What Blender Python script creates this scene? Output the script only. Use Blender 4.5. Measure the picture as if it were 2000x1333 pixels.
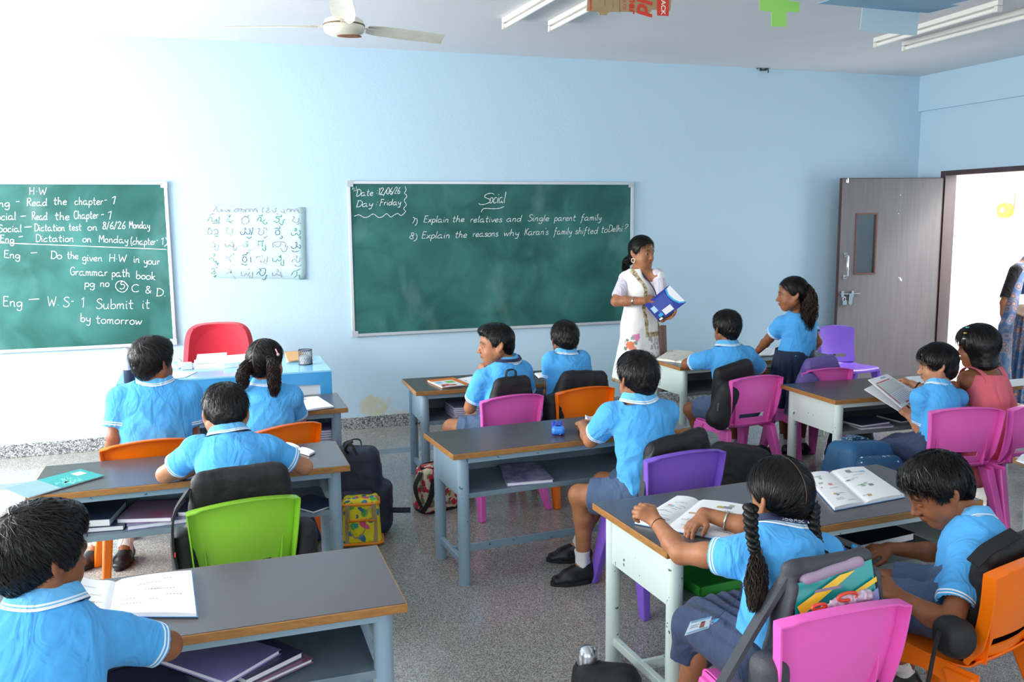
import bpy, math, random
import numpy as np
from mathutils import Matrix, Vector

for _o in list(bpy.data.objects):
    bpy.data.objects.remove(_o)
SC = bpy.context.scene
COL = SC.collection
PI = math.pi
R_ = math.radians
rng = np.random.default_rng(7)

# ------------------------------------------------------------ camera
CAM_H = 1.66
FPX = 1737.9
_yaw, _pit, _rol = R_(18.523), R_(7.778), R_(0.5628)
_fw = np.array([math.sin(_yaw) * math.cos(_pit), math.cos(_yaw) * math.cos(_pit), -math.sin(_pit)])
_rt = np.array([math.cos(_yaw), -math.sin(_yaw), 0.0])
_dn = np.cross(_fw, _rt)
_r2 = math.cos(_rol) * _rt + math.sin(_rol) * _dn
_d2 = -math.sin(_rol) * _rt + math.cos(_rol) * _dn
cam = bpy.data.cameras.new('camera')
cam.sensor_width = 36.0
cam.lens = FPX * 36.0 / 2000.0
cam.clip_start = 0.05
cam.clip_end = 200
cam_o = bpy.data.objects.new('camera', cam)
COL.objects.link(cam_o)
_m = Matrix.Identity(4)
for _i in range(3):
    _m[_i][0] = _r2[_i]; _m[_i][1] = -_d2[_i]; _m[_i][2] = -_fw[_i]
_m[2][3] = CAM_H
cam_o.matrix_world = _m
SC.camera = cam_o

# ------------------------------------------------------------ sky, daylight, exposure
W = bpy.data.worlds.new('sky')
SC.world = W
W.use_nodes = True
_bg = W.node_tree.nodes['Background']
_bg.inputs[0].default_value = (0.92, 0.96, 1.0, 1)
_bg.inputs[1].default_value = 1.6


def area(name, loc, size, rot, power, col=(1, 1, 1), spread=180):
    l = bpy.data.lights.new(name, 'AREA')
    l.shape = 'RECTANGLE'
    l.size, l.size_y = size
    l.energy = power
    l.color = col
    l.spread = R_(spread)
    o = bpy.data.objects.new(name, l)
    o.location = loc
    o.rotation_euler = rot
    COL.objects.link(o)
    return o


DAY = (1.0, 0.985, 0.965)
# daylight entering through the three windows of the left wall and the two behind the camera
area('daylight_window', (-2.98, 5.45, 1.60), (2.4, 1.2), (R_(72), 0, R_(-90)), 285, DAY)
area('daylight_window', (-2.98, 2.3, 1.65), (2.4, 1.3), (R_(78), 0, R_(-90)), 105, DAY)
area('daylight_window', (-2.98, -0.9, 1.75), (2.4, 1.5), (R_(90), 0, R_(-90)), 65, DAY)
area('daylight_window', (0.3, -2.42, 1.85), (2.4, 1.4), (R_(90), 0, 0), 28, DAY)
area('daylight_window', (3.9, -2.42, 1.85), (2.4, 1.4), (R_(90), 0, 0), 42, DAY)
# daylight over the open corridor outside the door
area('daylight_corridor', (8.5, 5.0, 3.6), (1.4, 6.0), (0, 0, 0), 950, (1, 0.99, 0.97))
VS = SC.view_settings
SC.display_settings.display_device = 'sRGB'
VS.view_transform = 'Standard'
VS.look = 'None'
VS.gamma = 1.0
VS.use_curve_mapping = False
VS.exposure = 0.0
SC.cycles.use_denoising = True
SC.cycles.max_bounces = 8
SC.cycles.diffuse_bounces = 4
SC.cycles.glossy_bounces = 3
SC.cycles.transmission_bounces = 4
SC.cycles.caustics_reflective = False
SC.cycles.caustics_refractive = False
SC.cycles.sample_clamp_indirect = 6.0

# ------------------------------------------------------------ picture geometry used to take measures
def ray(px, py):
    v = np.array([(px - 1000) / FPX, (py - 666.5) / FPX, 1.0])
    return v[0] * _r2 + v[1] * _d2 + v[2] * _fw


def at(px, py, y):
    """point seen at (px, py), y metres in front of the camera along the room"""
    r = ray(px, py); r = r * (y / r[1])
    return np.array([r[0], y, r[2] + CAM_H])


def onz(px, py, z):
    r = ray(px, py); r = r * ((z - CAM_H) / r[2])
    return np.array([r[0], r[1], z])


# ------------------------------------------------------------ materials
def lin(h):
    if not isinstance(h, str):
        return tuple(h) + (1.0,) if len(h) == 3 else tuple(h)
    h = h.lstrip('#')
    c = [int(h[i:i + 2], 16) / 255 for i in (0, 2, 4)]
    return tuple(v / 12.92 if v <= 0.04045 else ((v + 0.055) / 1.055) ** 2.4 for v in c) + (1.0,)


_MC = {}


class NT:
    def __init__(s, m):
        s.t = m.node_tree; s.n = s.t.nodes; s.l = s.t.links
        s.b = s.n['Principled BSDF']

    def add(s, kind, **kw):
        n = s.n.new(kind)
        for k, v in kw.items():
            setattr(n, k, v)
        return n

    def link(s, a, b):
        s.l.new(a, b)


def mat(name, col, rough=0.5, metal=0.0, vary=None, bump=None, spec=0.5, sheen=0.0, alpha=1.0, trans=0.0, coat=0.0, stretch=None):
    """vary=(scale, other colour, contrast 0..1); bump=(scale, strength)"""
    if name in _MC:
        return _MC[name]
    m = bpy.data.materials.new(name); m.use_nodes = True
    t = NT(m); b = t.b
    b.inputs['Base Color'].default_value = lin(col)
    b.inputs['Roughness'].default_value = rough
    b.inputs['Metallic'].default_value = metal
    b.inputs['Specular IOR Level'].default_value = spec
    b.inputs['Sheen Weight'].default_value = sheen
    b.inputs['Coat Weight'].default_value = coat
    b.inputs['Transmission Weight'].default_value = trans
    b.inputs['Alpha'].default_value = alpha
    tc = None
    if vary or bump:
        tc = t.add('ShaderNodeTexCoord')
        mp = t.add('ShaderNodeMapping')
        t.link(tc.outputs['Object'], mp.inputs[0])
        if stretch:
            mp.inputs['Scale'].default_value = stretch
    if vary:
        n = t.add('ShaderNodeTexNoise'); n.inputs['Scale'].default_value = vary[0]; n.inputs['Detail'].default_value = 4
        r = t.add('ShaderNodeValToRGB')
        w = vary[2] if len(vary) > 2 else 0.3
        r.color_ramp.elements[0].position = 0.5 - w / 2; r.color_ramp.elements[1].position = 0.5 + w / 2
        r.color_ramp.elements[0].color = lin(vary[1]); r.color_ramp.elements[1].color = lin(col)
        t.link(mp.outputs[0], n.inputs['Vector']); t.link(n.outputs[0], r.inputs[0]); t.link(r.outputs[0], b.inputs['Base Color'])
    if bump:
        n = t.add('ShaderNodeTexNoise'); n.inputs['Scale'].default_value = bump[0]; n.inputs['Detail'].default_value = 3
        bp = t.add('ShaderNodeBump'); bp.inputs['Strength'].default_value = bump[1]; bp.inputs['Distance'].default_value = 0.01
        t.link(mp.outputs[0], n.inputs['Vector']); t.link(n.outputs[0], bp.inputs['Height']); t.link(bp.outputs[0], b.inputs['Normal'])
    _MC[name] = m
    return m


# ------------------------------------------------------------ objects
WM = {}


def _wm(o):
    return WM.get(o.name, Matrix.Identity(4))


def thing(name, label, cat, loc=(0, 0, 0), rz=0.0, group=None, rot=None):
    o = bpy.data.objects.new(name, None)
    o.empty_display_size = 0.05
    COL.objects.link(o)
    o.location = [float(v) for v in loc]
    o.rotation_euler = rot if rot else (0, 0, rz)
    o['label'] = label; o['category'] = cat
    if group:
        o['group'] = group
    from mathutils import Euler
    WM[o.name] = Matrix.Translation(o.location) @ Euler(o.rotation_euler).to_matrix().to_4x4()
    return o


def tag(o, label, cat, group=None):
    o['label'] = label; o['category'] = cat
    if group:
        o['group'] = group
    return o


def struct(o):
    o['kind'] = 'structure'
    return o


class MB:
    """collects shapes and links them as ONE mesh object"""

    def __init__(s):
        s.v = []; s.f = []; s.mi = []; s.n = 0; s.uv = None

    def add(s, verts, faces, m=0):
        verts = np.asarray(verts, float).reshape(-1, 3)
        s.v.append(verts)
        for f in faces:
            s.f.append([i + s.n for i in f]); s.mi.append(m)
        s.n += len(verts)
        return s

    def hexa(s, p, m=0):
        """8 corners: bottom 4 ccw then top 4 ccw"""
        return s.add(p, [(3, 2, 1, 0), (4, 5, 6, 7), (0, 1, 5, 4), (1, 2, 6, 5), (2, 3, 7, 6), (3, 0, 4, 7)], m)

    def box(s, lo, hi, m=0):
        a, b, c = lo; d, e, f = hi
        return s.hexa([(a, b, c), (d, b, c), (d, e, c), (a, e, c), (a, b, f), (d, b, f), (d, e, f), (a, e, f)], m)

    def obox(s, c, size, X, Y, Z, m=0):
        c, X, Y, Z = map(lambda q: np.asarray(q, float), (c, X, Y, Z))
        h = np.array(size) / 2
        return s.hexa([c + X * h[0] * i + Y * h[1] * j + Z * h[2] * k for k in (-1, 1) for i, j in ((-1, -1), (1, -1), (1, 1), (-1, 1))], m)

    def tube(s, pts, rad, seg=10, m=0, cap=True, flat=1.0, side=None, closed=False):
        """tube along pts; rad a number or a list; flat squeezes it along one direction"""
        pts = np.asarray(pts, float); n = len(pts)
        rad = np.full(n, rad) if np.isscalar(rad) else np.asarray(rad, float)
        T = np.gradient(pts, axis=0)
        if closed:
            T = np.roll(pts, -1, 0) - np.roll(pts, 1, 0)
        T /= np.linalg.norm(T, axis=1)[:, None] + 1e-12
        u = np.array(side, float) if side is not None else (np.array([0, 0, 1.0]) if abs(T[0][2]) < 0.9 else np.array([1.0, 0, 0]))
        vs = []
        for i in range(n):
            u = u - T[i] * (u @ T[i]); u /= np.linalg.norm(u) + 1e-12
            w = np.cross(T[i], u)
            for k in range(seg):
                a = 2 * PI * k / seg
                vs.append(pts[i] + rad[i] * (math.cos(a) * w + math.sin(a) * flat * u))
        fs = []
        for i in range(n if closed else n - 1):
            j = (i + 1) % n
            for k in range(seg):
                q = (k + 1) % seg
                fs.append((i * seg + k, i * seg + q, j * seg + q, j * seg + k))
        if cap and not closed:
            fs.append(tuple(range(seg))[::-1]); fs.append(tuple((n - 1) * seg + k for k in range(seg)))
        return s.add(vs, fs, m)

    def cyl(s, a, b, r, seg=16, m=0, r2=None):
        return s.tube([a, b], [r, r if r2 is None else r2], seg, m)

    def lathe(s, prof, c=(0, 0, 0), seg=24, m=0, axis=None):
        """prof: list of (radius, height)"""
        c = np.asarray(c, float)
        Z = np.array([0, 0, 1.0]) if axis is None else np.asarray(axis, float) / np.linalg.norm(axis)
        X = np.cross(Z, [0, 1.0, 0.1]); X /= np.linalg.norm(X); Y = np.cross(Z, X)
        vs = []
        for r, h in prof:
            for k in range(seg):
                a = 2 * PI * k / seg
                vs.append(c + Z * h + r * (math.cos(a) * X + math.sin(a) * Y))
        fs = []
        for i in range(len(prof) - 1):
            for k in range(seg):
                q = (k + 1) % seg
                fs.append((i * seg + k, i * seg + q, (i + 1) * seg + q, (i + 1) * seg + k))
        if prof[0][0] > 1e-4:
            fs.append(tuple(range(seg))[::-1])
        if prof[-1][0] > 1e-4:
            fs.append(tuple((len(prof) - 1) * seg + k for k in range(seg)))
        return s.add(vs, fs, m)

    def ell(s, c, r, m=0, seg=16, rings=10, R=None):
        c = np.asarray(c, float); r = np.ones(3) * r
        R = np.eye(3) if R is None else np.asarray(R)
        vs = []; fs = []
        for i in range(rings + 1):
            th = PI * i / rings
            for k in range(seg):
                a = 2 * PI * k / seg
                vs.append(c + R.T @ (r * np.array([math.sin(th) * math.cos(a), math.sin(th) * math.sin(a), -math.cos(th)])))
        for i in range(rings):
            for k in range(seg):
                q = (k + 1) % seg
                fs.append((i * seg + k, i * seg + q, (i + 1) * seg + q, (i + 1) * seg + k))
        return s.add(vs, fs, m)

    def prism(s, poly, o, X, Y, Z, m=0):
        """polygon (2-D, ccw) in plane (o, X, Y) extruded by vector Z"""
        o, X, Y, Z = map(lambda q: np.asarray(q, float), (o, X, Y, Z))
        n = len(poly)
        a = [o + X * p[0] + Y * p[1] for p in poly]
        return s.add(a + [q + Z for q in a], [tuple(range(n))[::-1], tuple(range(n, 2 * n))] + [(i, (i + 1) % n, n + (i + 1) % n, n + i) for i in range(n)], m)

    def grid(s, P, m=0, thick=0.0, skip=None, closed_u=False):
        """P[i][j] -> point; a sheet, solid when thick > 0 (offset against its normal)"""
        P = np.asarray(P, float); a, b = P.shape[:2]
        du = np.gradient(P, axis=0); dv = np.gradient(P, axis=1)
        N = np.cross(du, dv); N /= np.linalg.norm(N, axis=2)[..., None] + 1e-12
        idx = lambda i, j, k=0: k * a * b + (i % a) * b + j
        keep = lambda i, j: 0 <= j < b - 1 and (closed_u or 0 <= i < a - 1) and not (skip and skip(i % a, j))
        fs = []
        for i in range(a if closed_u else a - 1):
            for j in range(b - 1):
                if not keep(i, j):
                    continue
                fs.append((idx(i, j), idx(i + 1, j), idx(i + 1, j + 1), idx(i, j + 1)))
                if thick:
                    fs.append((idx(i, j + 1, 1), idx(i + 1, j + 1, 1), idx(i + 1, j, 1), idx(i, j, 1)))
                    for (di, dj, p, q) in ((-1, 0, (i, j + 1), (i, j)), (1, 0, (i + 1, j), (i + 1, j + 1)), (0, -1, (i, j), (i + 1, j)), (0, 1, (i + 1, j + 1), (i, j + 1))):
                        if not keep(i + di, j + dj):
                            fs.append((idx(*p), idx(*q), idx(*q, 1), idx(*p, 1))[::-1])
        V = P.reshape(-1, 3)
        if thick:
            V = np.concatenate([V, (P - N * thick).reshape(-1, 3)])
        return s.add(V, fs, m)

    def build(s, name, mats, parent=None, smooth=None, bevel=0.0, world=False, seg=2):
        V = np.concatenate(s.v) if s.v else np.zeros((0, 3))
        if world and parent is not None:
            Mi = np.array(_wm(parent).inverted())
            V = V @ Mi[:3, :3].T + Mi[:3, 3]
        me = bpy.data.meshes.new(name)
        me.from_pydata(V.tolist(), [], s.f)
        mats = mats if isinstance(mats, (list, tuple)) else [mats]
        for q in mats:
            me.materials.append(q)
        if len(mats) > 1:
            me.polygons.foreach_set('material_index', s.mi)
        if smooth:
            me.polygons.foreach_set('use_smooth', [True] * len(me.polygons))
            if smooth < 170:
                me.set_sharp_from_angle(angle=R_(smooth))
        me.validate()
        o = bpy.data.objects.new(name, me)
        COL.objects.link(o)
        if parent is not None:
            o.parent = parent
            WM[o.name] = _wm(parent)
        if bevel:
            b = o.modifiers.new('bevel', 'BEVEL'); b.width = bevel; b.segments = seg; b.limit_method = 'ANGLE'; b.angle_limit = R_(40)
            b.harden_normals = False
        return o


def kids(o):
    return [c for c in COL.objects if c.parent == o]


def dup(root, loc, rz=0.0, label=None, group=None, mats=None):
    """a copy of a thing with copies of its parts and sub-parts; mats swaps materials on the copy"""
    def cp(o, parent):
        c = o.copy()
        if mats and c.data:
            c.data = o.data.copy()
            for i, q in enumerate(c.data.materials):
                if q and q.name in mats:
                    c.data.materials[i] = mats[q.name]
        COL.objects.link(c)
        if parent:
            c.parent = parent
        for ch in kids(o):
            cp(ch, c)
        return c
    r = cp(root, None)
    r.location = [float(v) for v in loc]; r.rotation_euler = (0, 0, rz)
    WM[r.name] = Matrix.Translation(r.location) @ Matrix.Rotation(rz, 4, 'Z')
    if label:
        r['label'] = label
    if group:
        r['group'] = group
    return r


def V3(*a):
    return np.array(a, float)


def unit(v):
    v = np.asarray(v, float)
    return v / (np.linalg.norm(v) + 1e-12)


def spline(pts, n=12):
    """Catmull-Rom through pts"""
    P = np.asarray(pts, float)
    P = np.vstack([2 * P[0] - P[1], P, 2 * P[-1] - P[-2]])
    out = []
    for i in range(1, len(P) - 2):
        for t in np.linspace(0, 1, n, endpoint=False):
            a, b, c, d = P[i - 1], P[i], P[i + 1], P[i + 2]
            out.append(0.5 * (2 * b + (c - a) * t + (2 * a - 5 * b + 4 * c - d) * t * t + (3 * b - a - 3 * c + d) * t ** 3))
    out.append(P[-2])
    return np.array(out)

# ============================================================ the room
YW, XR, XL, YB, ZC = 7.04, 6.52, -2.9, -2.5, 2.973


def wall_mat(name, base):
    m = bpy.data.materials.new(name); m.use_nodes = True; t = NT(m)
    tc = t.add('ShaderNodeTexCoord'); sep = t.add('ShaderNodeSeparateXYZ'); t.link(tc.outputs['Object'], sep.inputs[0])
    n1 = t.add('ShaderNodeTexNoise'); n1.inputs['Scale'].default_value = 1.3; n1.inputs['Detail'].default_value = 6
    t.link(tc.outputs['Object'], n1.inputs['Vector'])
    r1 = t.add('ShaderNodeValToRGB')
    r1.color_ramp.elements[0].color = lin(base); r1.color_ramp.elements[1].color = tuple(min(1, c * 1.05) for c in lin(base)[:3]) + (1,)
    t.link(n1.outputs[0], r1.inputs[0])
    # flaking plaster with its own outline, low on the wall
    n2 = t.add('ShaderNodeTexNoise'); n2.inputs['Scale'].default_value = 3.1; n2.inputs['Detail'].default_value = 8; n2.inputs['Roughness'].default_value = 0.62
    t.link(tc.outputs['Object'], n2.inputs['Vector'])
    mr = t.add('ShaderNodeMapRange'); mr.inputs[1].default_value = 0.08; mr.inputs[2].default_value = 0.55; mr.inputs[3].default_value = 0.13; mr.inputs[4].default_value = -0.30
    t.link(sep.outputs[2], mr.inputs[0])
    ad = t.add('ShaderNodeMath', operation='ADD'); t.link(n2.outputs[0], ad.inputs[0]); t.link(mr.outputs[0], ad.inputs[1])
    r2 = t.add('ShaderNodeValToRGB'); r2.color_ramp.elements[0].position = 0.60; r2.color_ramp.elements[1].position = 0.66
    dx = t.add('ShaderNodeMath', operation='SUBTRACT'); t.link(sep.outputs[0], dx.inputs[0]); dx.inputs[1].default_value = 1.3
    ab = t.add('ShaderNodeMath', operation='ABSOLUTE'); t.link(dx.outputs[0], ab.inputs[0])
    m2 = t.add('ShaderNodeMapRange'); m2.inputs[1].default_value = 0.35; m2.inputs[2].default_value = 1.1; m2.inputs[3].default_value = 0.03; m2.inputs[4].default_value = -0.2; t.link(ab.outputs[0], m2.inputs[0])
    a2 = t.add('ShaderNodeMath', operation='ADD'); t.link(ad.outputs[0], a2.inputs[0]); t.link(m2.outputs[0], a2.inputs[1])
    t.link(a2.outputs[0], r2.inputs[0])
    mx = t.add('ShaderNodeMix', data_type='RGBA'); t.link(r2.outputs[0], mx.inputs[0]); t.link(r1.outputs[0], mx.inputs[6]); mx.inputs[7].default_value = lin('c9cdb9')
    t.link(mx.outputs[2], t.b.inputs['Base Color'])
    t.b.inputs['Roughness'].default_value = 0.55
    bp = t.add('ShaderNodeBump'); bp.inputs['Strength'].default_value = 0.12; bp.inputs['Distance'].default_value = 0.01
    n3 = t.add('ShaderNodeTexNoise'); n3.inputs['Scale'].default_value = 60; t.link(tc.outputs['Object'], n3.inputs['Vector'])
    t.link(n3.outputs[0], bp.inputs['Height']); t.link(bp.outputs[0], t.b.inputs['Normal'])
    return m


def terrazzo(name, dark, mid, light, scale, rough, joints=False):
    m = bpy.data.materials.new(name); m.use_nodes = True; t = NT(m)
    tc = t.add('ShaderNodeTexCoord')
    v = t.add('ShaderNodeTexVoronoi'); v.inputs['Scale'].default_value = scale; t.link(tc.outputs['Object'], v.inputs['Vector'])
    sp = t.add('ShaderNodeSeparateColor'); t.link(v.outputs['Color'], sp.inputs[0])
    r = t.add('ShaderNodeValToRGB')
    e = r.color_ramp.elements
    e[0].color = lin(dark); e[1].color = lin(light); e[0].position = 0.12; e[1].position = 0.9
    q = e.new(0.45); q.color = lin(mid)
    t.link(sp.outputs[0], r.inputs[0])
    out = r.outputs[0]
    n = t.add('ShaderNodeTexNoise'); n.inputs['Scale'].default_value = 0.9; n.inputs['Detail'].default_value = 5; t.link(tc.outputs['Object'], n.inputs['Vector'])
    mr = t.add('ShaderNodeMapRange'); mr.inputs[1].default_value = 0.3; mr.inputs[2].default_value = 0.7; mr.inputs[3].default_value = 0.88; mr.inputs[4].default_value = 1.1; t.link(n.outputs[0], mr.inputs[0])
    mu = t.add('ShaderNodeVectorMath', operation='SCALE'); t.link(out, mu.inputs[0]); t.link(mr.outputs[0], mu.inputs['Scale'])
    out = mu.outputs[0]
    if joints:
        sx_ = t.add('ShaderNodeSeparateXYZ'); t.link(tc.outputs['Object'], sx_.inputs[0])
        # dark border strip along the front wall, and thin joints of the slabs
        def band(sock, lo, hi):
            a = t.add('ShaderNodeMath', operation='GREATER_THAN'); t.link(sock, a.inputs[0]); a.inputs[1].default_value = lo
            b = t.add('ShaderNodeMath', operation='LESS_THAN'); t.link(sock, b.inputs[0]); b.inputs[1].default_value = hi
            c = t.add('ShaderNodeMath', operation='MULTIPLY'); t.link(a.outputs[0], c.inputs[0]); t.link(b.outputs[0], c.inputs[1])
            return c.outputs[0]
        f1 = band(sx_.outputs[1], 6.18, 6.325)
        md = t.add('ShaderNodeMath', operation='PINGPONG'); t.link(sx_.outputs[0], md.inputs[0]); md.inputs[1].default_value = 0.91
        f2 = band(md.outputs[0], -1, 0.0025)
        md2 = t.add('ShaderNodeMath', operation='PINGPONG'); t.link(sx_.outputs[1], md2.inputs[0]); md2.inputs[1].default_value = 1.21
        f3 = band(md2.outputs[0], -1, 0.0025)
        mxx = t.add('ShaderNodeMath', operation='MAXIMUM'); t.link(f2, mxx.inputs[0]); t.link(f3, mxx.inputs[1])
        for fac, colr in ((mxx.outputs[0], '75777a'), (f1, '6f7c88')):
            x = t.add('ShaderNodeMix', data_type='RGBA'); t.link(fac, x.inputs[0]); t.link(out, x.inputs[6]); x.inputs[7].default_value = lin(colr)
            out = x.outputs[2]
        n4 = t.add('ShaderNodeTexNoise'); n4.inputs['Scale'].default_value = 2.2; n4.inputs['Detail'].default_value = 6; t.link(tc.outputs['Object'], n4.inputs['Vector'])
        m4 = t.add('ShaderNodeMapRange'); m4.inputs[1].default_value = 0.35; m4.inputs[2].default_value = 0.7; m4.inputs[3].default_value = rough - 0.06; m4.inputs[4].default_value = rough + 0.16; t.link(n4.outputs[0], m4.inputs[0])
        t.link(m4.outputs[0], t.b.inputs['Roughness'])
    else:
        t.b.inputs['Roughness'].default_value = rough
    t.link(out, t.b.inputs['Base Color'])
    return m


M_wall = wall_mat('blue_wall_paint', 'bddaeb')
M_wall2 = mat('blue_wall_paint_side', 'bad7e8', 0.55, bump=(60, 0.1))
M_ceil = mat('white_ceiling_paint', 'e6e6e9', 0.7, bump=(40, 0.05), vary=(1.2, 'dfe0e5', 0.5))
M_floor = terrazzo('terrazzo_floor', '62605b', '8e8c86', 'bfbdb6', 330, 0.15, True)
M_skirt = terrazzo('granite_skirting', '4a4d50', '8a8d8e', 'c6c8c6', 150, 0.35)
M_frame = mat('dark_brown_wood', '4d3b3f', 0.45, vary=(14, '3e2f33', 0.5), stretch=(1, 1, 0.1))
M_alu = mat('window_aluminium', 'c9ccd0', 0.35, 0.6)
M_ext = mat('corridor_wall_white', 'f4f2ec', 0.8)

b = MB().box((XL - 0.2, YB - 0.2, -0.15), (XR + 0.2, YW + 0.2, 0.0)); struct(b.build('floor', M_floor))
b = MB().box((XL - 0.2, YB - 0.2, ZC), (XR + 0.2, YW + 0.2, ZC + 0.15)); struct(b.build('ceiling', M_ceil))
b = MB().box((XL - 0.2, YW, 0.0), (XR + 0.2, YW + 0.2, ZC)); struct(b.build('wall_front', M_wall))


def wall_with_holes(fixed, axis, lo, hi, holes, thick, name, m):
    """wall in the plane axis=fixed spanning lo..hi along the other horizontal axis; holes = (a, b, z0, z1)"""
    mb = MB()
    def bx(a, b_, z0, z1):
        if b_ - a < 1e-4 or z1 - z0 < 1e-4:
            return
        if axis == 'x':
            mb.box((min(fixed, fixed + thick), a, z0), (max(fixed, fixed + thick), b_, z1))
        else:
            mb.box((a, min(fixed, fixed + thick), z0), (b_, max(fixed, fixed + thick), z1))
    c = lo
    for (a, b_, z0, z1) in sorted(holes):
        bx(c, a, 0, ZC); bx(a, b_, 0, z0); bx(a, b_, z1, ZC); c = b_
    bx(c, hi, 0, ZC)
    return struct(mb.build(name, m))


WIN_L = [(4.2, 6.7, 1.0, 2.5), (1.05, 3.55, 1.0, 2.5), (-2.15, 0.35, 1.0, 2.5)]
WIN_B = [(-0.9, 1.5, 1.1, 2.5), (2.7, 5.1, 1.1, 2.5)]
DOOR = (5.62, 6.74, 0.0, 2.07)
wall_with_holes(XL, 'x', YB, YW, WIN_L, -0.2, 'wall_left', M_wall2)
wall_with_holes(YB, 'y', XL, XR, WIN_B, -0.2, 'wall_back', M_wall2)
wall_with_holes(XR, 'x', YB, YW, [DOOR], 0.2, 'wall_right', M_wall2)
for k, (a, b_, z0, z1) in enumerate(WIN_L + WIN_B):
    mb = MB(); left = k < len(WIN_L)
    def wb(u0, u1, q0, q1):
        if left:
            mb.box((XL - 0.16, u0, q0), (XL - 0.12, u1, q1))
        else:
            mb.box((u0, YB - 0.16, q0), (u1, YB - 0.12, q1))
    wb(a, b_, z0, z0 + 0.05); wb(a, b_, z1 - 0.05, z1)
    for f in (0, 1 / 3, 2 / 3, 1):
        u = a + (b_ - a - 0.05) * f; wb(u, u + 0.05, z0, z1)
    struct(mb.build('window_%d' % (k + 1), M_alu))
# ceiling beam above the door
struct(MB().box((XR - 0.035, YB, 2.645), (XR, YW, ZC)).build('trim_1', M_wall2))
# granite skirting
struct(MB().box((XL, YW - 0.012, 0), (XR, YW, 0.098)).build('baseboard_front', M_skirt, bevel=0.002))
struct(MB().box((XL, YB, 0), (XL + 0.012, YW - 0.012, 0.098)).build('baseboard_left', M_skirt))
struct(MB().box((XR - 0.012, YB, 0), (XR, DOOR[0], 0.098)).box((XR - 0.012, DOOR[1], 0), (XR, YW - 0.012, 0.098)).build('baseboard_right', M_skirt))
# door: frame fixed in the wall, the leaf swung open into the room
mb = MB()
y0, y1 = DOOR[0], DOOR[1]
mb.box((XR - 0.015, y1 - 0.06, 0), (XR + 0.12, y1, 2.07)).box((XR - 0.015, y0, 0), (XR + 0.12, y0 + 0.06, 2.07)).box((XR - 0.015, y0 + 0.06, 2.025), (XR + 0.12, y1 - 0.06, 2.07))
struct(mb.build('trim_2', M_frame, bevel=0.003))


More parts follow.
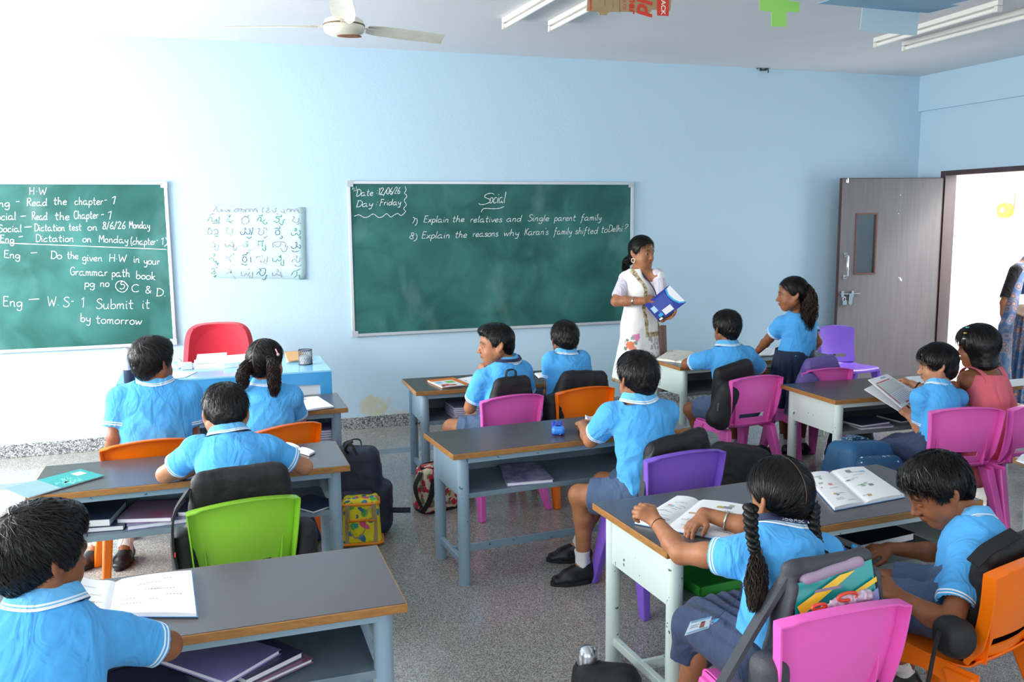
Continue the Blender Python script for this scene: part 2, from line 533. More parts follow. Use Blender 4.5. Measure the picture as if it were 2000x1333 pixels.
def door_leaf():
    t = thing('door_1', 'grey wood-grain door swung open beside the bright doorway', 'door', (6.475, 6.69, 0.0), R_(-10))
    t['kind'] = 'structure'
    Wd, T, H = 1.0, 0.036, 2.0
    # local: leaf runs along -x from the hinge, room side faces -y
    Mleaf = mat('door_laminate', '7f7b7d', 0.33, vary=(7, '6f6b6e', 0.7), stretch=(6, 6, 0.35), bump=(30, 0.03))
    Medge = mat('door_edge', '4a2f2a', 0.4)
    zA, zB, xA, xB = 1.13, 1.68, -0.845, -0.645
    mb = MB()
    for (a, b_, c, d) in ((-Wd, xA, 0.01, H), (xB, 0, 0.01, H), (xA, xB, 0.01, zA), (xA, xB, zB, H)):
        mb.box((a, -T / 2, c), (b_, T / 2, d))
    mb.build('leaf', Mleaf, t)
    mb = MB().box((-Wd - 0.006, -T / 2 - 0.001, 0.01), (-Wd, T / 2 + 0.001, H)).box((-Wd - .006, -T / 2 - .001, H), (0, T / 2 + .001, H + 0.006)).box((0, -T / 2 - .001, 0.01), (0.006, T / 2 + 0.001, H))
    mb.build('edge_band', Medge, t)
    mb = MB()
    for (a, b_, c, d) in ((xA - 0.008, xA + 0.006, zA, zB), (xB - 0.006, xB + 0.008, zA, zB), (xA - .008, xB + .008, zA - .008, zA + .006), (xA - .008, xB + .008, zB - .006, zB + .008)):
        mb.box((a, -T / 2 - 0.005, c), (b_, T / 2 + 0.005, d))
    mb.build('vision_frame', mat('vision_beading', '6b4a43', 0.4), t)
    MB().box((xA, -0.003, zA), (xB, 0.003, zB)).build('vision_glass', mat('vision_glass', 'e6f2f6', 0.03, trans=0.95, spec=0.5), t)
    Ms = mat('bright_steel', 'd9dcde', 0.22, 1.0)
    y = -T / 2
    mb = MB(); xh = -0.94
    mb.box((xh - 0.016, y - 0.006, 1.29), (xh + 0.016, y, 1.325)).box((xh - 0.016, y - 0.006, 1.085), (xh + 0.016, y, 1.12))
    mb.tube([(xh, y - 0.004, 1.31), (xh, y - 0.042, 1.295), (xh, y - 0.045, 1.2), (xh, y - 0.042, 1.115), (xh, y - 0.004, 1.10)], 0.011, 10)
    mb.build('pull_handle', Ms, t, smooth=60)
    mb = MB(); zb = 0.945
    mb.cyl((-0.985, y - 0.014, zb), (-0.79, y - 0.014, zb), 0.007, 10)
    for q in (-0.965, -0.865):
        mb.box((q - 0.012, y - 0.022, zb - 0.03), (q + 0.012, y, zb + 0.03))
    mb.build('sliding_bolt', Ms, t)
    mb = MB().prism([(-0.9, 0.95), (-0.905, 0.86), (-0.885, 0.84), (-0.868, 0.86), (-0.862, 0.95)], (0, y - 0.026, 0), (1, 0, 0), (0, 0, 1), (0, 0.004, 0))
    mb.build('hasp', Ms, t)
    mb = MB().box((-0.965, y - 0.03, 0.845), (-0.925, y - 0.008, 0.885)).tube(spline([(-0.958, y - 0.019, 0.88), (-0.956, y - 0.019, 0.905), (-0.945, y - 0.019, 0.918), (-0.934, y - 0.019, 0.905), (-0.932, y - 0.019, 0.88)], 5), 0.004, 8)
    mb.build('padlock', Ms, t, bevel=0.003)
    mb = MB().box((-0.965, y - 0.004, 1.965), (-0.94, y, 1.99)).cyl((-0.952, y - 0.012, 1.96), (-0.952, y - 0.012, 2.004), 0.005, 8)
    mb.build('top_bolt', Ms, t)
    # paint flakes on the leaf
    mb = MB(); rr = random.Random(3)
    for (cx, cz, s_) in ((-0.38, 1.075, 0.018), (-0.37, 1.06, 0.012), (-0.395, 1.085, 0.008), (-0.43, 1.68, 0.006), (-0.42, 1.85, 0.007)):
        n = 7
        mb.prism([(cx + s_ * rr.uniform(.5, 1) * math.cos(2 * PI * k / n) * .6, cz + s_ * rr.uniform(.5, 1.1) * math.sin(2 * PI * k / n)) for k in range(n)], (0, y - 0.0012, 0), (1, 0, 0), (0, 0, 1), (0, 0.0012, 0))
    mb.build('paint_flakes', mat('white_paint', 'f0f0f0', 0.6), t)
    return t


door_leaf()
# outside: open corridor
struct(MB().box((XR + 0.2, 1.5, -0.15), (10.2, 9.7, -0.02)).build('floor_corridor', mat('corridor_floor', 'e2dfd6', 0.5)))
struct(MB().box((9.4, 1.5, -0.02), (9.6, 9.7, 3.6)).build('wall_corridor', M_ext))
struct(MB().box((XR + 0.2, 9.5, -0.02), (9.4, 9.7, 3.6)).build('wall_corridor_end', M_ext))

# ============================================================ fixtures
def ceiling_fan():
    c = at(672, 56, 5.05)
    t = thing('ceiling_fan', 'cream ceiling fan with rust-stained hub hanging above the class', 'ceiling fan', (c[0], c[1], c[2]))
    Mc = mat('cream_enamel', 'e9e5d6', 0.35, vary=(18, 'dedac9', 0.4))
    MB().lathe([(0.02, -0.04), (0.075, -0.036), (0.105, -0.02), (0.112, 0.0), (0.112, 0.012)], seg=32).lathe([(0.112, 0.018), (0.105, 0.04), (0.07, 0.06), (0.03, 0.07)], seg=32).build('motor_housing', Mc, t, smooth=50)
    MB().lathe([(0.113, 0.011), (0.1145, 0.015), (0.113, 0.019)], seg=32).build('trim_band', mat('fan_band', '6e5a3c', 0.4), t, smooth=80)
    MB().prism([(0.055 * math.cos(a) + 0.02 + 0.012 * math.cos(3 * a), 0.042 * math.sin(a) * (1 + .2 * math.cos(2 * a))) for a in np.linspace(0, 2 * PI, 18, endpoint=False)], (0.005, -0.012, -0.043), (1, 0, 0), (0, 1, 0), (0, 0, 0.006)).build('rust_patch', mat('rust', '9c6a4c', 0.8, vary=(60, '7c4a30', 0.4)), t)
    MB().cyl((0, 0, 0.06), (0, 0, ZC - c[2] - 0.05), 0.012, 12).build('down_rod', Mc, t, smooth=60)
    MB().lathe([(0.02, ZC - c[2] - 0.09), (0.05, ZC - c[2] - 0.05), (0.06, ZC - c[2])], seg=24).build('ceiling_cup', Mc, t, smooth=60)
    for k, a in enumerate((R_(163), R_(18), R_(261))):
        d = V3(math.cos(a), math.sin(a), 0); s_ = V3(-math.sin(a), math.cos(a), 0)
        mb = MB(); P = []
        for r in np.linspace(0.14, 0.62, 14):
            w = 0.052 + 0.012 * math.sin((r - 0.14) / 0.48 * PI)
            if r < 0.2:
                w *= 0.55 + 0.45 * (r - 0.14) / 0.06
            P.append([d * (r + (0.03 * (q + 1) / 2 if r > 0.6 else 0)) + s_ * w * q + V3(0, 0, 0.012 - 0.014 * q + 0.006 * (1 - q * q)) for q in (-1, -.5, 0, .5, 1)])
        mb.grid(P, thick=0.003)
        bl = mb.build('blade', Mc, t, smooth=60)
        MB().obox(d * 0.135 + V3(0, 0, 0.014), (0.09, 0.035, 0.004), d, s_, V3(0, 0, 1)).build('blade_bracket', Mc, t)


ceiling_fan()


def tube_light(a, b_, label):
    a = np.array(a); b_ = np.array(b_); d = unit(b_ - a); L = np.linalg.norm(b_ - a)
    t = thing('tube_light', label, 'light', ((a + b_) / 2).tolist(), math.atan2(d[1], d[0]), 'tube lights on the ceiling')
    MB().box((-L / 2, -0.02, -0.032), (L / 2, 0.02, 0)).build('batten', mat('batten_white', 'ece9e2', 0.5), t, bevel=0.004)
    MB().cyl((-L / 2 + 0.03, 0.0, -0.052), (L / 2 - 0.03, 0.0, -0.052), 0.014, 14).build('tube', mat('frosted_tube', 'f6f3ea', 0.3), t, smooth=60)
    for s_ in (-1, 1):
        MB().box((s_ * (L / 2 - 0.015) - 0.015, -0.02, -0.072), (s_ * (L / 2 - 0.015) + 0.015, 0.02, -0.035)).build('end_holder', mat('holder_white', 'e4e0d6', 0.5), t, bevel=0.003)


tube_light((1.907, 5.784, ZC), (1.965, 4.55, ZC), 'unlit tube light on the ceiling nearest the fan')
tube_light((2.227, 5.773, ZC), (2.262, 4.55, ZC), 'unlit tube light just left of the hanging cardboard box')
tube_light((4.769, 5.643, ZC), (4.685, 4.45, ZC), 'unlit tube light partly hidden by the grey hanging paper')
tube_light((5.077, 5.697, ZC), (5.035, 4.5, ZC), 'unlit tube light closest to the door wall')


def thread(name, a, b_, parent):
    MB().cyl(a, b_, 0.0012, 5).build(name, mat('hanging_thread', 'd8d8d8', 0.7), parent, world=True)


# cardboard carton hung flat from the ceiling, with red print
def hanging_carton():
    y = 3.6
    c = at(1230, 0, y)
    t = thing('hanging_carton', 'flattened brown cardboard carton with red print hanging from the ceiling', 'carton', c.tolist())
    A = lambda px, py: at(px, py, y)
    pts = [(1146, 21), (1168, 24), (1172, 30), (1186, 32), (1190, 26), (1226, 28), (1252, 32), (1262, 37), (1270, 34), (1274, 27), (1310, 32), (1312, -60), (1148, -70)]
    o = A(1146, 21)
    X = unit(A(1312, 24) - A(1146, 24)); Z = V3(0, 0, 1); N = np.cross(X, Z)
    poly = [((A(*p) - o) @ X, (A(*p) - o) @ Z) for p in pts]
    Mk = mat('corrugated_card', 'a8906a', 0.8, vary=(30, '9d855f', 0.5))
    MB().prism(poly, o, X, Z, unit(np.cross(X, Z)) * -0.005).build('board', Mk, t, world=True)
    Mr = mat('red_print', 'cf3a28', 0.7)
    yf = -0.0012
    off = unit(np.cross(X, Z)) * 0.001
    if off[1] > 0:
        off = -off
    W_ = lambda px, py: A(px, py) + off
    for (a, b2, c2, d2) in ((1283, 1306, -58, 30.5), (1152, 1155, -58, 20)):
        q = [W_(a, d2), W_(b2, d2 + (1 if a > 1200 else 0)), W_(b2, c2), W_(a, c2)]
        MB().add(q, [(0, 1, 2, 3)]).build('red_stripe', Mr, t, world=True)
    def txt(s_, px0, py0, size, m, bold=0.0, rot=-90, shear=0.0, name='lettering'):
        cu = bpy.data.curves.new(name, 'FONT'); cu.body = s_; cu.size = size; cu.offset = bold; cu.shear = shear; cu.align_x = 'RIGHT'
        ob = bpy.data.objects.new(name, cu)
        dg = None
        COL.objects.link(ob)
        bpy.context.view_layer.update()
        me = bpy.data.meshes.new_from_object(ob.evaluated_get(bpy.context.evaluated_depsgraph_get()))
        bpy.data.objects.remove(ob)
        V = np.array([v.co for v in me.vertices]); F = [tuple(p.vertices) for p in me.polygons]
        a = R_(rot); p0 = W_(px0, py0)
        Vw = p0 + off + np.outer(V[:, 0] * math.cos(a) - V[:, 1] * math.sin(a), X) + np.outer(V[:, 0] * math.sin(a) + V[:, 1] * math.cos(a), Z)
        MB().add(Vw, F).build(name, m, t, world=True)
    txt('Gold', 1245, 28, 0.098, Mr, 0.003, shear=0.25)
    txt('Winner', 1229, 26, 0.05, Mr, 0.0012, shear=0.2)
    txt('Refined Oil', 1217, 20, 0.02, Mr, 0.0)
    for k, (px, y0, y1) in enumerate(((1181, -60, 12), (1197, -60, 17), (1210, -60, 27))):
        MB().add([W_(px, y1), W_(px + 0.6, y1), W_(px + 0.6, y0), W_(px, y0)], [(0, 1, 2, 3)]).build('fold_line', mat('brown_print', '7c5a3c', 0.8), t, world=True)
    txt('SUPER PACK', 1291, 29, 0.030, mat('white_print', 'efe6d8', 0.7), 0.0006)
    thread('thread', A(1170, -69), (A(1170, -69)[0], y, ZC), t); thread('thread', A(1290, -61), (A(1290, -61)[0], y, ZC), t)


hanging_carton()


def paper_net():
    y = 3.9
    A = lambda px, py: at(px, py, y)
    t = thing('paper_cube_net', 'green cross-shaped paper cube net hanging from the ceiling', 'paper craft', A(1522, 20).tolist())
    o = A(1483, 20); X = unit(A(1562, 23) - A(1483, 20)); Zv = unit(np.cross(np.cross(X, V3(0, 0, 1)), X))
    pts = [(1484, 20), (1507, 23), (1507, 52), (1536, 52), (1536, 23), (1561, 24), (1562, 4), (1540, 1), (1540, -32), (1508, -34), (1508, -2), (1484, 0)]
    MB().prism([((A(*p) - o) @ X, (A(*p) - o) @ Zv) for p in pts], o, X, Zv, np.cross(X, Zv) * -0.002).build('net', mat('green_paper', '9ee06e', 0.8), t, world=True)
    thread('thread', A(1524, -33), (A(1524, -33)[0], y, ZC), t)
    # blue-grey net: a flat sheet seen from below with one square folded down
    y = 3.7
    B = lambda px, py, yy=y: at(px, py, yy)
    f = [B(1684, 15), B(1795, 25), B(1790, 70), B(1679, 60)]
    t2 = thing('paper_box_net', 'pale blue-grey paper box net with one flap folded down hanging from the ceiling', 'paper craft', f[0].tolist())
    Mp = mat('blue_grey_card', 'bcd3dd', 0.8)
    n = unit(np.cross(f[1] - f[0], f[3] - f[0])) * 0.002
    MB().hexa([f[3], f[2], f[1], f[0]] + [q - n for q in (f[3], f[2], f[1], f[0])]).build('front_flap', Mp, t2, world=True)
    ex = unit(f[1] - f[0])
    dn = V3(0.05, -1, -0.03); dn = unit(dn - ex * (dn @ ex))
    w = np.linalg.norm(f[1] - f[0]); h = 0.2
    Mq = mat('blue_card', '8fb9d6', 0.8)
    u3 = V3(0, 0, 0.002)
    pan = lambda a, b_: [f[0] + ex * a[0] + dn * a[1], f[0] + ex * b_[0] + dn * a[1], f[0] + ex * b_[0] + dn * b_[1], f[0] + ex * a[0] + dn * b_[1]]
    mb = MB()
    for a, b_ in (((-0.255, 0.0), (w, 0.22)), ((0, 0.22), (w, 0.44)), ((w, 0.01), (w + 0.05, 0.2))):
        q = pan(a, b_); mb.hexa(q + [p + u3 for p in q])
    mb.build('top_panel', Mq, t2, world=True)
    c = f[0] + ex * w / 2 + dn * 0.2
    thread('thread', c, (c[0], c[1], ZC), t2)


paper_net()
# torn plaster and wire ends where the ceiling meets the wall
c = at(1487, 134, YW)
t = thing('wire_stub', 'dark torn wire stub at the top of the front wall', 'wire', c.tolist())
mb = MB(); rr = random.Random(5)
for k in range(9):
    p = c + V3(rr.uniform(-0.05, 0.05), -0.005, rr.uniform(-0.012, 0.015))
    mb.tube([p, p + V3(rr.uniform(-.03, .03), rr.uniform(-.03, -.005), rr.uniform(-.02, .02)), p + V3(rr.uniform(-.05, .05), -0.02, rr.uniform(-.03, .02))], rr.uniform(0.002, 0.006), 6)
mb.build('wires', mat('old_wire', '3b3a38', 0.8), t, world=True)

# ============================================================ furniture
M_top = mat('desk_laminate', '54504f', 0.27, vary=(9, '524d50', 0.6), stretch=(1, 14, 1), bump=(90, 0.02))
M_edge = mat('wood_edge', 'b07c40', 0.45, vary=(25, '8e6230', 0.5), stretch=(1, 1, 4))


def leg_paint(name, col, chip):
    m = mat(name, col, 0.36)
    t = NT(m); tc = t.add('ShaderNodeTexCoord')
    n = t.add('ShaderNodeTexNoise'); n.inputs['Scale'].default_value = 34; n.inputs['Detail'].default_value = 6
    t.link(tc.outputs['Object'], n.inputs['Vector'])
    r = t.add('ShaderNodeValToRGB'); r.color_ramp.elements[0].position = 0.685; r.color_ramp.elements[1].position = 0.70
    r.color_ramp.elements[0].color = lin(col); r.color_ramp.elements[1].color = lin(chip)
    t.link(n.outputs[0], r.inputs[0]); t.link(r.outputs[0], t.b.inputs['Base Color'])
    return m


M_bleg = leg_paint('blue_grey_enamel', '8fa9ba', '5a666e')
M_wleg = leg_paint('pale_green_enamel', 'd4e4de', '59625f')
M_shelf = mat('grey_steel_shelf', '7e929e', 0.4, vary=(12, '6d808c', 0.5))
M_shelfw = mat('dull_steel_shelf', '8b9694', 0.45, vary=(12, '767f7e', 0.5))


def desk(cx, cy, Wd, D, H, rot, mleg, mshelf, label):
    t = thing('school_desk', label, 'desk', (cx, cy, 0), R_(rot), 'two-seat school desks')
    e = 0.005
    mb = MB().box((-Wd / 2 + e, -D / 2 + e, H - 0.022), (Wd / 2 - e, D / 2 - e, H))
    mb.build('tabletop', M_top, t)
    mb = MB()
    z0, z1 = H - 0.026, H + 0.0005
    mb.box((-Wd / 2, -D / 2, z0), (Wd / 2, -D / 2 + e, z1 - 0.0012)).box((-Wd / 2, D / 2 - e, z0), (Wd / 2, D / 2, z1 - 0.0012))
    mb.box((-Wd / 2, -D / 2 + e, z0), (-Wd / 2 + e, D / 2 - e, z1 - 0.0012)).box((Wd / 2 - e, -D / 2 + e, z0), (Wd / 2, D / 2 - e, z1 - 0.0012))
    mb.build('edge_band', M_edge, t, bevel=0.0022)
    lx, ly, r = Wd / 2 - 0.062, D / 2 - 0.052, 0.0275
    for sx_ in (-1, 1):
        for sy_ in (-1, 1):
            mb = MB().lathe([(r, 0.0), (r, H - 0.026)], (sx_ * lx, sy_ * ly, 0), 20)
            mb.lathe([(r + 0.0015, 0.0), (r + 0.0015, 0.012)], (sx_ * lx, sy_ * ly, 0), 20)
            mb.build('leg', mleg, t, smooth=40)
        MB().box((sx_ * lx - 0.004 + 0.012 * sx_, -ly, H - 0.215), (sx_ * lx + 0.004 + 0.012 * sx_, ly, H - 0.03)).build('side_panel', mleg, t)
        MB().box((sx_ * lx - 0.012, -ly, 0.085), (sx_ * lx + 0.012, ly, 0.115)).build('side_rail', mleg, t, bevel=0.003)
    MB().box((-lx, -D / 2 + 0.03, H - 0.055), (lx, -D / 2 + 0.042, H - 0.026)).build('front_rail', mleg, t)
    MB().box((-lx + 0.02, -ly - 0.01, H - 0.207), (lx - 0.02, ly + 0.015, H - 0.2)).box((-lx + 0.02, -ly - 0.014, H - 0.222), (lx - 0.02, -ly - 0.006, H - 0.198)).build('book_shelf', mshelf, t, bevel=0.0015)
    MB().box((-lx, ly + 0.008, H - 0.215), (lx, ly + 0.014, H - 0.028)).build('back_panel', mshelf, t)
    MB().box((-lx, -0.015, 0.085), (lx, 0.0, 0.122)).build('foot_bar', mleg, t, bevel=0.003)
    return t


HB, HW = 0.63, 0.62
DK = {}
DK['LF'] = desk(-0.155, 2.505, 1.22, 0.47, HB, 0, M_bleg, M_shelf, 'blue-grey legged desk at the bottom left with purple notebooks in its shelf')
DK['LM'] = desk(-0.107, 3.937, 1.235, 0.46, HB, 0.3, M_bleg, M_shelf, 'blue-grey desk with a teal notebook on it, in front of the green chair')
DK['LB'] = desk(0.065, 5.13, 1.22, 0.47, HB, 0, M_bleg, M_shelf, 'blue-grey desk pushed up close to the teacher table')
DK['CM'] = desk(1.567, 3.985, 1.235, 0.455, HB, 3.7, M_bleg, M_shelf, 'blue-grey desk with a blue pencil case on top')
DK['CB'] = desk(1.745, 5.435, 1.22, 0.48, HB, -1.5, M_bleg, M_shelf, 'blue-grey desk right below the large blackboard')
DK['RB'] = desk(3.735, 5.74, 1.34, 0.50, HW, 2.0, M_wleg, M_shelfw, 'pale green desk where the standing girl leans')
DK['RM'] = desk(4.01, 4.385, 1.36, 0.54, HW, -1.4, M_wleg, M_shelfw, 'pale green desk of the child reading a booklet and the girl in pink')
DK['RF'] = desk(1.965, 2.685, 1.34, 0.53, HW, 2.6, M_wleg, M_shelfw, 'pale green legged desk shared by the braided girl and the boy looking down')
DK['RR'] = desk(3.91, 2.60, 1.34, 0.53, HW, 0, M_wleg, M_shelfw, 'pale green desk at the right edge of the picture, only a corner showing')

PL = {k: mat('plastic_' + k, c, 0.3, spec=0.45) for k, c in dict(orange='ff7a0a', green='8ecb37', pink='f068c4', purple='8a62d6').items()}


def chair_back_point(u, v):
    """u -1..1 across, v 0..1 upward"""
    w = 0.162 + 0.026 * v
    z = 0.375 + 0.3 * v + (-0.022 * u * u * v) + 0.012 * v
    y = -0.145 - 0.055 * v + 0.028 * u * u - 0.012 * math.sin(PI * v)
    return V3(u * w, y, z)


def make_chair(key, label, loc, rz):
    m = PL[key]
    t = thing('plastic_chair', label, 'chair', loc, rz, 'children\'s plastic chairs')
    nu, nv = 29, 23
    P = [[chair_back_point(-1 + 2 * i / (nu - 1), j / (nv - 1)) for j in range(nv)] for i in range(nu)]
    def skip(i, j):
        u = -1 + 2 * (i + .5) / (nu - 1); v = (j + .5) / (nv - 1)
        return abs(u) < 0.54 and 0.115 + 0.05 * u * u < v < 0.235 + 0.05 * u * u
    mb = MB().grid(P, thick=0.005, skip=skip)
    # turned rim down both sides and over the top
    edge = [P[0][j] for j in range(nv)] + [P[i][nv - 1] for i in range(1, nu - 1)] + [P[nu - 1][j] for j in range(nv - 1, -1, -1)]
    rim = []
    for q in edge:
        k = min(1.0, max(0.0, (q[2] - 0.38) / 0.06))
        dpt = 0.012 + 0.024 * k
        out = V3(np.sign(q[0]) * 0.006 if abs(q[0]) > 0.15 else 0, -dpt, 0.004 if abs(q[0]) < 0.16 else -0.002)
        rim.append([q + V3(0, 0.004, 0), q + V3(0, 0.004, 0) + out * 0.5, q + out])
    mb.grid(rim, thick=0.005)
    for s_ in (-1, 1):
        P2 = []
        for v in np.linspace(0.0, 0.5, 9):
            a = chair_back_point(s_ * 0.78, v)
            P2.append([a + V3(0, 0.001, 0), a + V3(0, -0.03 * (1 - v / 0.5) ** 0.8, 0)])
        mb.grid(P2, thick=0.004)
    mb.build('backrest', m, t, smooth=50)
    # seat: dished, rolled at the front, sweeping up into the back
    prof = [(0.192, 0.328), (0.188, 0.345), (0.175, 0.356), (0.15, 0.360), (0.08, 0.357), (0.0, 0.352), (-0.07, 0.350), (-0.11, 0.354), (-0.135, 0.364), (-0.147, 0.38)]
    prof = spline(prof, 3)
    S = []
    for i in range(17):
        u = -1 + 2 * i / 16
        S.append([V3(u * (0.175 - 0.012 * max(0, -y / 0.15)), y, z + 0.010 * u * u) for y, z in prof[::-1]])
    mb = MB().grid(S, thick=0.005)
    for s_ in (-1, 1):
        ap = [[V3(s_ * 0.174, y, 0.358), V3(s_ * 0.183, y, 0.33), V3(s_ * 0.188, y, 0.315 - 0.035 * abs(y / 0.16) ** 1.5)] for y in np.linspace(-0.165, 0.185, 13)]
        mb.grid(ap, thick=0.005)
    mb.build('seat', m, t, smooth=50)
    for sx_ in (-1, 1):
        for sy_ in (-1, 1):
            top = V3(sx_ * 0.172, 0.135 if sy_ > 0 else -0.11, 0.345); bot = V3(sx_ * 0.215, 0.205 if sy_ > 0 else -0.225, 0.0)
            o = V3(sx_, 0, 0); f = V3(0, sy_, 0)
            a, b2 = 0.036, 0.022
            ring = lambda c, wy, wx: [c - f * wy - o * wx, c + f * wy - o * wx, c + f * wy + o * wx, c - f * wy + o * wx]
            q0, q1 = ring(bot, 0.021, 0.017), ring(top, 0.046, 0.02)
            if sx_ * sy_ < 0:
                q0, q1 = q0[::-1], q1[::-1]
            MB().hexa(q0 + q1).build('leg', m, t, bevel=0.006)
    return t


CH = {}


def put_chair(k, key, tl, tr, label, turn=None):
    """tl, tr: back's top corners (from behind) on the plan"""
    a, b_ = np.array(tl, float), np.array(tr, float)
    d = unit(b_ - a); rz = math.atan2(d[1], d[0]) if turn is None else turn
    f = V3(-math.sin(rz), math.cos(rz)); c = (a + b_) / 2 + f * 0.195
    src = CH.get(key)
    if src is None:
        CH[key] = make_chair(key, label, (c[0], c[1], 0), rz)
        CH[k] = CH[key]
    else:
        CH[k] = dup(src, (c[0], c[1], 0), rz, label)


put_chair('c1', 'orange', (-0.508, 4.205), (-0.137, 4.275), 'orange plastic chair of the boy beside the homework blackboard')
put_chair('c2', 'orange', (0.115, 4.245), (0.465, 4.415), 'orange plastic chair of the girl with two ponytails')
put_chair('c3', 'green', (-0.123, 3.152), (0.248, 3.217), 'lime green plastic chair with a black bag on its back')
put_chair('c4', 'pink', (1.364, 4.595), (1.735, 4.663), 'pink plastic chair of the boy resting his chin on his hand')
put_chair('c5', 'orange', (1.835, 4.664), (2.21, 4.727), 'orange plastic chair with a bulky black backpack, below the blackboard')
put_chair('c6', 'purple', (1.658, 3.2), (2.03, 3.236), 'purple plastic chair of the boy with his leg in the aisle')
put_chair('c7', 'pink', (2.965, 4.637), (3.345, 4.674), 'pink plastic chair with a black bag, seen whole from behind beside the standing girl')
put_chair('c8', 'pink', (3.54, 4.73), (3.92, 4.73), 'pink plastic chair carrying a purple bag behind the standing girl')
put_chair('c10', 'pink', (3.43, 3.455), (3.79, 3.50), 'pink plastic chair of the small child reading a booklet', R_(-14))
put_chair('c11', 'pink', (3.85, 3.42), (4.22, 3.45), 'pink plastic chair of the girl in the pink dress')
put_chair('c12', 'pink', (1.274, 1.751), (1.653, 1.75), 'large pink plastic chair at the bottom of the picture with an open schoolbag')
put_chair('c13', 'orange', (2.0, 1.83), (2.37, 1.87), 'orange plastic chair of the boy looking down at the desk shelf', R_(14))
_c = dup(CH['purple'], (at(1630, 630, 6.55)[0], 6.35, 0), R_(180), 'empty purple plastic chair turned to the class in front of the open door')


# teacher's table
def teacher_table():
    H = 0.76
    x0, x1, yf, yb = -0.553, 0.657, 5.44, 6.05
    t = thing('teacher_table', 'blue laminate teacher table with a white front panel', 'table', ((x0 + x1) / 2, (yf + yb) / 2, 0))
    mt = mat('sky_blue_laminate', '3d9fdc', 0.22, spec=0.6)
    mt2 = mat('pale_blue_laminate', '8fd0f2', 0.12, spec=0.6)
    B = lambda lo, hi: MB().box(lo, hi)
    B((x0, yf, H - 0.012), (x1, yb, H)).build('tabletop', mt2, t, world=True, bevel=0.002)
    B((x0, yf, H - 0.085), (x1, yf + 0.025, H - 0.012)).build('front_apron', mt, t, world=True)
    for a, b_ in ((x0, x0 + 0.07), (x1 - 0.07, x1)):
        B((a, yf, 0), (b_, yf + 0.025, H - 0.085)).build('front_post', mt, t, world=True)
    B((x0, yf + 0.025, 0), (x0 + 0.022, yb, H - 0.012)).build('side_panel', mt, t, world=True)
    B((x1 - 0.022, yf + 0.025, 0), (x1, yb, H - 0.012)).build('side_panel', mt, t, world=True)
    B((x0 + 0.07, yf + 0.012, 0.08), (x1 - 0.07, yf + 0.02, H - 0.085)).build('modesty_panel', mat('white_laminate', 'd9e3ea', 0.3), t, world=True)


teacher_table()


def office_chair():
    c = at(427, 660, 6.55)
    t = thing('office_chair', 'red padded office chair behind the teacher table', 'chair', (c[0], 6.5, 0))
    mr = mat('red_fabric', 'd8263a', 0.75, bump=(300, 0.15), sheen=0.2)
    mk = mat('black_plastic', '1c1c1e', 0.45)
    P = []
    for i in range(41):
        row = []
        for j in range(25):
            u, v = -1 + 2 * i / 40, -1 + 2 * j / 24
            # square mapped on a rounded shield
            r = max(abs(u), abs(v)); a = math.atan2(v, u); n = 4.5
            q = r / ((abs(math.cos(a)) ** n + abs(math.sin(a)) ** n) ** (1 / n))
            x, z = q * math.cos(a), q * math.sin(a)
            x *= 0.235 - 0.022 * z
            row.append(V3(x, 0.06 - 1.3 * x * x + 0.025 * z - 0.012 * max(0, q - 0.8) / 0.2, 0.77 + 0.195 * z))
        P.append(row)
    MB().grid(P, thick=-0.05).build('backrest', mr, t, smooth=70)
    MB().box((-0.22, -0.42, 0.44), (0.22, 0.03, 0.51)).build('seat', mr, t, bevel=0.03, seg=3)
    MB().box((-0.035, 0.04, 0.40), (0.035, 0.08, 0.72)).build('back_bar', mk, t, bevel=0.01)
    MB().cyl((0, -0.2, 0.1), (0, -0.2, 0.44), 0.028).build('gas_lift', mk, t, smooth=60)
    for k in range(5):
        a = 2 * PI * k / 5 + 0.3
        d = V3(math.cos(a), math.sin(a), 0)
        l = MB().tube([V3(0, -0.2, 0.11), V3(0, -0.2, 0.09) + d * 0.15, V3(0, -0.2, 0.065) + d * 0.27], [0.028, 0.024, 0.018], 8).build('leg', mk, t, smooth=60)
        MB().ell(V3(0, -0.2, 0.026) + d * 0.265, 0.026).build('caster', mk, l, smooth=180)


office_chair()

# ============================================================ sculpting: smooth distance fields -> one continuous mesh
def vnoise(P, seed=0):
    """value noise, vectorised, about -1..1"""
    P = np.asarray(P, float)
    I = np.floor(P).astype(np.int64); f = P - I; f = f * f * (3 - 2 * f)
    out = 0
    for dx in (0, 1):
        for dy in (0, 1):
            for dz in (0, 1):
                h = ((I[:, 0] + dx) * 374761393 + (I[:, 1] + dy) * 668265263 + (I[:, 2] + dz) * 2147483647 + seed * 974711) & 0xffffffff
                h = ((h ^ (h >> 13)) * 1274126177) & 0xffffffff
                h = (h ^ (h >> 16)) & 0xffff
                w = (f[:, 0] if dx else 1 - f[:, 0]) * (f[:, 1] if dy else 1 - f[:, 1]) * (f[:, 2] if dz else 1 - f[:, 2])
                out = out + w * (h / 32767.5 - 1)
    return out


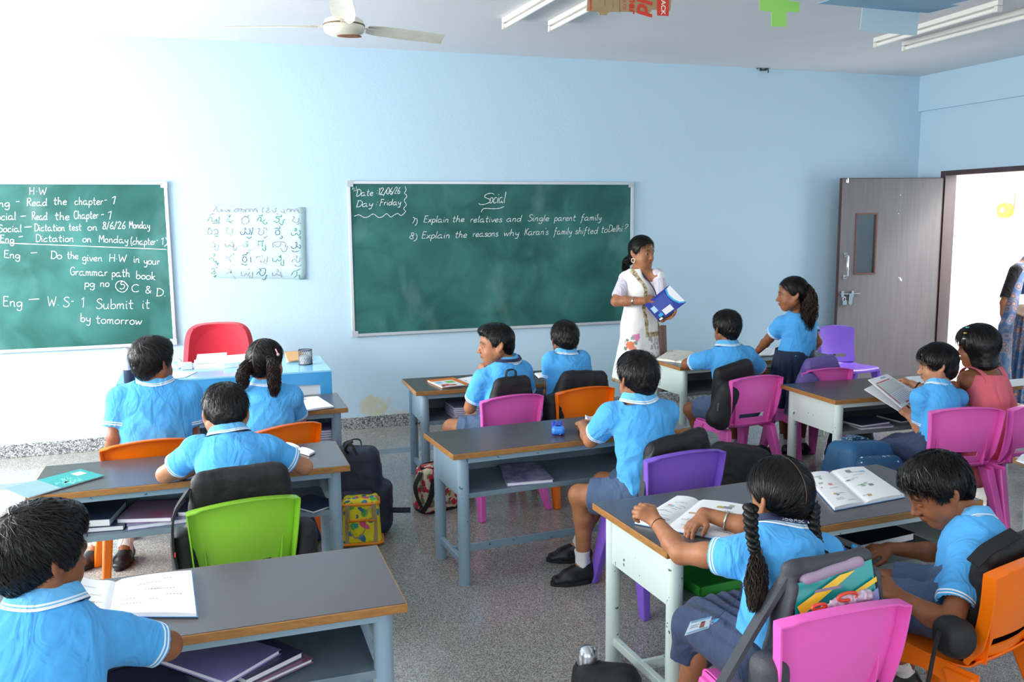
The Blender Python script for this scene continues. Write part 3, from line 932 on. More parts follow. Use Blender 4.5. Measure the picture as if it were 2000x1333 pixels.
class Sculpt:
    def __init__(s):
        s.ops = []

    def _put(s, fn, lo, hi, k, mode='u'):
        s.ops.append((fn, np.asarray(lo, float), np.asarray(hi, float), k, mode))

    def cone(s, a, b, ra, rb, k=0.01, mode='u'):
        a = np.asarray(a, float); b = np.asarray(b, float)
        ab = b - a; L2 = ab @ ab + 1e-12
        def fn(P):
            t = np.clip(((P - a) @ ab) / L2, 0, 1)
            q = P - a - t[..., None] * ab
            return np.sqrt((q * q).sum(-1)) - (ra + (rb - ra) * t)
        r = max(ra, rb)
        s._put(fn, np.minimum(a, b) - r, np.maximum(a, b) + r, k, mode)

    def chain(s, pts, rad, k=0.01):
        for i in range(len(pts) - 1):
            s.cone(pts[i], pts[i + 1], rad[i], rad[i + 1], k)

    def cutcone(s, a, b, ra, rb, p, n, k=0.01):
        """a cone that ends flat at the plane through p with normal n"""
        s.cone(a, b, ra, rb, k)
        fn, lo, hi, k_, m = s.ops.pop()
        n = unit(n); p = np.asarray(p, float)
        s._put(lambda P: np.maximum(fn(P), (P - p) @ n), lo, hi, k, m)

    def econe(s, a, b, A, B, side, k=0.01, mode='u', side2=None):
        """elliptic cone: A=(half width along side, half depth) at a, B at b"""
        a = np.asarray(a, float); b = np.asarray(b, float)
        ab = b - a; L = np.linalg.norm(ab); ax = ab / (L + 1e-9)
        sd = unit(np.asarray(side) - ax * (np.asarray(side) @ ax)); dp = np.cross(ax, sd)
        s2 = sd if side2 is None else unit(np.asarray(side2) - ax * (np.asarray(side2) @ ax))
        def fn(P):
            q = P - a
            z = q @ ax; t = np.clip(z / (L + 1e-9), 0, 1); z = z - t * L
            x = q @ sd; y = q @ dp
            if side2 is not None:
                an = math.atan2(np.cross(sd, s2) @ ax, sd @ s2) * t
                x, y = x * np.cos(an) + y * np.sin(an), -x * np.sin(an) + y * np.cos(an)
            w = A[0] + (B[0] - A[0]) * t; d = A[1] + (B[1] - A[1]) * t
            m = np.minimum(w, d)
            return (np.sqrt((x / w) ** 2 + (y / d) ** 2 + (z / m) ** 2) - 1) * m
        r = max(A + B)
        s._put(fn, np.minimum(a, b) - r, np.maximum(a, b) + r, k, mode)

    def ell(s, c, r, R=None, k=0.01, mode='u'):
        c = np.asarray(c, float); r = np.ones(3) * r
        R = np.eye(3) if R is None else np.asarray(R)
        m = r.min()
        def fn(P):
            q = (P - c) @ R.T / r
            l = np.sqrt((q * q).sum(-1))
            g = np.sqrt(((q / r) ** 2).sum(-1)) + 1e-9
            return np.where(l > 0.15, l * (l - 1) / g, (l - 1) * m)
        ext = np.sqrt(((R.T * r) ** 2).sum(1))
        s._put(fn, c - ext, c + ext, k, mode)

    def cut(s, fn, lo, hi):
        """keep only where fn <= 0 inside the box"""
        s._put(fn, lo, hi, 0.0, 'i')

    def rbox(s, c, half, R, r=0.02, k=0.01, mode='u', taper=0.0):
        c = np.asarray(c, float); hf = np.asarray(half, float) - r; R = np.asarray(R)
        def fn(P):
            q = (P - c) @ R.T
            if taper:
                f = 1 - taper * np.clip(q[..., 2] / half[2], -1, 1)
                q = np.stack([q[..., 0] / f, q[..., 1] / f, q[..., 2]], -1)
            d = np.abs(q) - hf
            return np.sqrt((np.maximum(d, 0) ** 2).sum(-1)) + np.minimum(d.max(-1), 0) - r
        ext = np.abs(R.T) @ np.asarray(half, float) * (1 + abs(taper))
        s._put(fn, c - ext, c + ext, k, mode)

    def plane(s, p, n, r):
        p = np.asarray(p, float); n = unit(n)
        s.cut(lambda P: (P - p) @ n, p - r, p + r)

    def mesh(s, h):
        lo = np.min([o[1] for o in s.ops if o[4] == 'u'], 0) - 0.03
        hi = np.max([o[2] for o in s.ops if o[4] == 'u'], 0) + 0.03
        n = np.ceil((hi - lo) / h).astype(int) + 1
        D = np.full(n, 0.05, np.float32)
        ax = [(lo[i] + np.arange(n[i]) * h).astype(np.float32) for i in range(3)]
        for fn, a, b, k, mode in s.ops:
            mgn = k + 2.5 * h
            i0 = np.clip(np.floor((a - mgn - lo) / h).astype(int), 0, n - 1); i1 = np.clip(np.ceil((b + mgn - lo) / h).astype(int) + 1, 1, n)
            if (i1 <= i0).any():
                continue
            G = np.stack(np.meshgrid(*[ax[q][i0[q]:i1[q]] for q in range(3)], indexing='ij'), -1)
            d = fn(G).astype(np.float32)
            sl = tuple(slice(i0[q], i1[q]) for q in range(3))
            O = D[sl]
            if mode == 'u':
                if k > 0:
                    hh = np.maximum(k - np.abs(O - d), 0) / k
                    D[sl] = np.minimum(O, d) - hh * hh * k * 0.25
                else:
                    D[sl] = np.minimum(O, d)
            elif mode == 's':
                hh = np.maximum(k - np.abs(O + d), 0) / max(k, 1e-6)
                D[sl] = np.maximum(O, -d) + hh * hh * k * 0.25
            else:
                D[sl] = np.maximum(O, d)
        ins = D < 0
        c = np.zeros(n - 1, np.uint8)
        for dx in (0, 1):
            for dy in (0, 1):
                for dz in (0, 1):
                    c += ins[dx:n[0] - 1 + dx, dy:n[1] - 1 + dy, dz:n[2] - 1 + dz]
        act = (c > 0) & (c < 8)
        cells = np.argwhere(act)
        idx = np.full(n - 1, -1, np.int64); idx[act] = np.arange(len(cells))
        cv = np.stack([D[cells[:, 0] + (q & 1), cells[:, 1] + ((q >> 1) & 1), cells[:, 2] + ((q >> 2) & 1)] for q in range(8)], 1).astype(float)
        acc = np.zeros((len(cells), 3)); cnt = np.zeros(len(cells))
        offs = np.array([[q & 1, (q >> 1) & 1, (q >> 2) & 1] for q in range(8)], float)
        for q in range(8):
            for bit in (1, 2, 4):
                if q & bit:
                    continue
                r = q | bit
                a, b = cv[:, q], cv[:, r]
                m = (a < 0) != (b < 0)
                t = np.where(m, a / np.where(m, a - b, 1), 0)
                acc += m[:, None] * (offs[q] + t[:, None] * (offs[r] - offs[q])); cnt += m
        V = lo + (cells + acc / cnt[:, None]) * h
        F = []
        for axis in range(3):
            sl0 = [slice(None)] * 3; sl1 = [slice(None)] * 3
            sl0[axis] = slice(0, -1); sl1[axis] = slice(1, None)
            A = ins[tuple(sl0)]; B = ins[tuple(sl1)]
            e = np.argwhere(A != B)
            o1, o2 = [(1, 2), (2, 0), (0, 1)][axis]
            e = e[(e[:, o1] > 0) & (e[:, o2] > 0) & (e[:, o1] < n[o1] - 1) & (e[:, o2] < n[o2] - 1)]
            inside = A[e[:, 0], e[:, 1], e[:, 2]]
            def cell(d1, d2):
                q = e.copy(); q[:, o1] -= d1; q[:, o2] -= d2
                return idx[q[:, 0], q[:, 1], q[:, 2]]
            Q = np.stack([cell(1, 1), cell(0, 1), cell(0, 0), cell(1, 0)], 1)
            Q[~inside] = Q[~inside][:, ::-1]
            F.append(Q)
        return V, np.concatenate(F)


def vert_normals(V, F):
    n = np.cross(V[F[:, 2]] - V[F[:, 0]], V[F[:, 3]] - V[F[:, 1]])
    N = np.zeros_like(V)
    for i in range(4):
        np.add.at(N, F[:, i], n)
    return N / (np.linalg.norm(N, axis=1)[:, None] + 1e-12)


def relax(V, F, it=1, w=0.5):
    for _ in range(it):
        A = np.zeros_like(V); c = np.zeros(len(V))
        for i in range(4):
            for j in ((i + 1) % 4, (i + 3) % 4):
                np.add.at(A, F[:, i], V[F[:, j]]); np.add.at(c, F[:, i], 1)
        V = V + w * (A / np.maximum(c, 1)[:, None] - V)
    return V


def mesh_obj(name, V, F, mats, parent, attrs=None, mi=None, smooth=True):
    Mi = np.array(_wm(parent).inverted())
    V = np.asarray(V) @ Mi[:3, :3].T + Mi[:3, 3]
    me = bpy.data.meshes.new(name)
    F = np.asarray(F)
    me.vertices.add(len(V)); me.vertices.foreach_set('co', V.astype(np.float32).ravel())
    k = F.shape[1]
    me.loops.add(F.size); me.loops.foreach_set('vertex_index', F.astype(np.int32).ravel())
    me.polygons.add(len(F)); me.polygons.foreach_set('loop_start', np.arange(0, F.size, k, dtype=np.int32))
    me.polygons.foreach_set('use_smooth', np.ones(len(F), bool) if smooth else np.zeros(len(F), bool))
    for q in (mats if isinstance(mats, (list, tuple)) else [mats]):
        me.materials.append(q)
    if mi is not None:
        me.polygons.foreach_set('material_index', np.asarray(mi, np.int32))
    for an, av in (attrs or {}).items():
        if np.ndim(av) == 2:
            a = me.attributes.new(an, 'FLOAT_COLOR', 'POINT'); a.data.foreach_set('color', np.asarray(av, np.float32).ravel())
            continue
        a = me.attributes.new(an, 'FLOAT', 'POINT'); a.data.foreach_set('value', np.asarray(av, np.float32))
    me.update(calc_edges=True)
    me.validate()
    o = bpy.data.objects.new(name, me); COL.objects.link(o)
    o.parent = parent; WM[o.name] = _wm(parent)
    return o


# ------------------------------------------------------------ materials of people
def skin_mat(name, col):
    m = mat(name, col, 0.5, spec=0.35); t = NT(m)
    t.b.inputs['Subsurface Weight'].default_value = 0.12
    t.b.inputs['Subsurface Radius'].default_value = (0.02, 0.008, 0.004)
    t.b.inputs['Subsurface Scale'].default_value = 0.4
    tc = t.add('ShaderNodeTexCoord'); n = t.add('ShaderNodeTexNoise'); n.inputs['Scale'].default_value = 22; n.inputs['Detail'].default_value = 5
    t.link(tc.outputs['Object'], n.inputs['Vector'])
    r = t.add('ShaderNodeValToRGB'); c = lin(col)
    r.color_ramp.elements[0].color = tuple(v * 0.86 for v in c[:3]) + (1,); r.color_ramp.elements[1].color = tuple(min(1, v * 1.1) for v in c[:3]) + (1,)
    r.color_ramp.elements[0].position = 0.35; r.color_ramp.elements[1].position = 0.65
    t.link(n.outputs[0], r.inputs[0])
    out = r.outputs[0]
    for an, colr in (('lips', '8c3f3c'), ('brow', '17110f')):
        a = t.add('ShaderNodeAttribute'); a.attribute_name = an
        x = t.add('ShaderNodeMix', data_type='RGBA'); t.link(a.outputs['Fac'], x.inputs[0]); t.link(out, x.inputs[6]); x.inputs[7].default_value = lin(colr)
        out = x.outputs[2]
    t.link(out, t.b.inputs['Base Color'])
    return m


def cloth_mat(name, col, stripe=None, rough=0.85, bumpk=0.25, scale=900):
    m = mat(name, col, rough, spec=0.15, sheen=0.08); t = NT(m)
    tc = t.add('ShaderNodeTexCoord')
    n = t.add('ShaderNodeTexNoise'); n.inputs['Scale'].default_value = scale; t.link(tc.outputs['Object'], n.inputs['Vector'])
    bp = t.add('ShaderNodeBump'); bp.inputs['Strength'].default_value = bumpk; bp.inputs['Distance'].default_value = 0.001
    t.link(n.outputs[0], bp.inputs['Height'])
    n2 = t.add('ShaderNodeTexNoise'); n2.inputs['Scale'].default_value = 9; n2.inputs['Detail'].default_value = 2.5; n2.inputs['Distortion'].default_value = 1.6
    mp = t.add('ShaderNodeMapping'); mp.inputs['Rotation'].default_value = (0.3, 0.6, 0.4); mp.inputs['Scale'].default_value = (1.5, 1, 0.55)
    t.link(tc.outputs['Object'], mp.inputs[0]); t.link(mp.outputs[0], n2.inputs['Vector'])
    b2 = t.add('ShaderNodeBump'); b2.inputs['Strength'].default_value = 0.55; b2.inputs['Distance'].default_value = 0.03
    t.link(n2.outputs[0], b2.inputs['Height']); t.link(bp.outputs[0], b2.inputs['Normal']); t.link(b2.outputs[0], t.b.inputs['Normal'])
    if stripe:
        a = t.add('ShaderNodeAttribute'); a.attribute_name = 'hem'
        prev = None
        for lo, hi in stripe[1]:
            g = t.add('ShaderNodeMath', operation='GREATER_THAN'); t.link(a.outputs['Fac'], g.inputs[0]); g.inputs[1].default_value = lo
            l = t.add('ShaderNodeMath', operation='LESS_THAN'); t.link(a.outputs['Fac'], l.inputs[0]); l.inputs[1].default_value = hi
            mu = t.add('ShaderNodeMath', operation='MULTIPLY'); t.link(g.outputs[0], mu.inputs[0]); t.link(l.outputs[0], mu.inputs[1])
            if prev is not None:
                ad = t.add('ShaderNodeMath', operation='ADD'); t.link(prev, ad.inputs[0]); t.link(mu.outputs[0], ad.inputs[1]); prev = ad.outputs[0]
            else:
                prev = mu.outputs[0]
        x = t.add('ShaderNodeMix', data_type='RGBA'); t.link(prev, x.inputs[0]); x.inputs[6].default_value = lin(col); x.inputs[7].default_value = lin(stripe[0])
        t.link(x.outputs[2], t.b.inputs['Base Color'])
    return m


def hair_mat(name, col):
    m = mat(name, col, 0.40, spec=0.32); t = NT(m)
    t.b.inputs['Anisotropic'].default_value = 0.5
    return m


SKIN = {'a': skin_mat('skin_medium_brown', 'a8714f'), 'b': skin_mat('skin_brown', '8f5a3c'), 'c': skin_mat('skin_deep_brown', '74452e'), 'd': skin_mat('skin_light_brown', 'b98262')}
M_shirt = cloth_mat('sky_blue_polo', '55aeee', ('f4f8fb', ((0.006, 0.0105), (0.0155, 0.020))))
M_collar = cloth_mat('polo_collar', '6cbcf2')
M_white = cloth_mat('white_knit', 'eef3f7')
M_navy = cloth_mat('navy_uniform_cloth', '3d4a66', rough=0.8)
M_short = cloth_mat('slate_blue_shorts', '4f6280', rough=0.8)
M_hair = hair_mat('black_hair', '0f0c0b')
M_hair2 = hair_mat('dark_brown_hair', '241812')
M_shoe = mat('black_shoe_leather', '17171a', 0.42, spec=0.5)
M_sole = mat('black_rubber', '202022', 0.7)
M_sock = cloth_mat('white_sock', 'f0efee')


def rotm(yaw, pitch=0.0, roll=0.0):
    """rows = right, forward, up of something turned left by yaw, bowed by pitch, tilted to its right by roll (degrees)"""
    y, p, r = R_(yaw), R_(pitch), R_(roll)
    f = V3(-math.sin(y) * math.cos(p), math.cos(y) * math.cos(p), -math.sin(p))
    x = V3(math.cos(y), math.sin(y), 0)
    u = np.cross(x, f)
    x2 = math.cos(r) * x - math.sin(r) * u; u2 = math.sin(r) * x + math.cos(r) * u
    return np.array([x2, f, u2])


# ------------------------------------------------------------ head, hair, hands, feet
def sculpt_head(S, c, R, s, neck, face=True, ear=1.0, adult=0.0, nr=1.0):
    L = lambda x, y, z: c + s * (V3(x, y, z) @ R)
    e = lambda p, r, k, mode='u', RR=None: S.ell(L(*p), np.array(r) * s, R if RR is None else RR, k * s, mode)
    S.cone(L(0, -0.028, -0.045), neck + V3(0, 0, -0.02), 0.043 * s * nr, 0.05 * s * nr, 0.03 * s)
    e((0, -0.006, 0.018), (0.0715, 0.09, 0.083), 0.01)
    fx = 0.0565 - 0.002 * adult; fz = 0.072 + 0.006 * adult
    e((0, 0.026, -0.032), (fx, 0.0585, fz), 0.03)
    e((0, 0.05, -0.088 - 0.006 * adult), (0.026, 0.026, 0.02), 0.03)
    for q in (-1, 1):
        e((q * 0.034, 0.046, -0.05), (0.026, 0.03, 0.026), 0.02)
        S.cone(L(q * 0.056, -0.005, -0.05), L(q * 0.022, 0.052, -0.094), 0.018 * s, 0.014 * s, 0.03 * s)
    if face:
        S.cone(L(-0.03, 0.076, 0.006), L(0.03, 0.076, 0.006), 0.010 * s, 0.010 * s, 0.015 * s)
        for q in (-1, 1):
            e((q * 0.030, 0.092, -0.012), (0.017, 0.010, 0.0095), 0.010, 's')
        S.cone(L(0, 0.083, -0.006), L(0, 0.098, -0.038), 0.006 * s, 0.0095 * s, 0.010 * s)
        e((0, 0.1, -0.041), (0.0095, 0.0095, 0.0085), 0.006)
        for q in (-1, 1):
            e((q * 0.0105, 0.091, -0.044), (0.0075, 0.009, 0.007), 0.005)
        for q in (-1, 1):
            S.cone(L(q * 0.019, 0.076, -0.066), L(q * 0.004, 0.088, -0.0625), 0.0035 * s, 0.0055 * s, 0.006 * s)
            S.cone(L(q * 0.017, 0.075, -0.0685), L(q * 0.004, 0.085, -0.0725), 0.0035 * s, 0.0062 * s, 0.006 * s)
        S.cone(L(-0.012, 0.0935, -0.0672), L(0.012, 0.0935, -0.0672), 0.0022 * s, 0.0022 * s, 0.003 * s, 's')
    for q in (-1, 1):
        a = R_(22)
        E = np.array([R[0], R[1] * math.cos(a) + R[2] * math.sin(a), R[2] * math.cos(a) - R[1] * math.sin(a)])
        w = R_(28) * q
        E2 = np.array([E[0] * math.cos(w) + E[1] * math.sin(w) * 1, E[1] * math.cos(w) - E[0] * math.sin(w), E[2]])
        k = ear
        S.ell(L(q * 0.0755, -0.012, -0.012), np.array((0.0075, 0.0185, 0.029)) * s * k, E2, 0.006 * s)
        S.ell(L(q * 0.0735, -0.006, -0.036), np.array((0.006, 0.0085, 0.011)) * s * k, E2, 0.006 * s)
        S.ell(L(q * 0.0835, -0.007, -0.010), np.array((0.006, 0.009, 0.016)) * s * k, E2, 0.004 * s, 's')


def head_masks(V, c, R, s, adult):
    q = (V - c) @ R.T / s
    lips = np.exp(-((q[:, 0] / 0.017) ** 4 + ((q[:, 2] + 0.0675) / 0.0085) ** 4)) * (q[:, 1] > 0.07)
    ax = np.abs(q[:, 0])
    zc = 0.0085 + 0.006 * np.sin(np.clip((ax - 0.012) / 0.034, 0, 1) * PI) - 0.004 * np.clip((ax - 0.03) / 0.02, 0, 1)
    brow = np.exp(-(((ax - 0.030) / 0.0195) ** 6 + ((q[:, 2] - zc) / 0.0042) ** 4)) * (q[:, 1] > 0.045) * 0.9
    return np.clip(lips, 0, 1) * 0.8, np.clip(brow, 0, 1)


def strands(V, N, c, R, s, n, length, rs, flow, lift=0.002, width=0.0013, jitter=0.25, cen=(0, -0.006, 0.018), stick=1.0):
    """hair strands lying on the cap; flow(local points) -> local direction"""
    pick = rs.integers(0, len(V), n)
    P = (V[pick] - c) @ R.T / s
    Nn = N[pick] @ R.T
    ce = np.array(cen)
    d = flow(P) + rs.normal(0, jitter, (n, 3))
    d -= Nn * (d * Nn).sum(1)[:, None]; d /= np.linalg.norm(d, axis=1)[:, None] + 1e-9
    L = length * rs.uniform(0.55, 1.1, n)
    rad0 = np.linalg.norm(P - ce, axis=1)
    K = 5
    pts = []
    p = P + Nn * 0.0005
    for k in range(K):
        pts.append(p.copy())
        p = p + d * (L / (K - 1))[:, None]
        if stick:
            v = p - ce; r = np.linalg.norm(v, axis=1)
            tgt = rad0 + lift * (k + 1) / K * rs.uniform(0.2, 1.6, n)
            pn = ce + v / r[:, None] * (r * (1 - stick) + tgt * stick)[:, None]
            d = pn - pts[-1]; d /= np.linalg.norm(d, axis=1)[:, None] + 1e-9
            p = pn
        else:
            d = d + V3(0, 0, -0.1); d /= np.linalg.norm(d, axis=1)[:, None]
    pts = np.stack(pts, 1)
    T = np.gradient(pts, axis=1); out = pts - ce; out /= np.linalg.norm(out, axis=2)[..., None]
    sd = np.cross(T, out); sd /= np.linalg.norm(sd, axis=2)[..., None] + 1e-9
    wd = width * np.linspace(1.0, 0.15, K)[None, :, None] * rs.uniform(0.6, 1.3, (n, 1, 1))
    tilt = rs.normal(0, 0.35, (n, 1, 1))
    sd = sd + out * tilt
    A = pts - sd * wd; B = pts + sd * wd
    VV = np.stack([A, B], 2).reshape(n, K * 2, 3)
    base = (np.arange(n) * K * 2)[:, None, None]
    f = np.array([[2 * k, 2 * k + 1, 2 * k + 3, 2 * k + 2] for k in range(K - 1)])[None]
    return c + s * (VV.reshape(-1, 3) @ R), (base + f).reshape(-1, 4)


def hair_cap(c, R, s, style, rs, h=0.004, n=2600, fr=0.0):
    S = Sculpt()
    L = lambda x, y, z: c + s * (V3(x, y, z) @ R)
    th = {'short': 0.012, 'crew': 0.007, 'girl': 0.010, 'bob': 0.016, 'toddler': 0.014, 'lady': 0.010}[style]
    S.ell(L(0, -0.008, 0.021), (np.array((0.0715, 0.09, 0.083)) + th) * s, R, 0.0)
    if style in ('short', 'crew'):
        S.ell(L(0, 0.045, 0.075), np.array((0.05, 0.05, 0.03)) * s, R, 0.03 * s)
        S.ell(L(0, -0.06, -0.03), np.array((0.052, 0.04, 0.05)) * s, R, 0.02 * s)
        gz = [-0.2, -0.085, -0.045, -0.02, 0.0, 0.03, 0.045, 0.06, 0.2]; gy = [-0.05, -0.045, -0.03, 0.005, 0.030, 0.042, 0.062, 0.12, 0.2]
        zmin = -0.082
    elif style == 'girl':
        S.ell(L(0, -0.06, -0.03), np.array((0.05, 0.035, 0.05)) * s, R, 0.02 * s)
        gz = [-0.2, -0.085, -0.045, -0.02, 0.0, 0.03, 0.06, 0.07, 0.2]; gy = [-0.05, -0.045, -0.03, 0.0, 0.022, 0.04, 0.068, 0.09, 0.2]
        zmin = -0.075
    elif style == 'toddler':
        S.ell(L(0, -0.05, -0.045), np.array((0.066, 0.05, 0.05)) * s, R, 0.03 * s)
        S.ell(L(0, 0.06, 0.06), np.array((0.05, 0.03, 0.03)) * s, R, 0.03 * s)
        gz = [-0.2, -0.1, -0.05, -0.02, 0.0, 0.02, 0.035, 0.05, 0.2]; gy = [-0.03, -0.025, -0.005, 0.02, 0.045, 0.06, 0.075, 0.13, 0.2]
        zmin = -0.098
    elif style == 'bob':
        for q in (-1, 1):
            S.econe(L(q * 0.045, -0.01, -0.01), L(q * 0.055, -0.018, -0.105), (0.032 * s, 0.05 * s), (0.03 * s, 0.045 * s), R[0], 0.03 * s)
        S.econe(L(0, -0.05, 0), L(0, -0.05, -0.105), (0.07 * s, 0.045 * s), (0.078 * s, 0.035 * s), R[0], 0.03 * s)
        S.ell(L(0, 0.06, 0.055), np.array((0.055, 0.035, 0.035)) * s, R, 0.03 * s)
        gz = [-0.2, -0.12, -0.05, -0.02, 0.0, 0.02, 0.03, 0.045, 0.2]; gy = [0.01, 0.012, 0.03, 0.045, 0.055, 0.065, 0.08, 0.14, 0.2]
        zmin = -0.125
    else:
        gz = [-0.2, -0.085, -0.045, -0.02, 0.0, 0.03, 0.06, 0.075, 0.2]; gy = [-0.05, -0.045, -0.03, 0.004, 0.028, 0.044, 0.068, 0.082, 0.2]
        zmin = -0.07
        S.ell(L(0, -0.06, -0.02), np.array((0.05, 0.04, 0.05)) * s, R, 0.02 * s)
    gy = [v + fr for v in gy]
    def face_cut(P):
        q = (P - c) @ R.T / s
        jag = 0.004 * np.sin(q[..., 0] * 230) + 0.003 * np.sin(q[..., 0] * 517 + 1)
        return np.maximum(q[..., 1] - np.interp(q[..., 2] - jag, gz, gy), zmin - q[..., 2]) * s * 0.8
    S.cut(face_cut, c - 0.25 * s, c + 0.25 * s)
    V, F = S.mesh(h * s)
    V = relax(V, F, 1)
    N = vert_normals(V, F)
    q = (V - c) @ R.T / s
    V = V + N * ((0.0010 if style in ('bob', 'girl', 'lady') else 0.0020) * s * vnoise(np.stack([q[:, 0] * 90, q[:, 1] * 60, q[:, 2] * 60], 1), 3))[:, None]
    wh = V3(0.012, -0.055, 0.085)
    if style in ('short', 'crew', 'toddler'):
        flow = lambda P: (P - wh) / 0.1 + V3(0, 0.25, -0.35) + np.stack([-(P[:, 1] - wh[1]), P[:, 0] - wh[0], 0 * P[:, 0]], 1) * 5
        ln = {'short': 0.05, 'crew': 0.022, 'toddler': 0.055}[style]
        sv, sf = strands(V, N, c, R, s, n, ln, rs, flow, lift=0.004 if style != 'crew' else 0.003)
    elif style == 'bob':
        flow = lambda P: np.stack([P[:, 0] * 2, (P[:, 1]) * 1.0, -0.4 - 6 * np.clip(0.06 - P[:, 2], 0, 1)], 1) + (P - V3(0, 0.0, 0.1)) * 6
        sv, sf = strands(V, N, c, R, s, n, 0.07, rs, flow, lift=0.003, jitter=0.1)
    else:
        tie = V3(0, -0.1, -0.03)
        if style == 'girl':
            flow = lambda P: np.where(P[:, :1] > 0, V3(0.085, -0.045, -0.055), V3(-0.085, -0.045, -0.055)) - P
        elif style == 'lady':
            flow = lambda P: V3(0, -0.095, -0.05) - P
        sv, sf = strands(V, N, c, R, s, n, 0.06, rs, flow, lift=0.0012, jitter=0.012, width=0.001)
    return np.concatenate([V, sv]), np.concatenate([F, sf + len(V)])


def hair_bundle(pts, rad, rs, n=260, wave=0.0, strand_w=0.0022, core=True, taper=0.35):
    """a hanging tail of hair: core plus loose strands"""
    C = spline(pts, 8); m = len(C)
    rr = np.interp(np.linspace(0, 1, m), np.linspace(0, 1, len(rad)), rad)
    mb = MB()
    if core:
        mb.tube(C, rr * np.linspace(0.8, 0.4, m), 14)
    T = np.gradient(C, axis=0); T /= np.linalg.norm(T, axis=1)[:, None]
    u = unit(np.cross(T[0], V3(0.3, 1, 0.1)))
    fr = []
    for i in range(m):
        u = unit(u - T[i] * (u @ T[i])); fr.append((u, np.cross(T[i], u)))
    for _ in range(n):
        a = rs.uniform(0, 2 * PI); r0 = math.sqrt(rs.uniform(0.45, 1.05)); ph = rs.uniform(0, 6.28); fq = rs.uniform(1.5, 3.0)
        i0 = int(rs.integers(0, max(1, m // 3))); i1 = min(m, int(m * rs.uniform(0.75, 1.0)) + 1)
        path = []
        for i in range(i0, i1, 2):
            f = i / m
            aa = a + wave * math.sin(ph + f * 6.28 * fq) + 0.25 * math.sin(ph * 2 + f * 9)
            k = rr[i] * r0 * (1 + (0.12 + 0.22 * wave) * math.sin(ph + f * (14 + 10 * wave)))
            path.append(C[i] + fr[i][0] * k * math.cos(aa) + fr[i][1] * k * math.sin(aa))
        if len(path) > 2:
            mb.tube(path, np.linspace(1, taper, len(path)) * strand_w * rs.uniform(.7, 1.3), 4, cap=False)
    return mb


def braid(pts, r, turns, rs):
    """three strands woven along pts"""
    C = spline(pts, 14); m = len(C)
    T = np.gradient(C, axis=0); T /= np.linalg.norm(T, axis=1)[:, None]
    u = unit(np.cross(T[0], V3(0, 1, 0.05))); mb = MB()
    fr = []
    for i in range(m):
        u = unit(u - T[i] * (u @ T[i])); fr.append((u, np.cross(T[i], u)))
    for k in range(3):
        path = []; rad = []
        for i in range(m):
            f = i / (m - 1); a = f * turns * 2 * PI + k * 2 * PI / 3
            q = r * (1 - 0.3 * f)
            path.append(C[i] + fr[i][0] * q * 0.62 * math.cos(a) + fr[i][1] * q * 0.42 * math.sin(2 * a)); rad.append(q * 0.60)
        mb.tube(path, rad, 10)
        for _ in range(10):
            a0 = rs.uniform(0, 6.28); P2 = []
            for i in range(0, m, 2):
                a = a0 + i * 0.05
                P2.append(path[i] + rad[i] * 0.97 * (fr[i][0] * math.cos(a) + fr[i][1] * math.sin(a)))
            mb.tube(P2, 0.0012, 4, cap=False)
    return mb


def sculpt_hand(S, w, F, U, thumb, s, curl=(25, 25, 25, 25), spread=4, thumb_in=25, k=0.004):
    """w wrist, F pointing along the hand, U out of the back of the hand, thumb +1/-1: side of cross(F,U) that carries the thumb"""
    F = unit(F); U = unit(U - F * (U @ F)); X = np.cross(F, U) * thumb
    P = lambda x, y, z: w + s * (X * x + F * y + U * z)
    S.econe(P(0, 0.004, 0), P(0.0, 0.058, 0.0), (0.020 * s, 0.0135 * s), (0.031 * s, 0.0105 * s), X, 0.014 * s)
    S.cone(P(0.014, 0.018, -0.004), P(0.030, 0.040, -0.006), 0.013 * s, 0.011 * s, 0.012 * s)
    for i, (x, y, l) in enumerate(((0.0235, 0.060, 0.052), (0.008, 0.064, 0.058), (-0.0075, 0.062, 0.054), (-0.022, 0.055, 0.043))):
        a = R_(curl[i] * 0.55); sp = R_((1.5 - i) * spread)
        p = P(x, y, 0.001); f = F * math.cos(sp) + X * math.sin(sp)
        r = 0.0082 * s if i < 3 else 0.0072 * s
        segs = (0.44 * l, 0.31 * l, 0.27 * l)
        for j, sg in enumerate(segs):
            an = a if j == 0 else a + R_(curl[i]) * (0.9 if j == 1 else 1.6)
            d = f * math.cos(an) - U * math.sin(an)
            q = p + d * sg * s * 1.08
            S.cone(p, q, r, r * 0.93, k * s)
            p = q; r *= 0.93
    a = R_(thumb_in)
    d1 = unit(F * 0.75 + X * 0.75 - U * 0.25); d2 = unit(F * math.cos(a) + X * 0.35 * math.cos(a) - X * 0.5 * math.sin(a) - U * math.sin(a) * 0.8)
    p0 = P(0.024, 0.022, -0.004); p1 = p0 + d1 * 0.030 * s; p2 = p1 + d2 * 0.022 * s; p3 = p2 + d2 * 0.016 * s
    S.cone(p0, p1, 0.0105 * s, 0.009 * s, 0.008 * s); S.cone(p1, p2, 0.009 * s, 0.0085 * s, 0.004 * s); S.cone(p2, p3, 0.0085 * s, 0.007 * s, 0.003 * s)


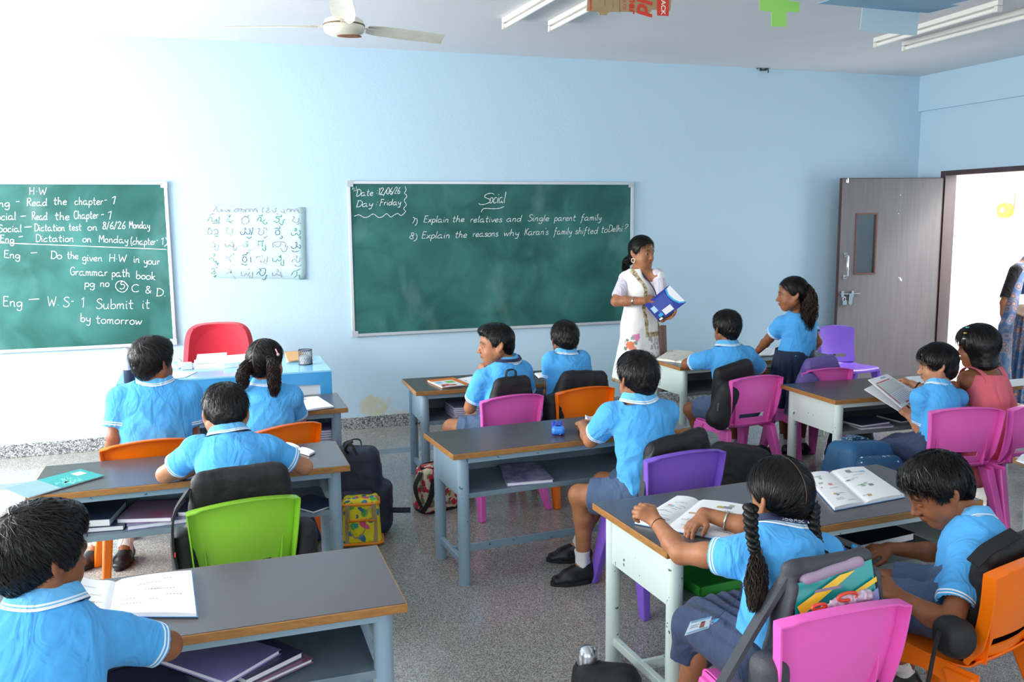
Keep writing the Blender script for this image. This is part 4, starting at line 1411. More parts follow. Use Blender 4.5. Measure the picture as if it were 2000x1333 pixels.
def shoe(parent, ank, toe, s=1.0, sporty=False):
    """ank: ankle point; toe: direction of the toes"""
    f = unit(V3(toe[0], toe[1], 0)); x = np.cross(f, V3(0, 0, 1)); g = V3(ank[0], ank[1], 0)
    P = lambda a, b, c: g + s * (x * a + f * b + V3(0, 0, c))
    S = Sculpt()
    S.econe(P(0, -0.03, 0.028), P(0, 0.055, 0.026), (0.031 * s, 0.03 * s), (0.036 * s, 0.025 * s), x, 0.02)
    S.econe(P(0, 0.05, 0.026), P(0.0, 0.115, 0.02), (0.037 * s, 0.024 * s), (0.030 * s, 0.017 * s), x, 0.02)
    S.cone(P(0, -0.022, 0.04), P(0, -0.012, 0.072), 0.032 * s, 0.03 * s, 0.02)
    S.cone(P(0, 0.0, 0.06), P(0, 0.07, 0.035), 0.028 * s, 0.026 * s, 0.02)
    S.plane(P(0, 0, 0.012), (0, 0, -1), 0.25); S.plane(P(0, 0, 0.082), (0, 0, 1), 0.12)
    V, F = S.mesh(0.0045)
    o = mesh_obj('shoe', V, F, M_shoe, parent)
    out = []
    for k in range(28):
        a = 2 * PI * k / 28; yy = 0.04 + 0.098 * math.sin(a); w = 0.038 - 0.006 * (math.sin(a) > 0.55) - 0.004 * (math.sin(a) < -0.5)
        out.append((w * math.copysign(abs(math.cos(a)) ** 0.8, math.cos(a)), yy))
    MB().prism([(p[0] * s, p[1] * s) for p in out], g, x, f, (0, 0, 0.018 * s)).build('sole', M_sole, o, world=True, bevel=0.003)
    if sporty:
        mb = MB()
        for q in (0.03, 0.05, 0.07):
            mb.tube([P(-0.02, q, 0.062 - q * 0.3), P(0, q + 0.004, 0.073 - q * 0.38), P(0.02, q, 0.062 - q * 0.3)], 0.003 * s, 6)
        mb.build('shoelace', M_sole, o, world=True)
    return o


def sock(parent, ank, up, s=1.0, ln=0.06):
    u = unit(up)
    a = V3(ank[0], ank[1], 0.035 * s); b_ = V3(ank[0], ank[1], 0.075 * s)
    mb = MB()
    mb.tube([a, b_, b_ + u * (0.015 + ln * 0.5), b_ + u * (0.015 + ln)], np.array([0.034, 0.033, 0.0315, 0.035]) * s, 16)
    return mb.build('sock', M_sock, parent, world=True, smooth=60)


def lid_eye(parent, c, R, s, skin, lid0=14, gaze=(0, 0)):
    for q in (-1, 1):
        e = c + s * (V3(q * 0.0295, 0.0705, -0.0125) @ R)
        ev = MB().ell(e, 0.0102 * s, seg=20, rings=14).build('eye', mat('eye_white', 'b5ada6', 0.35), parent, smooth=180, world=True)
        d = unit(V3(gaze[0], 1, gaze[1]) @ R)
        MB().ell(e + d * 0.0048 * s, 0.0070 * s, seg=16, rings=10).build('iris', mat('dark_iris', '1a0f0a', 0.15), ev, smooth=180, world=True)
        lid = MB(); P = []
        for i in range(13):
            a = -1 + 2 * i / 12; row = []
            for j in range(5):
                ph = R_(lid0 + (100 - lid0) * j / 4)
                r = 0.0118 * s
                row.append(e + r * ((V3(math.sin(a * 1.25) * math.cos(ph), math.cos(a * 1.25) * math.cos(ph), math.sin(ph))) @ R))
            P.append(row)
        lid.grid(P, thick=0.001)
        lid.build('eyelid', skin, parent, smooth=180, world=True)
        low = MB(); P = []
        for i in range(13):
            a = -1 + 2 * i / 12
            P.append([e + 0.0115 * s * ((V3(math.sin(a * 1.25) * math.cos(ph), math.cos(a * 1.25) * math.cos(ph), math.sin(ph))) @ R) for ph in (R_(-28), R_(-50), R_(-75), R_(-95))])
        low.grid(P[::-1], thick=0.001)
        low.build('eyelid', skin, parent, smooth=180, world=True)

def torso_pts(hip, neck, bow):
    """hip -> neck line bent backwards a little; bow: vector added in the middle"""
    return lambda t: hip + (neck - hip) * t + bow * math.sin(PI * min(1, max(0, t)))


def person(label, hip, neck, head, hd, body_yaw, sh_yaw=None, s=1.0, skin='b', armL=None, armR=None, legL=None, legR=None,
           hair='short', outfit='polo', h=0.0055, bow=0.02, hs=1.0, face=False, seed=1, name='person', eyes=False, nstr=2600,
           shL=None, shR=None, bottom='shorts', shoes=False, shirt_mat=None, wide=1.0, adult=0.0, hair_fr=0.0, group='pupils in sky blue polo shirts', sleeve=0.72, hem=0.05):
    rs = np.random.default_rng(seed)
    hip, neck, head = (np.asarray(q, float) for q in (hip, neck, head))
    sh_yaw = body_yaw if sh_yaw is None else sh_yaw
    B = rotm(body_yaw); T = rotm(sh_yaw); R = rotm(*hd)
    t = thing(name, label, 'person', (hip[0], hip[1], 0.0), R_(body_yaw), group)
    tp = torso_pts(hip, neck, -B[1] * bow)
    up = unit(neck - hip)
    sw = 0.122 * s * wide
    SL = neck - T[0] * sw - up * 0.052 * s if shL is None else np.asarray(shL, float)
    SR = neck + T[0] * sw - up * 0.052 * s if shR is None else np.asarray(shR, float)
    sides = lambda q: unit(B[0] * (1 - q) + T[0] * q)
    # default limbs
    def leg(sd, l):
        hj = hip + B[0] * sd * 0.075 * s - V3(0, 0, 0.01)
        if l is None:
            kn = hj + B[1] * 0.31 * s + V3(0, 0, -0.01) + B[0] * sd * 0.02; an = V3(kn[0], kn[1], 0.075) + B[1] * 0.03
            l = (kn, an, B[1])
        return hj, np.asarray(l[0], float), np.asarray(l[1], float), np.asarray(l[2], float)
    LL, LR = leg(-1, legL), leg(1, legR)
    # ---- the body, one skin
    S = Sculpt()
    st = [(0.0, 0.105, 0.088), (0.22, 0.094, 0.076), (0.5, 0.098, 0.076), (0.75, 0.110, 0.078), (0.9, 0.100, 0.062), (1.0, 0.05, 0.045)]
    for (a, w0, d0), (b_, w1, d1) in zip(st[:-1], st[1:]):
        S.econe(tp(a), tp(b_), (w0 * s * wide, d0 * s), (w1 * s * wide, d1 * s), sides((a + b_) / 2), 0.02)
    for sh in (SL, SR):
        S.cone(neck - up * 0.03 * s, sh, 0.036 * s, 0.043 * s, 0.03 * s)
    for sd, (hj, kn, an, toe) in ((-1, LL), (1, LR)):
        S.cone(hj, kn, 0.066 * s, 0.047 * s, 0.03)
        m = kn * 0.68 + an * 0.32 - unit(toe) * 0.014 * s
        S.cone(kn, m, 0.044 * s, 0.043 * s, 0.02); S.cone(m, an, 0.042 * s, 0.026 * s, 0.02)
        S.cone(an, V3(an[0], an[1], 0.03) + unit(toe) * 0.06 * s, 0.026 * s, 0.022 * s, 0.02)
    arms = []
    for sd, sh, a in ((-1, SL, armL), (1, SR, armR)):
        if a is None:
            el = sh - V3(0, 0, 0.2 * s) + B[0] * sd * 0.05; wr = el + B[1] * 0.17 * s - V3(0, 0, 0.03)
            a = dict(el=el, wr=wr)
        el = np.asarray(a['el'], float); wr = np.asarray(a['wr'], float)
        S.cone(sh, sh * 0.45 + el * 0.55, 0.041 * s, 0.036 * s, 0.02); S.cone(sh * 0.45 + el * 0.55, el, 0.036 * s, 0.031 * s, 0.015)
        m = el * 0.65 + wr * 0.35
        S.cone(el, m, 0.031 * s, 0.032 * s, 0.015); S.cone(m, wr, 0.032 * s, 0.0215 * s, 0.015)
        F = unit(a.get('F', wr - el)); U = a.get('U', V3(0, 0, 1))
        th = a.get('thumb', -sd)
        sculpt_hand(S, wr, F, np.asarray(U, float), th, s * a.get('hs', 0.98), a.get('curl', (30, 32, 34, 36)), thumb_in=a.get('tin', 25))
        arms.append((sd, sh, el, wr))
    sculpt_head(S, head, R, hs, neck + up * 0.01, face=True, adult=adult)
    V, F = S.mesh(h)
    V = relax(V, F, 1, 0.35)
    lips, brow = head_masks(V, head, R, hs, adult)
    mesh_obj('body', V, F, SKIN[skin], t, {'lips': lips, 'brow': brow})
    if eyes:
        lid_eye(t, head, R, hs, SKIN[skin], eyes if isinstance(eyes, float) else 14)
    # ---- hair
    if hair:
        hv, hf = hair_cap(head, R, hs, hair, rs, n=nstr, fr=hair_fr)
        ho = mesh_obj('hair', hv, hf, M_hair, t)
    # ---- shirt
    if outfit == 'polo':
        S = Sculpt(); planes = []
        o = 0.012
        st = [(-hem / 0.4, 0.134, 0.106), (0.1, 0.131, 0.104), (0.3, 0.127, 0.100), (0.55, 0.125, 0.097), (0.78, 0.124, 0.092), (0.92, 0.104, 0.072), (1.0, 0.058, 0.052)]
        for (a, w0, d0), (b_, w1, d1) in zip(st[:-1], st[1:]):
            S.econe(tp(a), tp(b_), (w0 * s * wide, d0 * s), (w1 * s * wide, d1 * s), sides((a + b_) / 2), 0.02)
        ends = []
        for sd, sh, el, wr in arms:
            S.cone(neck - up * 0.030 * s, sh, 0.040 * s, 0.052 * s, 0.035 * s)
            d = unit(el - sh); L = np.linalg.norm(el - sh)
            e = sh + d * L * sleeve
            S.cutcone(sh, e + d * 0.03, 0.053 * s, 0.051 * s, e, d, 0.022 * s)
            ends.append((sh, d, L * sleeve, e))
        for sh, d, L, e in ends:
            planes.append((e, d, 0.052 * s))
        bot = tp(-hem / 0.4 + 0.06)
        S.plane(bot, -up, 0.19 * s); planes.append((bot, -up, 0.19 * s))
        S.plane(neck + up * 0.010, up, 0.062 * s); planes.append((neck + up * 0.010, up, 0.062 * s))
        V, F = S.mesh(h)
        V = relax(V, F, 1, 0.3)
        hemv = np.ones(len(V)); q = (V - hip)
        for sh, d, L, e in ends:
            tt = (V - sh) @ d; rad = np.linalg.norm(V - sh - tt[:, None] * d, axis=1)
            near = (rad < 0.064 * s) & (tt > L * 0.35)
            hemv = np.where(near, np.minimum(hemv, L - tt), hemv)
        # cloth folds
        N = vert_normals(V, F)
        loc = q @ np.array([B[0], B[1], up]).T
        ph = seed * 3.7
        f1 = vnoise(np.stack([loc[:, 0] * 9 + loc[:, 2] * 7 + ph, loc[:, 1] * 9, loc[:, 2] * 5.5 - np.abs(loc[:, 0]) * 9], 1), seed)
        f2 = vnoise(np.stack([loc[:, 0] * 22 - loc[:, 2] * 16, loc[:, 1] * 22 + ph, loc[:, 2] * 13 + np.abs(loc[:, 0]) * 14], 1), seed + 5)
        amp = 0.0105 * np.clip(1.15 - 0.75 * (loc[:, 2] / (np.linalg.norm(neck - hip))), 0.25, 1.1)
        V = V + N * ((0.5 - np.abs(f1)) * amp * 1.5 + (0.4 - np.abs(f2)) * amp * 0.6)[:, None]
        kill = np.zeros(len(F), bool)
        for p, n, r in planes:
            n = unit(n); on = (np.abs((V - p) @ n) < h * 0.75 + 0.004) & (np.linalg.norm(V - p, axis=1) < r) & (np.abs(N @ n) > 0.8)
            kill |= on[F].all(1)
        so = mesh_obj('shirt', V, F[~kill], shirt_mat or M_shirt, t, {'hem': hemv})
        # folded collar with white lines along its edge
        ax = unit(unit(head - neck) * 0.35 + up * 0.65)
        cr = unit(np.cross(T[1], ax)); cf = np.cross(ax, cr)
        rows = [(0.004, 0.046), (0.024, 0.048), (0.038, 0.052), (0.041, 0.057), (0.034, 0.062), (0.020, 0.068), (0.010, 0.072), (0.006, 0.074), (0.003, 0.0755), (-0.003, 0.079)]
        P = []
        for i in range(41):
            a = R_(28 + (360 - 56) * i / 40)
            row = []
            fr_ = math.cos(a)
            for z, r in rows:
                zz = z + 0.013 * abs(math.sin(a)) ** 1.5 * (1 - z / 0.06) - 0.012 * max(0, fr_) - 0.005 * max(0, -fr_)
                row.append(neck + ax * (zz + 0.008) * s + (cr * math.sin(a) * 1.08 + cf * math.cos(a) * 0.98) * r * s * 1.0)
            P.append(row)
        mb = MB(); mb.grid(P, thick=0.0016)
        co = mb.build('collar', [M_collar, M_white], so, smooth=60, world=True)
        na = len(rows) - 1
        for pl in co.data.polygons:
            ids = [v % (41 * len(rows)) % len(rows) for v in pl.vertices]
            if min(ids) in (6, 8):
                pl.material_index = 1
    # ---- shorts / skirt
    if bottom == 'shorts':
        S = Sculpt(); planes = []
        S.econe(hip + up * 0.05 * s, hip - up * 0.03 * s, (0.119 * s * wide, 0.098 * s), (0.124 * s * wide, 0.100 * s), B[0], 0.02)
        for hj, kn, an, toe in (LL, LR):
            d = unit(kn - hj); L = np.linalg.norm(kn - hj); e = hj + d * L * 0.74
            S.cutcone(hj, e + d * 0.03, 0.084 * s, 0.073 * s, e, d, 0.03); planes.append((e, d, 0.095 * s))
        V, F = S.mesh(h * 1.1); V = relax(V, F, 1, 0.3); N = vert_normals(V, F)
        f1 = vnoise(V * V3(17, 17, 15), seed + 9)
        V = V + N * ((0.45 - np.abs(f1)) * 0.010)[:, None]
        kill = np.zeros(len(F), bool)
        for p, n, r in planes:
            on = (np.abs((V - p) @ n) < h + 0.004) & (np.abs(V - p).max(1) < r) & (np.abs(N @ n) > 0.8)
            kill |= on[F].all(1)
        mesh_obj('shorts', V, F[~kill], M_short, t)
    elif bottom == 'skirt':
        S = Sculpt()
        S.econe(hip + up * 0.06 * s, hip - up * 0.03 * s, (0.117 * s, 0.096 * s), (0.13 * s, 0.1 * s), B[0], 0.02)
        m = [(LL[i] + LR[i]) / 2 for i in range(3)]
        w = np.linalg.norm(LL[1] - LR[1]) / 2 + 0.075 * s
        side = unit(LR[1] - LL[1])
        S.econe((LL[0] + LR[0]) / 2, m[1], (0.145 * s, 0.085 * s), (w, 0.066 * s), side, 0.04)
        for hj, kn, an, toe in (LL, LR):
            S.cone(hj, kn, 0.083 * s, 0.068 * s, 0.03)
        dn = m[1] + (m[2] - m[1]) * 0.35
        S.econe(m[1], dn, (w, 0.062 * s), (w * 1.05, 0.064 * s), side, 0.03)
        S.plane(dn, unit(m[2] - m[1]), 0.3)
        V, F = S.mesh(h * 1.1); V = relax(V, F, 1, 0.3); N = vert_normals(V, F)
        lx = (V - hip) @ side; ly = (V - hip) @ unit(m[1] - hip)
        pl = np.abs(((lx / 0.045 + 0.8 * vnoise(np.stack([ly * 5, lx * 5, 0 * lx], 1), seed)) % 1) - 0.5) * 2
        V = V + N * ((pl - 0.5) * 0.010 + 0.006 * vnoise(V * 13, seed))[:, None]
        kill = ((np.abs((V - dn) @ unit(m[2] - m[1])) < h + .008) & (np.abs(N @ unit(m[2] - m[1])) > 0.7))[F].all(1)
        mesh_obj('skirt', V, F[~kill], M_navy, t)
    if shoes:
        for hj, kn, an, toe in (LL, LR):
            shoe(t, an, toe, s * (1.08 if shoes == 'sporty' else 0.98), sporty=(shoes == 'sporty')); sock(t, an, kn - an, s)
    return t, dict(R=R, head=head, neck=neck, hip=hip, B=B, T=T, up=up, SL=SL, SR=SR, hs=hs, s=s, rs=rs)


def hair_tie(parent, p, d, r, m):
    d = unit(d); u = unit(np.cross(d, V3(0.2, 1, 0.3))); w = np.cross(d, u)
    MB().tube([p + r * (math.cos(a) * u + math.sin(a) * w) for a in np.linspace(0, 2 * PI, 20, endpoint=False)], r * 0.32, 8, closed=True).build('hair_tie', m, parent, smooth=180, world=True)


def lanyard(parent, info, m, front=None, w=0.009):
    """flat band round the neck under the collar fold; front: points the two ends run to"""
    s = info['s']; neck = info['neck']; ax = unit(unit(info['head'] - neck) * 0.35 + info['up'] * 0.65)
    cr = unit(np.cross(info['T'][1], ax)); cf = np.cross(ax, cr)
    mb = MB(); P = []
    for i in range(33):
        a = R_(40 + 280 * i / 32)
        z = 0.017 + 0.010 * abs(math.sin(a)) ** 1.5; r = 0.0755
        c = neck + ax * (z + 0.006) * s + (cr * math.sin(a) * 1.08 + cf * math.cos(a) * 0.98) * r * s
        P.append([c - ax * w * s * 0.9 + (cr * math.sin(a) + cf * math.cos(a)) * 0.006 * s, c + ax * w * s * 0.9 - (cr * math.sin(a) + cf * math.cos(a)) * 0.003 * s])
    mb.grid(P, thick=0.0015)
    return mb.build('lanyard', m, parent, smooth=60, world=True), P

# ============================================================ the pupils
def A3(px, py, y, dz=0.0):
    p = at(px, py, y); p[2] += dz
    return p


def down(p, z):
    return V3(p[0], p[1], z)


# boy beside the homework board
n1 = A3(303, 752, 4.47)
person('boy in sky blue polo seen from behind, tousled hair, beside the homework blackboard', (-0.30, 4.43, 0.47), n1, A3(298, 706, 4.47), (-38, 6, 0), 2, s=1.06, wide=1.16, skin='b', seed=11,
       armL=dict(el=A3(224, 855, 4.42), wr=A3(214, 905, 4.52), curl=(60, 60, 60, 60)), armR=dict(el=A3(376, 850, 4.47), wr=A3(398, 892, 4.58)), shoes=True,
       legL=((-0.40, 4.72, 0.43), (-0.48, 4.62, 0.08), (-0.2, -1, 0)), legR=((-0.22, 4.74, 0.43), (-0.62, 4.66, 0.08), (-0.5, -1, 0)), hs=1.06)
# girl with two ponytails
t2, i2 = person('girl in sky blue polo with two wavy ponytails and a pink hair clip', (0.225, 4.5, 0.46), A3(520, 757, 4.6), A3(519, 706, 4.62), (-36, 4, 0), 0, sh_yaw=-4, s=1.0, skin='a', hair='girl', bottom='skirt', seed=12,
       armL=dict(el=A3(478, 842, 4.7), wr=A3(498, 806, 4.95)), armR=dict(el=A3(585, 826, 4.68), wr=A3(570, 800, 4.95)), hs=1.03)
rs2 = i2['rs']
tie = mat('black_elastic', '141414', 0.7)
for pts, rad in (([A3(490, 706, 4.60), A3(482, 715, 4.57), A3(474, 735, 4.55), A3(474, 752, 4.54), A3(463, 765, 4.53)], [0.012, 0.026, 0.03, 0.026, 0.012]),
                 ([A3(524, 698, 4.52), A3(532, 712, 4.50), A3(535, 735, 4.49), A3(536, 760, 4.49), A3(532, 780, 4.50)], [0.012, 0.026, 0.03, 0.026, 0.010])):
    hair_bundle(pts, rad, rs2, 220, wave=0.7).build('ponytail', M_hair2, t2, smooth=180, world=True)
    hair_tie(t2, pts[0], pts[1] - pts[0], 0.013, tie)
cp = A3(541, 688, 4.535)
mb = MB().tube([A3(538, 682, 4.54), cp, A3(543, 694, 4.535)], 0.0035, 6).ell(A3(543, 693, 4.53), 0.008, seg=10, rings=6)
mb.build('hair_clip', mat('pink_clip', 'f3b9c4', 0.3), t2, smooth=180, world=True)
# boy lying over his desk, arms spread
eL, eR = onz(322, 927, 0.668), onz(594, 912, 0.668)
person('boy in sky blue polo bent over his desk, both elbows spread wide', (0.06, 3.42, 0.46), A3(447, 858, 3.60), A3(441, 806, 3.685), (2, 30, 3), 0, s=1.04, skin='d', seed=13,
       armL=dict(el=eL, wr=V3(-0.03, 3.80, 0.668), F=(1, 0.25, 0)), armR=dict(el=eR, wr=V3(0.17, 3.78, 0.668), F=(-1, 0.3, 0)), bow=0.05, hs=1.05, sleeve=0.66,
       shL=A3(385, 880, 3.60), shR=A3(522, 878, 3.58), shoes=True, legL=((-0.06, 3.75, 0.43), (-0.20, 4.36, 0.08), (-0.3, 1, 0)))
# boy in the bottom-left corner
n4 = A3(88, 1192, 2.03)
person('boy in sky blue polo at the bottom left corner, head turned to his right', (-0.40, 1.86, 0.46), n4, A3(80, 1080, 2.06), (-48, 8, 2), -4, s=1.04, skin='b', seed=14, h=0.004, nstr=5200,
       armL=dict(el=n4 + V3(-0.2, 0.12, -0.2), wr=n4 + V3(-0.1, 0.3, -0.17)), armR=dict(el=A3(326, 1262, 2.13), wr=onz(258, 1250, 0.665), F=(-0.8, 0.3, 0)), hs=1.0, shR=A3(215, 1250, 2.05), sleeve=0.8)
# boy in profile, chin on hand
t5, i5 = person('boy in sky blue polo shown in left profile resting his chin on his hand', (1.56, 4.84, 0.46), A3(990, 712, 4.87), A3(969, 670, 4.87), (79, 3, 0), 32, sh_yaw=30, s=1.08, skin='a', hair='crew', seed=15, eyes=True, h=0.0045,
       armL=dict(el=A3(918, 797, 4.93), wr=A3(932, 733, 4.98), F=unit(V3(0.45, -0.1, 0.8)), U=V3(-0.85, -0.2, 0.45), curl=(75, 80, 85, 85), tin=40), armR=dict(el=A3(1030, 780, 5.0), wr=A3(1030, 752, 5.25)), hs=1.06, wide=1.08,
       legL=(A3(882, 836, 5.0), (1.25, 5.08, 0.08), (-0.6, 0.8, 0)), shL=A3(943, 742, 4.84))
m_lan = mat('navy_lanyard_ribbon', '1f2a4e', 0.5)
lanyard(t5, i5, m_lan)
# boy with hunched shoulders
person('boy in sky blue polo with hunched shoulders sitting directly below the blackboard edge', (2.0, 4.92, 0.46), A3(1105, 697, 5.0), A3(1103, 662, 5.04), (-6, 14, 2), 0, s=0.98, skin='c', seed=16,
       armL=dict(el=A3(1074, 752, 5.0), wr=A3(1068, 795, 5.05)), armR=dict(el=A3(1146, 752, 5.0), wr=A3(1152, 795, 5.05)), shL=A3(1077, 704, 5.0), shR=A3(1135, 702, 5.0), hs=1.0)
# boy in the middle, one leg in the aisle
p7 = dict(el=onz(1154, 860, 0.67), wr=V3(1.655, 3.875, 0.672), U=V3(-0.3, -0.1, 1), curl=(70, 72, 75, 78), tin=45)
t7, i7 = person('boy in sky blue polo and slate shorts in the centre, one shoe in the aisle', (1.775, 3.42, 0.46), A3(1247, 788, 3.44), A3(1246, 737, 3.47), (2, 6, 0), 14, sh_yaw=2, s=1.06, skin='a', hair='short', seed=17, h=0.0045,
       armL=p7, armR=dict(el=V3(1.945, 3.63, 0.68), wr=V3(1.93, 3.86, 0.668)), hs=1.03, shoes='sporty', hem=0.03,
       legL=(A3(1132, 968, 3.60), (1.545, 3.615, 0.085), (-1, 0.04, 0)), legR=((1.70, 3.74, 0.42), (1.625, 3.86, 0.085), (-0.9, 0.25, 0)), shL=A3(1193, 813, 3.46), shR=A3(1300, 808, 3.47))
# boy at the right back desk
person('boy in sky blue polo writing at the back desk beside the standing girl', (3.15, 4.87, 0.46), A3(1421, 680, 4.97), A3(1420, 640, 5.0), (-4, 8, 0), -4, s=1.04, skin='b', seed=18,
       armL=dict(el=A3(1341, 711, 5.16), wr=A3(1366, 697, 5.36), curl=(45, 60, 70, 70)), armR=dict(el=A3(1490, 725, 5.12), wr=A3(1470, 705, 5.35)), hs=1.03, shoes=True, shL=A3(1382, 702, 4.99),
       legL=(A3(1349, 800, 5.16), (3.13, 5.16, 0.085), (0.2, 1, 0)), legR=((3.30, 5.2, 0.43), (3.38, 5.20, 0.085), (0.3, 1, 0)))
# standing girl
n9 = A3(1561, 613, 5.16)
t9, i9 = person('girl standing at the desk with a long wavy ponytail, leaning on one arm', (3.80, 5.17, 0.68), n9, A3(1548, 573, 5.13), (62, 4, 0), 30, s=1.04, skin='b', hair='girl', bottom=None, seed=19, hem=0.02, eyes=True, h=0.005,
       armL=dict(el=A3(1503, 661, 5.33), wr=A3(1479, 687, 5.56), F=(-0.2, 0.9, -0.25), U=V3(0, 0.2, 1), curl=(15, 15, 15, 15)), armR=dict(el=A3(1596, 668, 5.12), wr=A3(1580, 690, 5.34)),
       legL=((3.74, 5.2, 0.36), (3.74, 5.17, 0.075), (-0.4, 1, 0)), legR=((3.88, 5.2, 0.36), (3.88, 5.17, 0.075), (-0.4, 1, 0)), hs=1.04, shoes=True, shL=A3(1528, 634, 5.2), sleeve=0.62)
hair_bundle([A3(1566, 560, 5.10), A3(1576, 566, 5.07), A3(1581, 590, 5.05), A3(1579, 620, 5.05), A3(1577, 650, 5.06)], [0.018, 0.034, 0.05, 0.052, 0.028], i9['rs'], 420, wave=0.5).build('ponytail', M_hair2, t9, smooth=180, world=True)
hair_tie(t9, A3(1567, 561, 5.10), V3(0.5, -0.4, -0.2), 0.017, tie)
P = []
c0 = V3(3.80, 5.17, 0); Bq = rotm(30)
for i in range(121):
    a = 2 * PI * i / 120; row = []
    for z, w, d, amp in ((0.752, 0.150, 0.124, 0.0), (0.722, 0.153, 0.127, 0.0), (0.69, 0.160, 0.132, 0.004), (0.62, 0.170, 0.140, 0.009), (0.5, 0.182, 0.158, 0.014), (0.4, 0.190, 0.168, 0.017), (0.33, 0.194, 0.174, 0.019)):
        k = amp * math.cos(a * 22 + 0.6 * math.sin(a * 3))
        row.append(c0 + V3(0, 0, z) + Bq[0] * math.cos(a) * (w + k) + Bq[1] * math.sin(a) * (d + k))
    P.append(row)
MB().grid(P, thick=0.002).build('skirt', cloth_mat('dark_navy_skirt', '2c3850', rough=0.8), t9, smooth=180, world=True)
# small child with booklet
t11, i11 = person('small child in sky blue polo with short bobbed hair reading a printed booklet', (3.655, 3.70, 0.44), A3(1832, 755, 3.75), A3(1831, 710, 3.77), (52, 10, 0), 26, sh_yaw=14, s=0.92, skin='d', hair='toddler', bottom='skirt', seed=21, eyes=True, h=0.0045,
       armL=dict(el=A3(1801, 845, 3.78), wr=A3(1780, 818, 3.93), F=unit(V3(-0.35, 0.5, 0.6)), U=V3(-0.6, -0.6, 0.3), curl=(45, 50, 55, 60)), armR=dict(el=A3(1822, 772, 4.02), wr=A3(1782, 750, 4.13), curl=(70, 75, 75, 75)), hs=0.98,
       legL=(A3(1712, 888, 3.95), (3.52, 4.06, 0.08), (-0.3, 1, 0)), legR=(A3(1750, 872, 4.08), (3.70, 4.12, 0.08), (-0.2, 1, 0)), shL=A3(1797, 776, 3.75), shR=A3(1870, 778, 3.78))
# front girl with braids
t13, i13 = person('girl with two long plaits, silver bangle and lanyard, leaning over open workbook', (1.455, 1.97, 0.46), A3(1530, 1040, 2.13), A3(1523, 966, 2.17), (6, 12, -3), 2, sh_yaw=-3, s=1.02, skin='a', hair='girl', bottom='skirt', seed=23, h=0.004, nstr=5200,
       armL=dict(el=A3(1330, 1082, 2.30), wr=A3(1283, 1021, 2.46), F=unit(V3(-0.35, 0.45, 0.28)), U=V3(-0.25, -0.55, 0.85), curl=(62, 68, 74, 78), tin=35),
       armR=dict(el=A3(1492, 1040, 2.38), wr=A3(1375, 1004, 2.52), F=unit(V3(-0.62, -0.20, -0.32)), U=V3(-0.25, 0.1, 0.9), curl=(20, 22, 25, 30), tin=20), hs=1.03, shL=A3(1440, 1088, 2.14), shR=A3(1606, 1080, 2.14), sleeve=0.36,
       legL=((1.36, 2.27, 0.43), (1.34, 2.34, 0.08), (0, 1, 0)), legR=((1.54, 2.28, 0.43), (1.54, 2.34, 0.08), (0, 1, 0)))
rs13 = i13['rs']
band = mat('brown_elastic', '8c5a33', 0.6)
for pts, tail in (([A3(1466, 990, 2.11), A3(1467, 1030, 2.07), A3(1473, 1070, 2.05), A3(1477, 1080, 2.05)], [A3(1477, 1081, 2.05), A3(1479, 1110, 2.00), A3(1477, 1150, 1.95), A3(1471, 1196, 1.91)]),
                  ([A3(1588, 985, 2.12), A3(1588, 1015, 2.08), A3(1594, 1050, 2.06), A3(1602, 1078, 2.05)], [A3(1602, 1079, 2.05), A3(1606, 1092, 2.02), A3(1612, 1110, 2.0), A3(1618, 1128, 1.98)])):
    b1 = braid(pts, 0.0195, 3.0, rs13).build('plait', M_hair, t13, smooth=180, world=True)
    hair_bundle(tail, [0.012, 0.024, 0.030, 0.012], rs13, 320, wave=0.25).build('plait_tail', M_hair2, b1, smooth=180, world=True)
    hair_tie(b1, pts[-1], tail[1] - tail[0], 0.013, band)
lo, lp = lanyard(t13, i13, m_lan, w=0.011)


def parting(t, i):
    P = []
    for a in np.linspace(R_(75), R_(205), 22):
        p = V3(0, -0.008 + 0.1035 * math.cos(a), 0.021 + 0.0965 * math.sin(a)); d = V3(0.0014, 0, 0)
        P.append([i['head'] + i['hs'] * ((p - d) @ i['R']), i['head'] + i['hs'] * ((p + d) @ i['R'])])
    MB().grid(P).build('parting', mat('scalp', '6e5244', 0.6), t, smooth=180, world=True)


parting(t13, i13); parting(t2, i2)
# front boy looking down
t14, i14 = person('boy in sky blue polo looking down with his arm reaching under the desk', (2.17, 2.06, 0.46), A3(1898, 1022, 2.12), A3(1832, 952, 2.19), (66, 30, 0), 44, sh_yaw=58, s=1.02, skin='b', hair='short', seed=24, h=0.004, nstr=5200, eyes=-22.0,
       armL=dict(el=A3(1856, 1224, 1.90), wr=A3(1754, 1164, 2.06), F=unit(V3(-0.5, 0.35, 0.25)), U=V3(-0.3, -0.6, 0.6), curl=(55, 60, 65, 70)),
       armR=dict(el=A3(1850, 1082, 2.34), wr=A3(1738, 1072, 2.42), F=unit(V3(-0.9, 0.1, 0)), U=V3(0, -0.35, 0.95), curl=(50, 55, 60, 60), tin=40), hs=1.04, shL=A3(1893, 1092, 2.02), shR=A3(1888, 1060, 2.25),
       legL=((1.93, 2.24, 0.44), onz(1768, 1300, 0.10), (-0.5, 0.4, 0)), shoes=True, legR=((2.04, 2.32, 0.44), (2.06, 2.46, 0.08), (-0.4, 0.9, 0)))

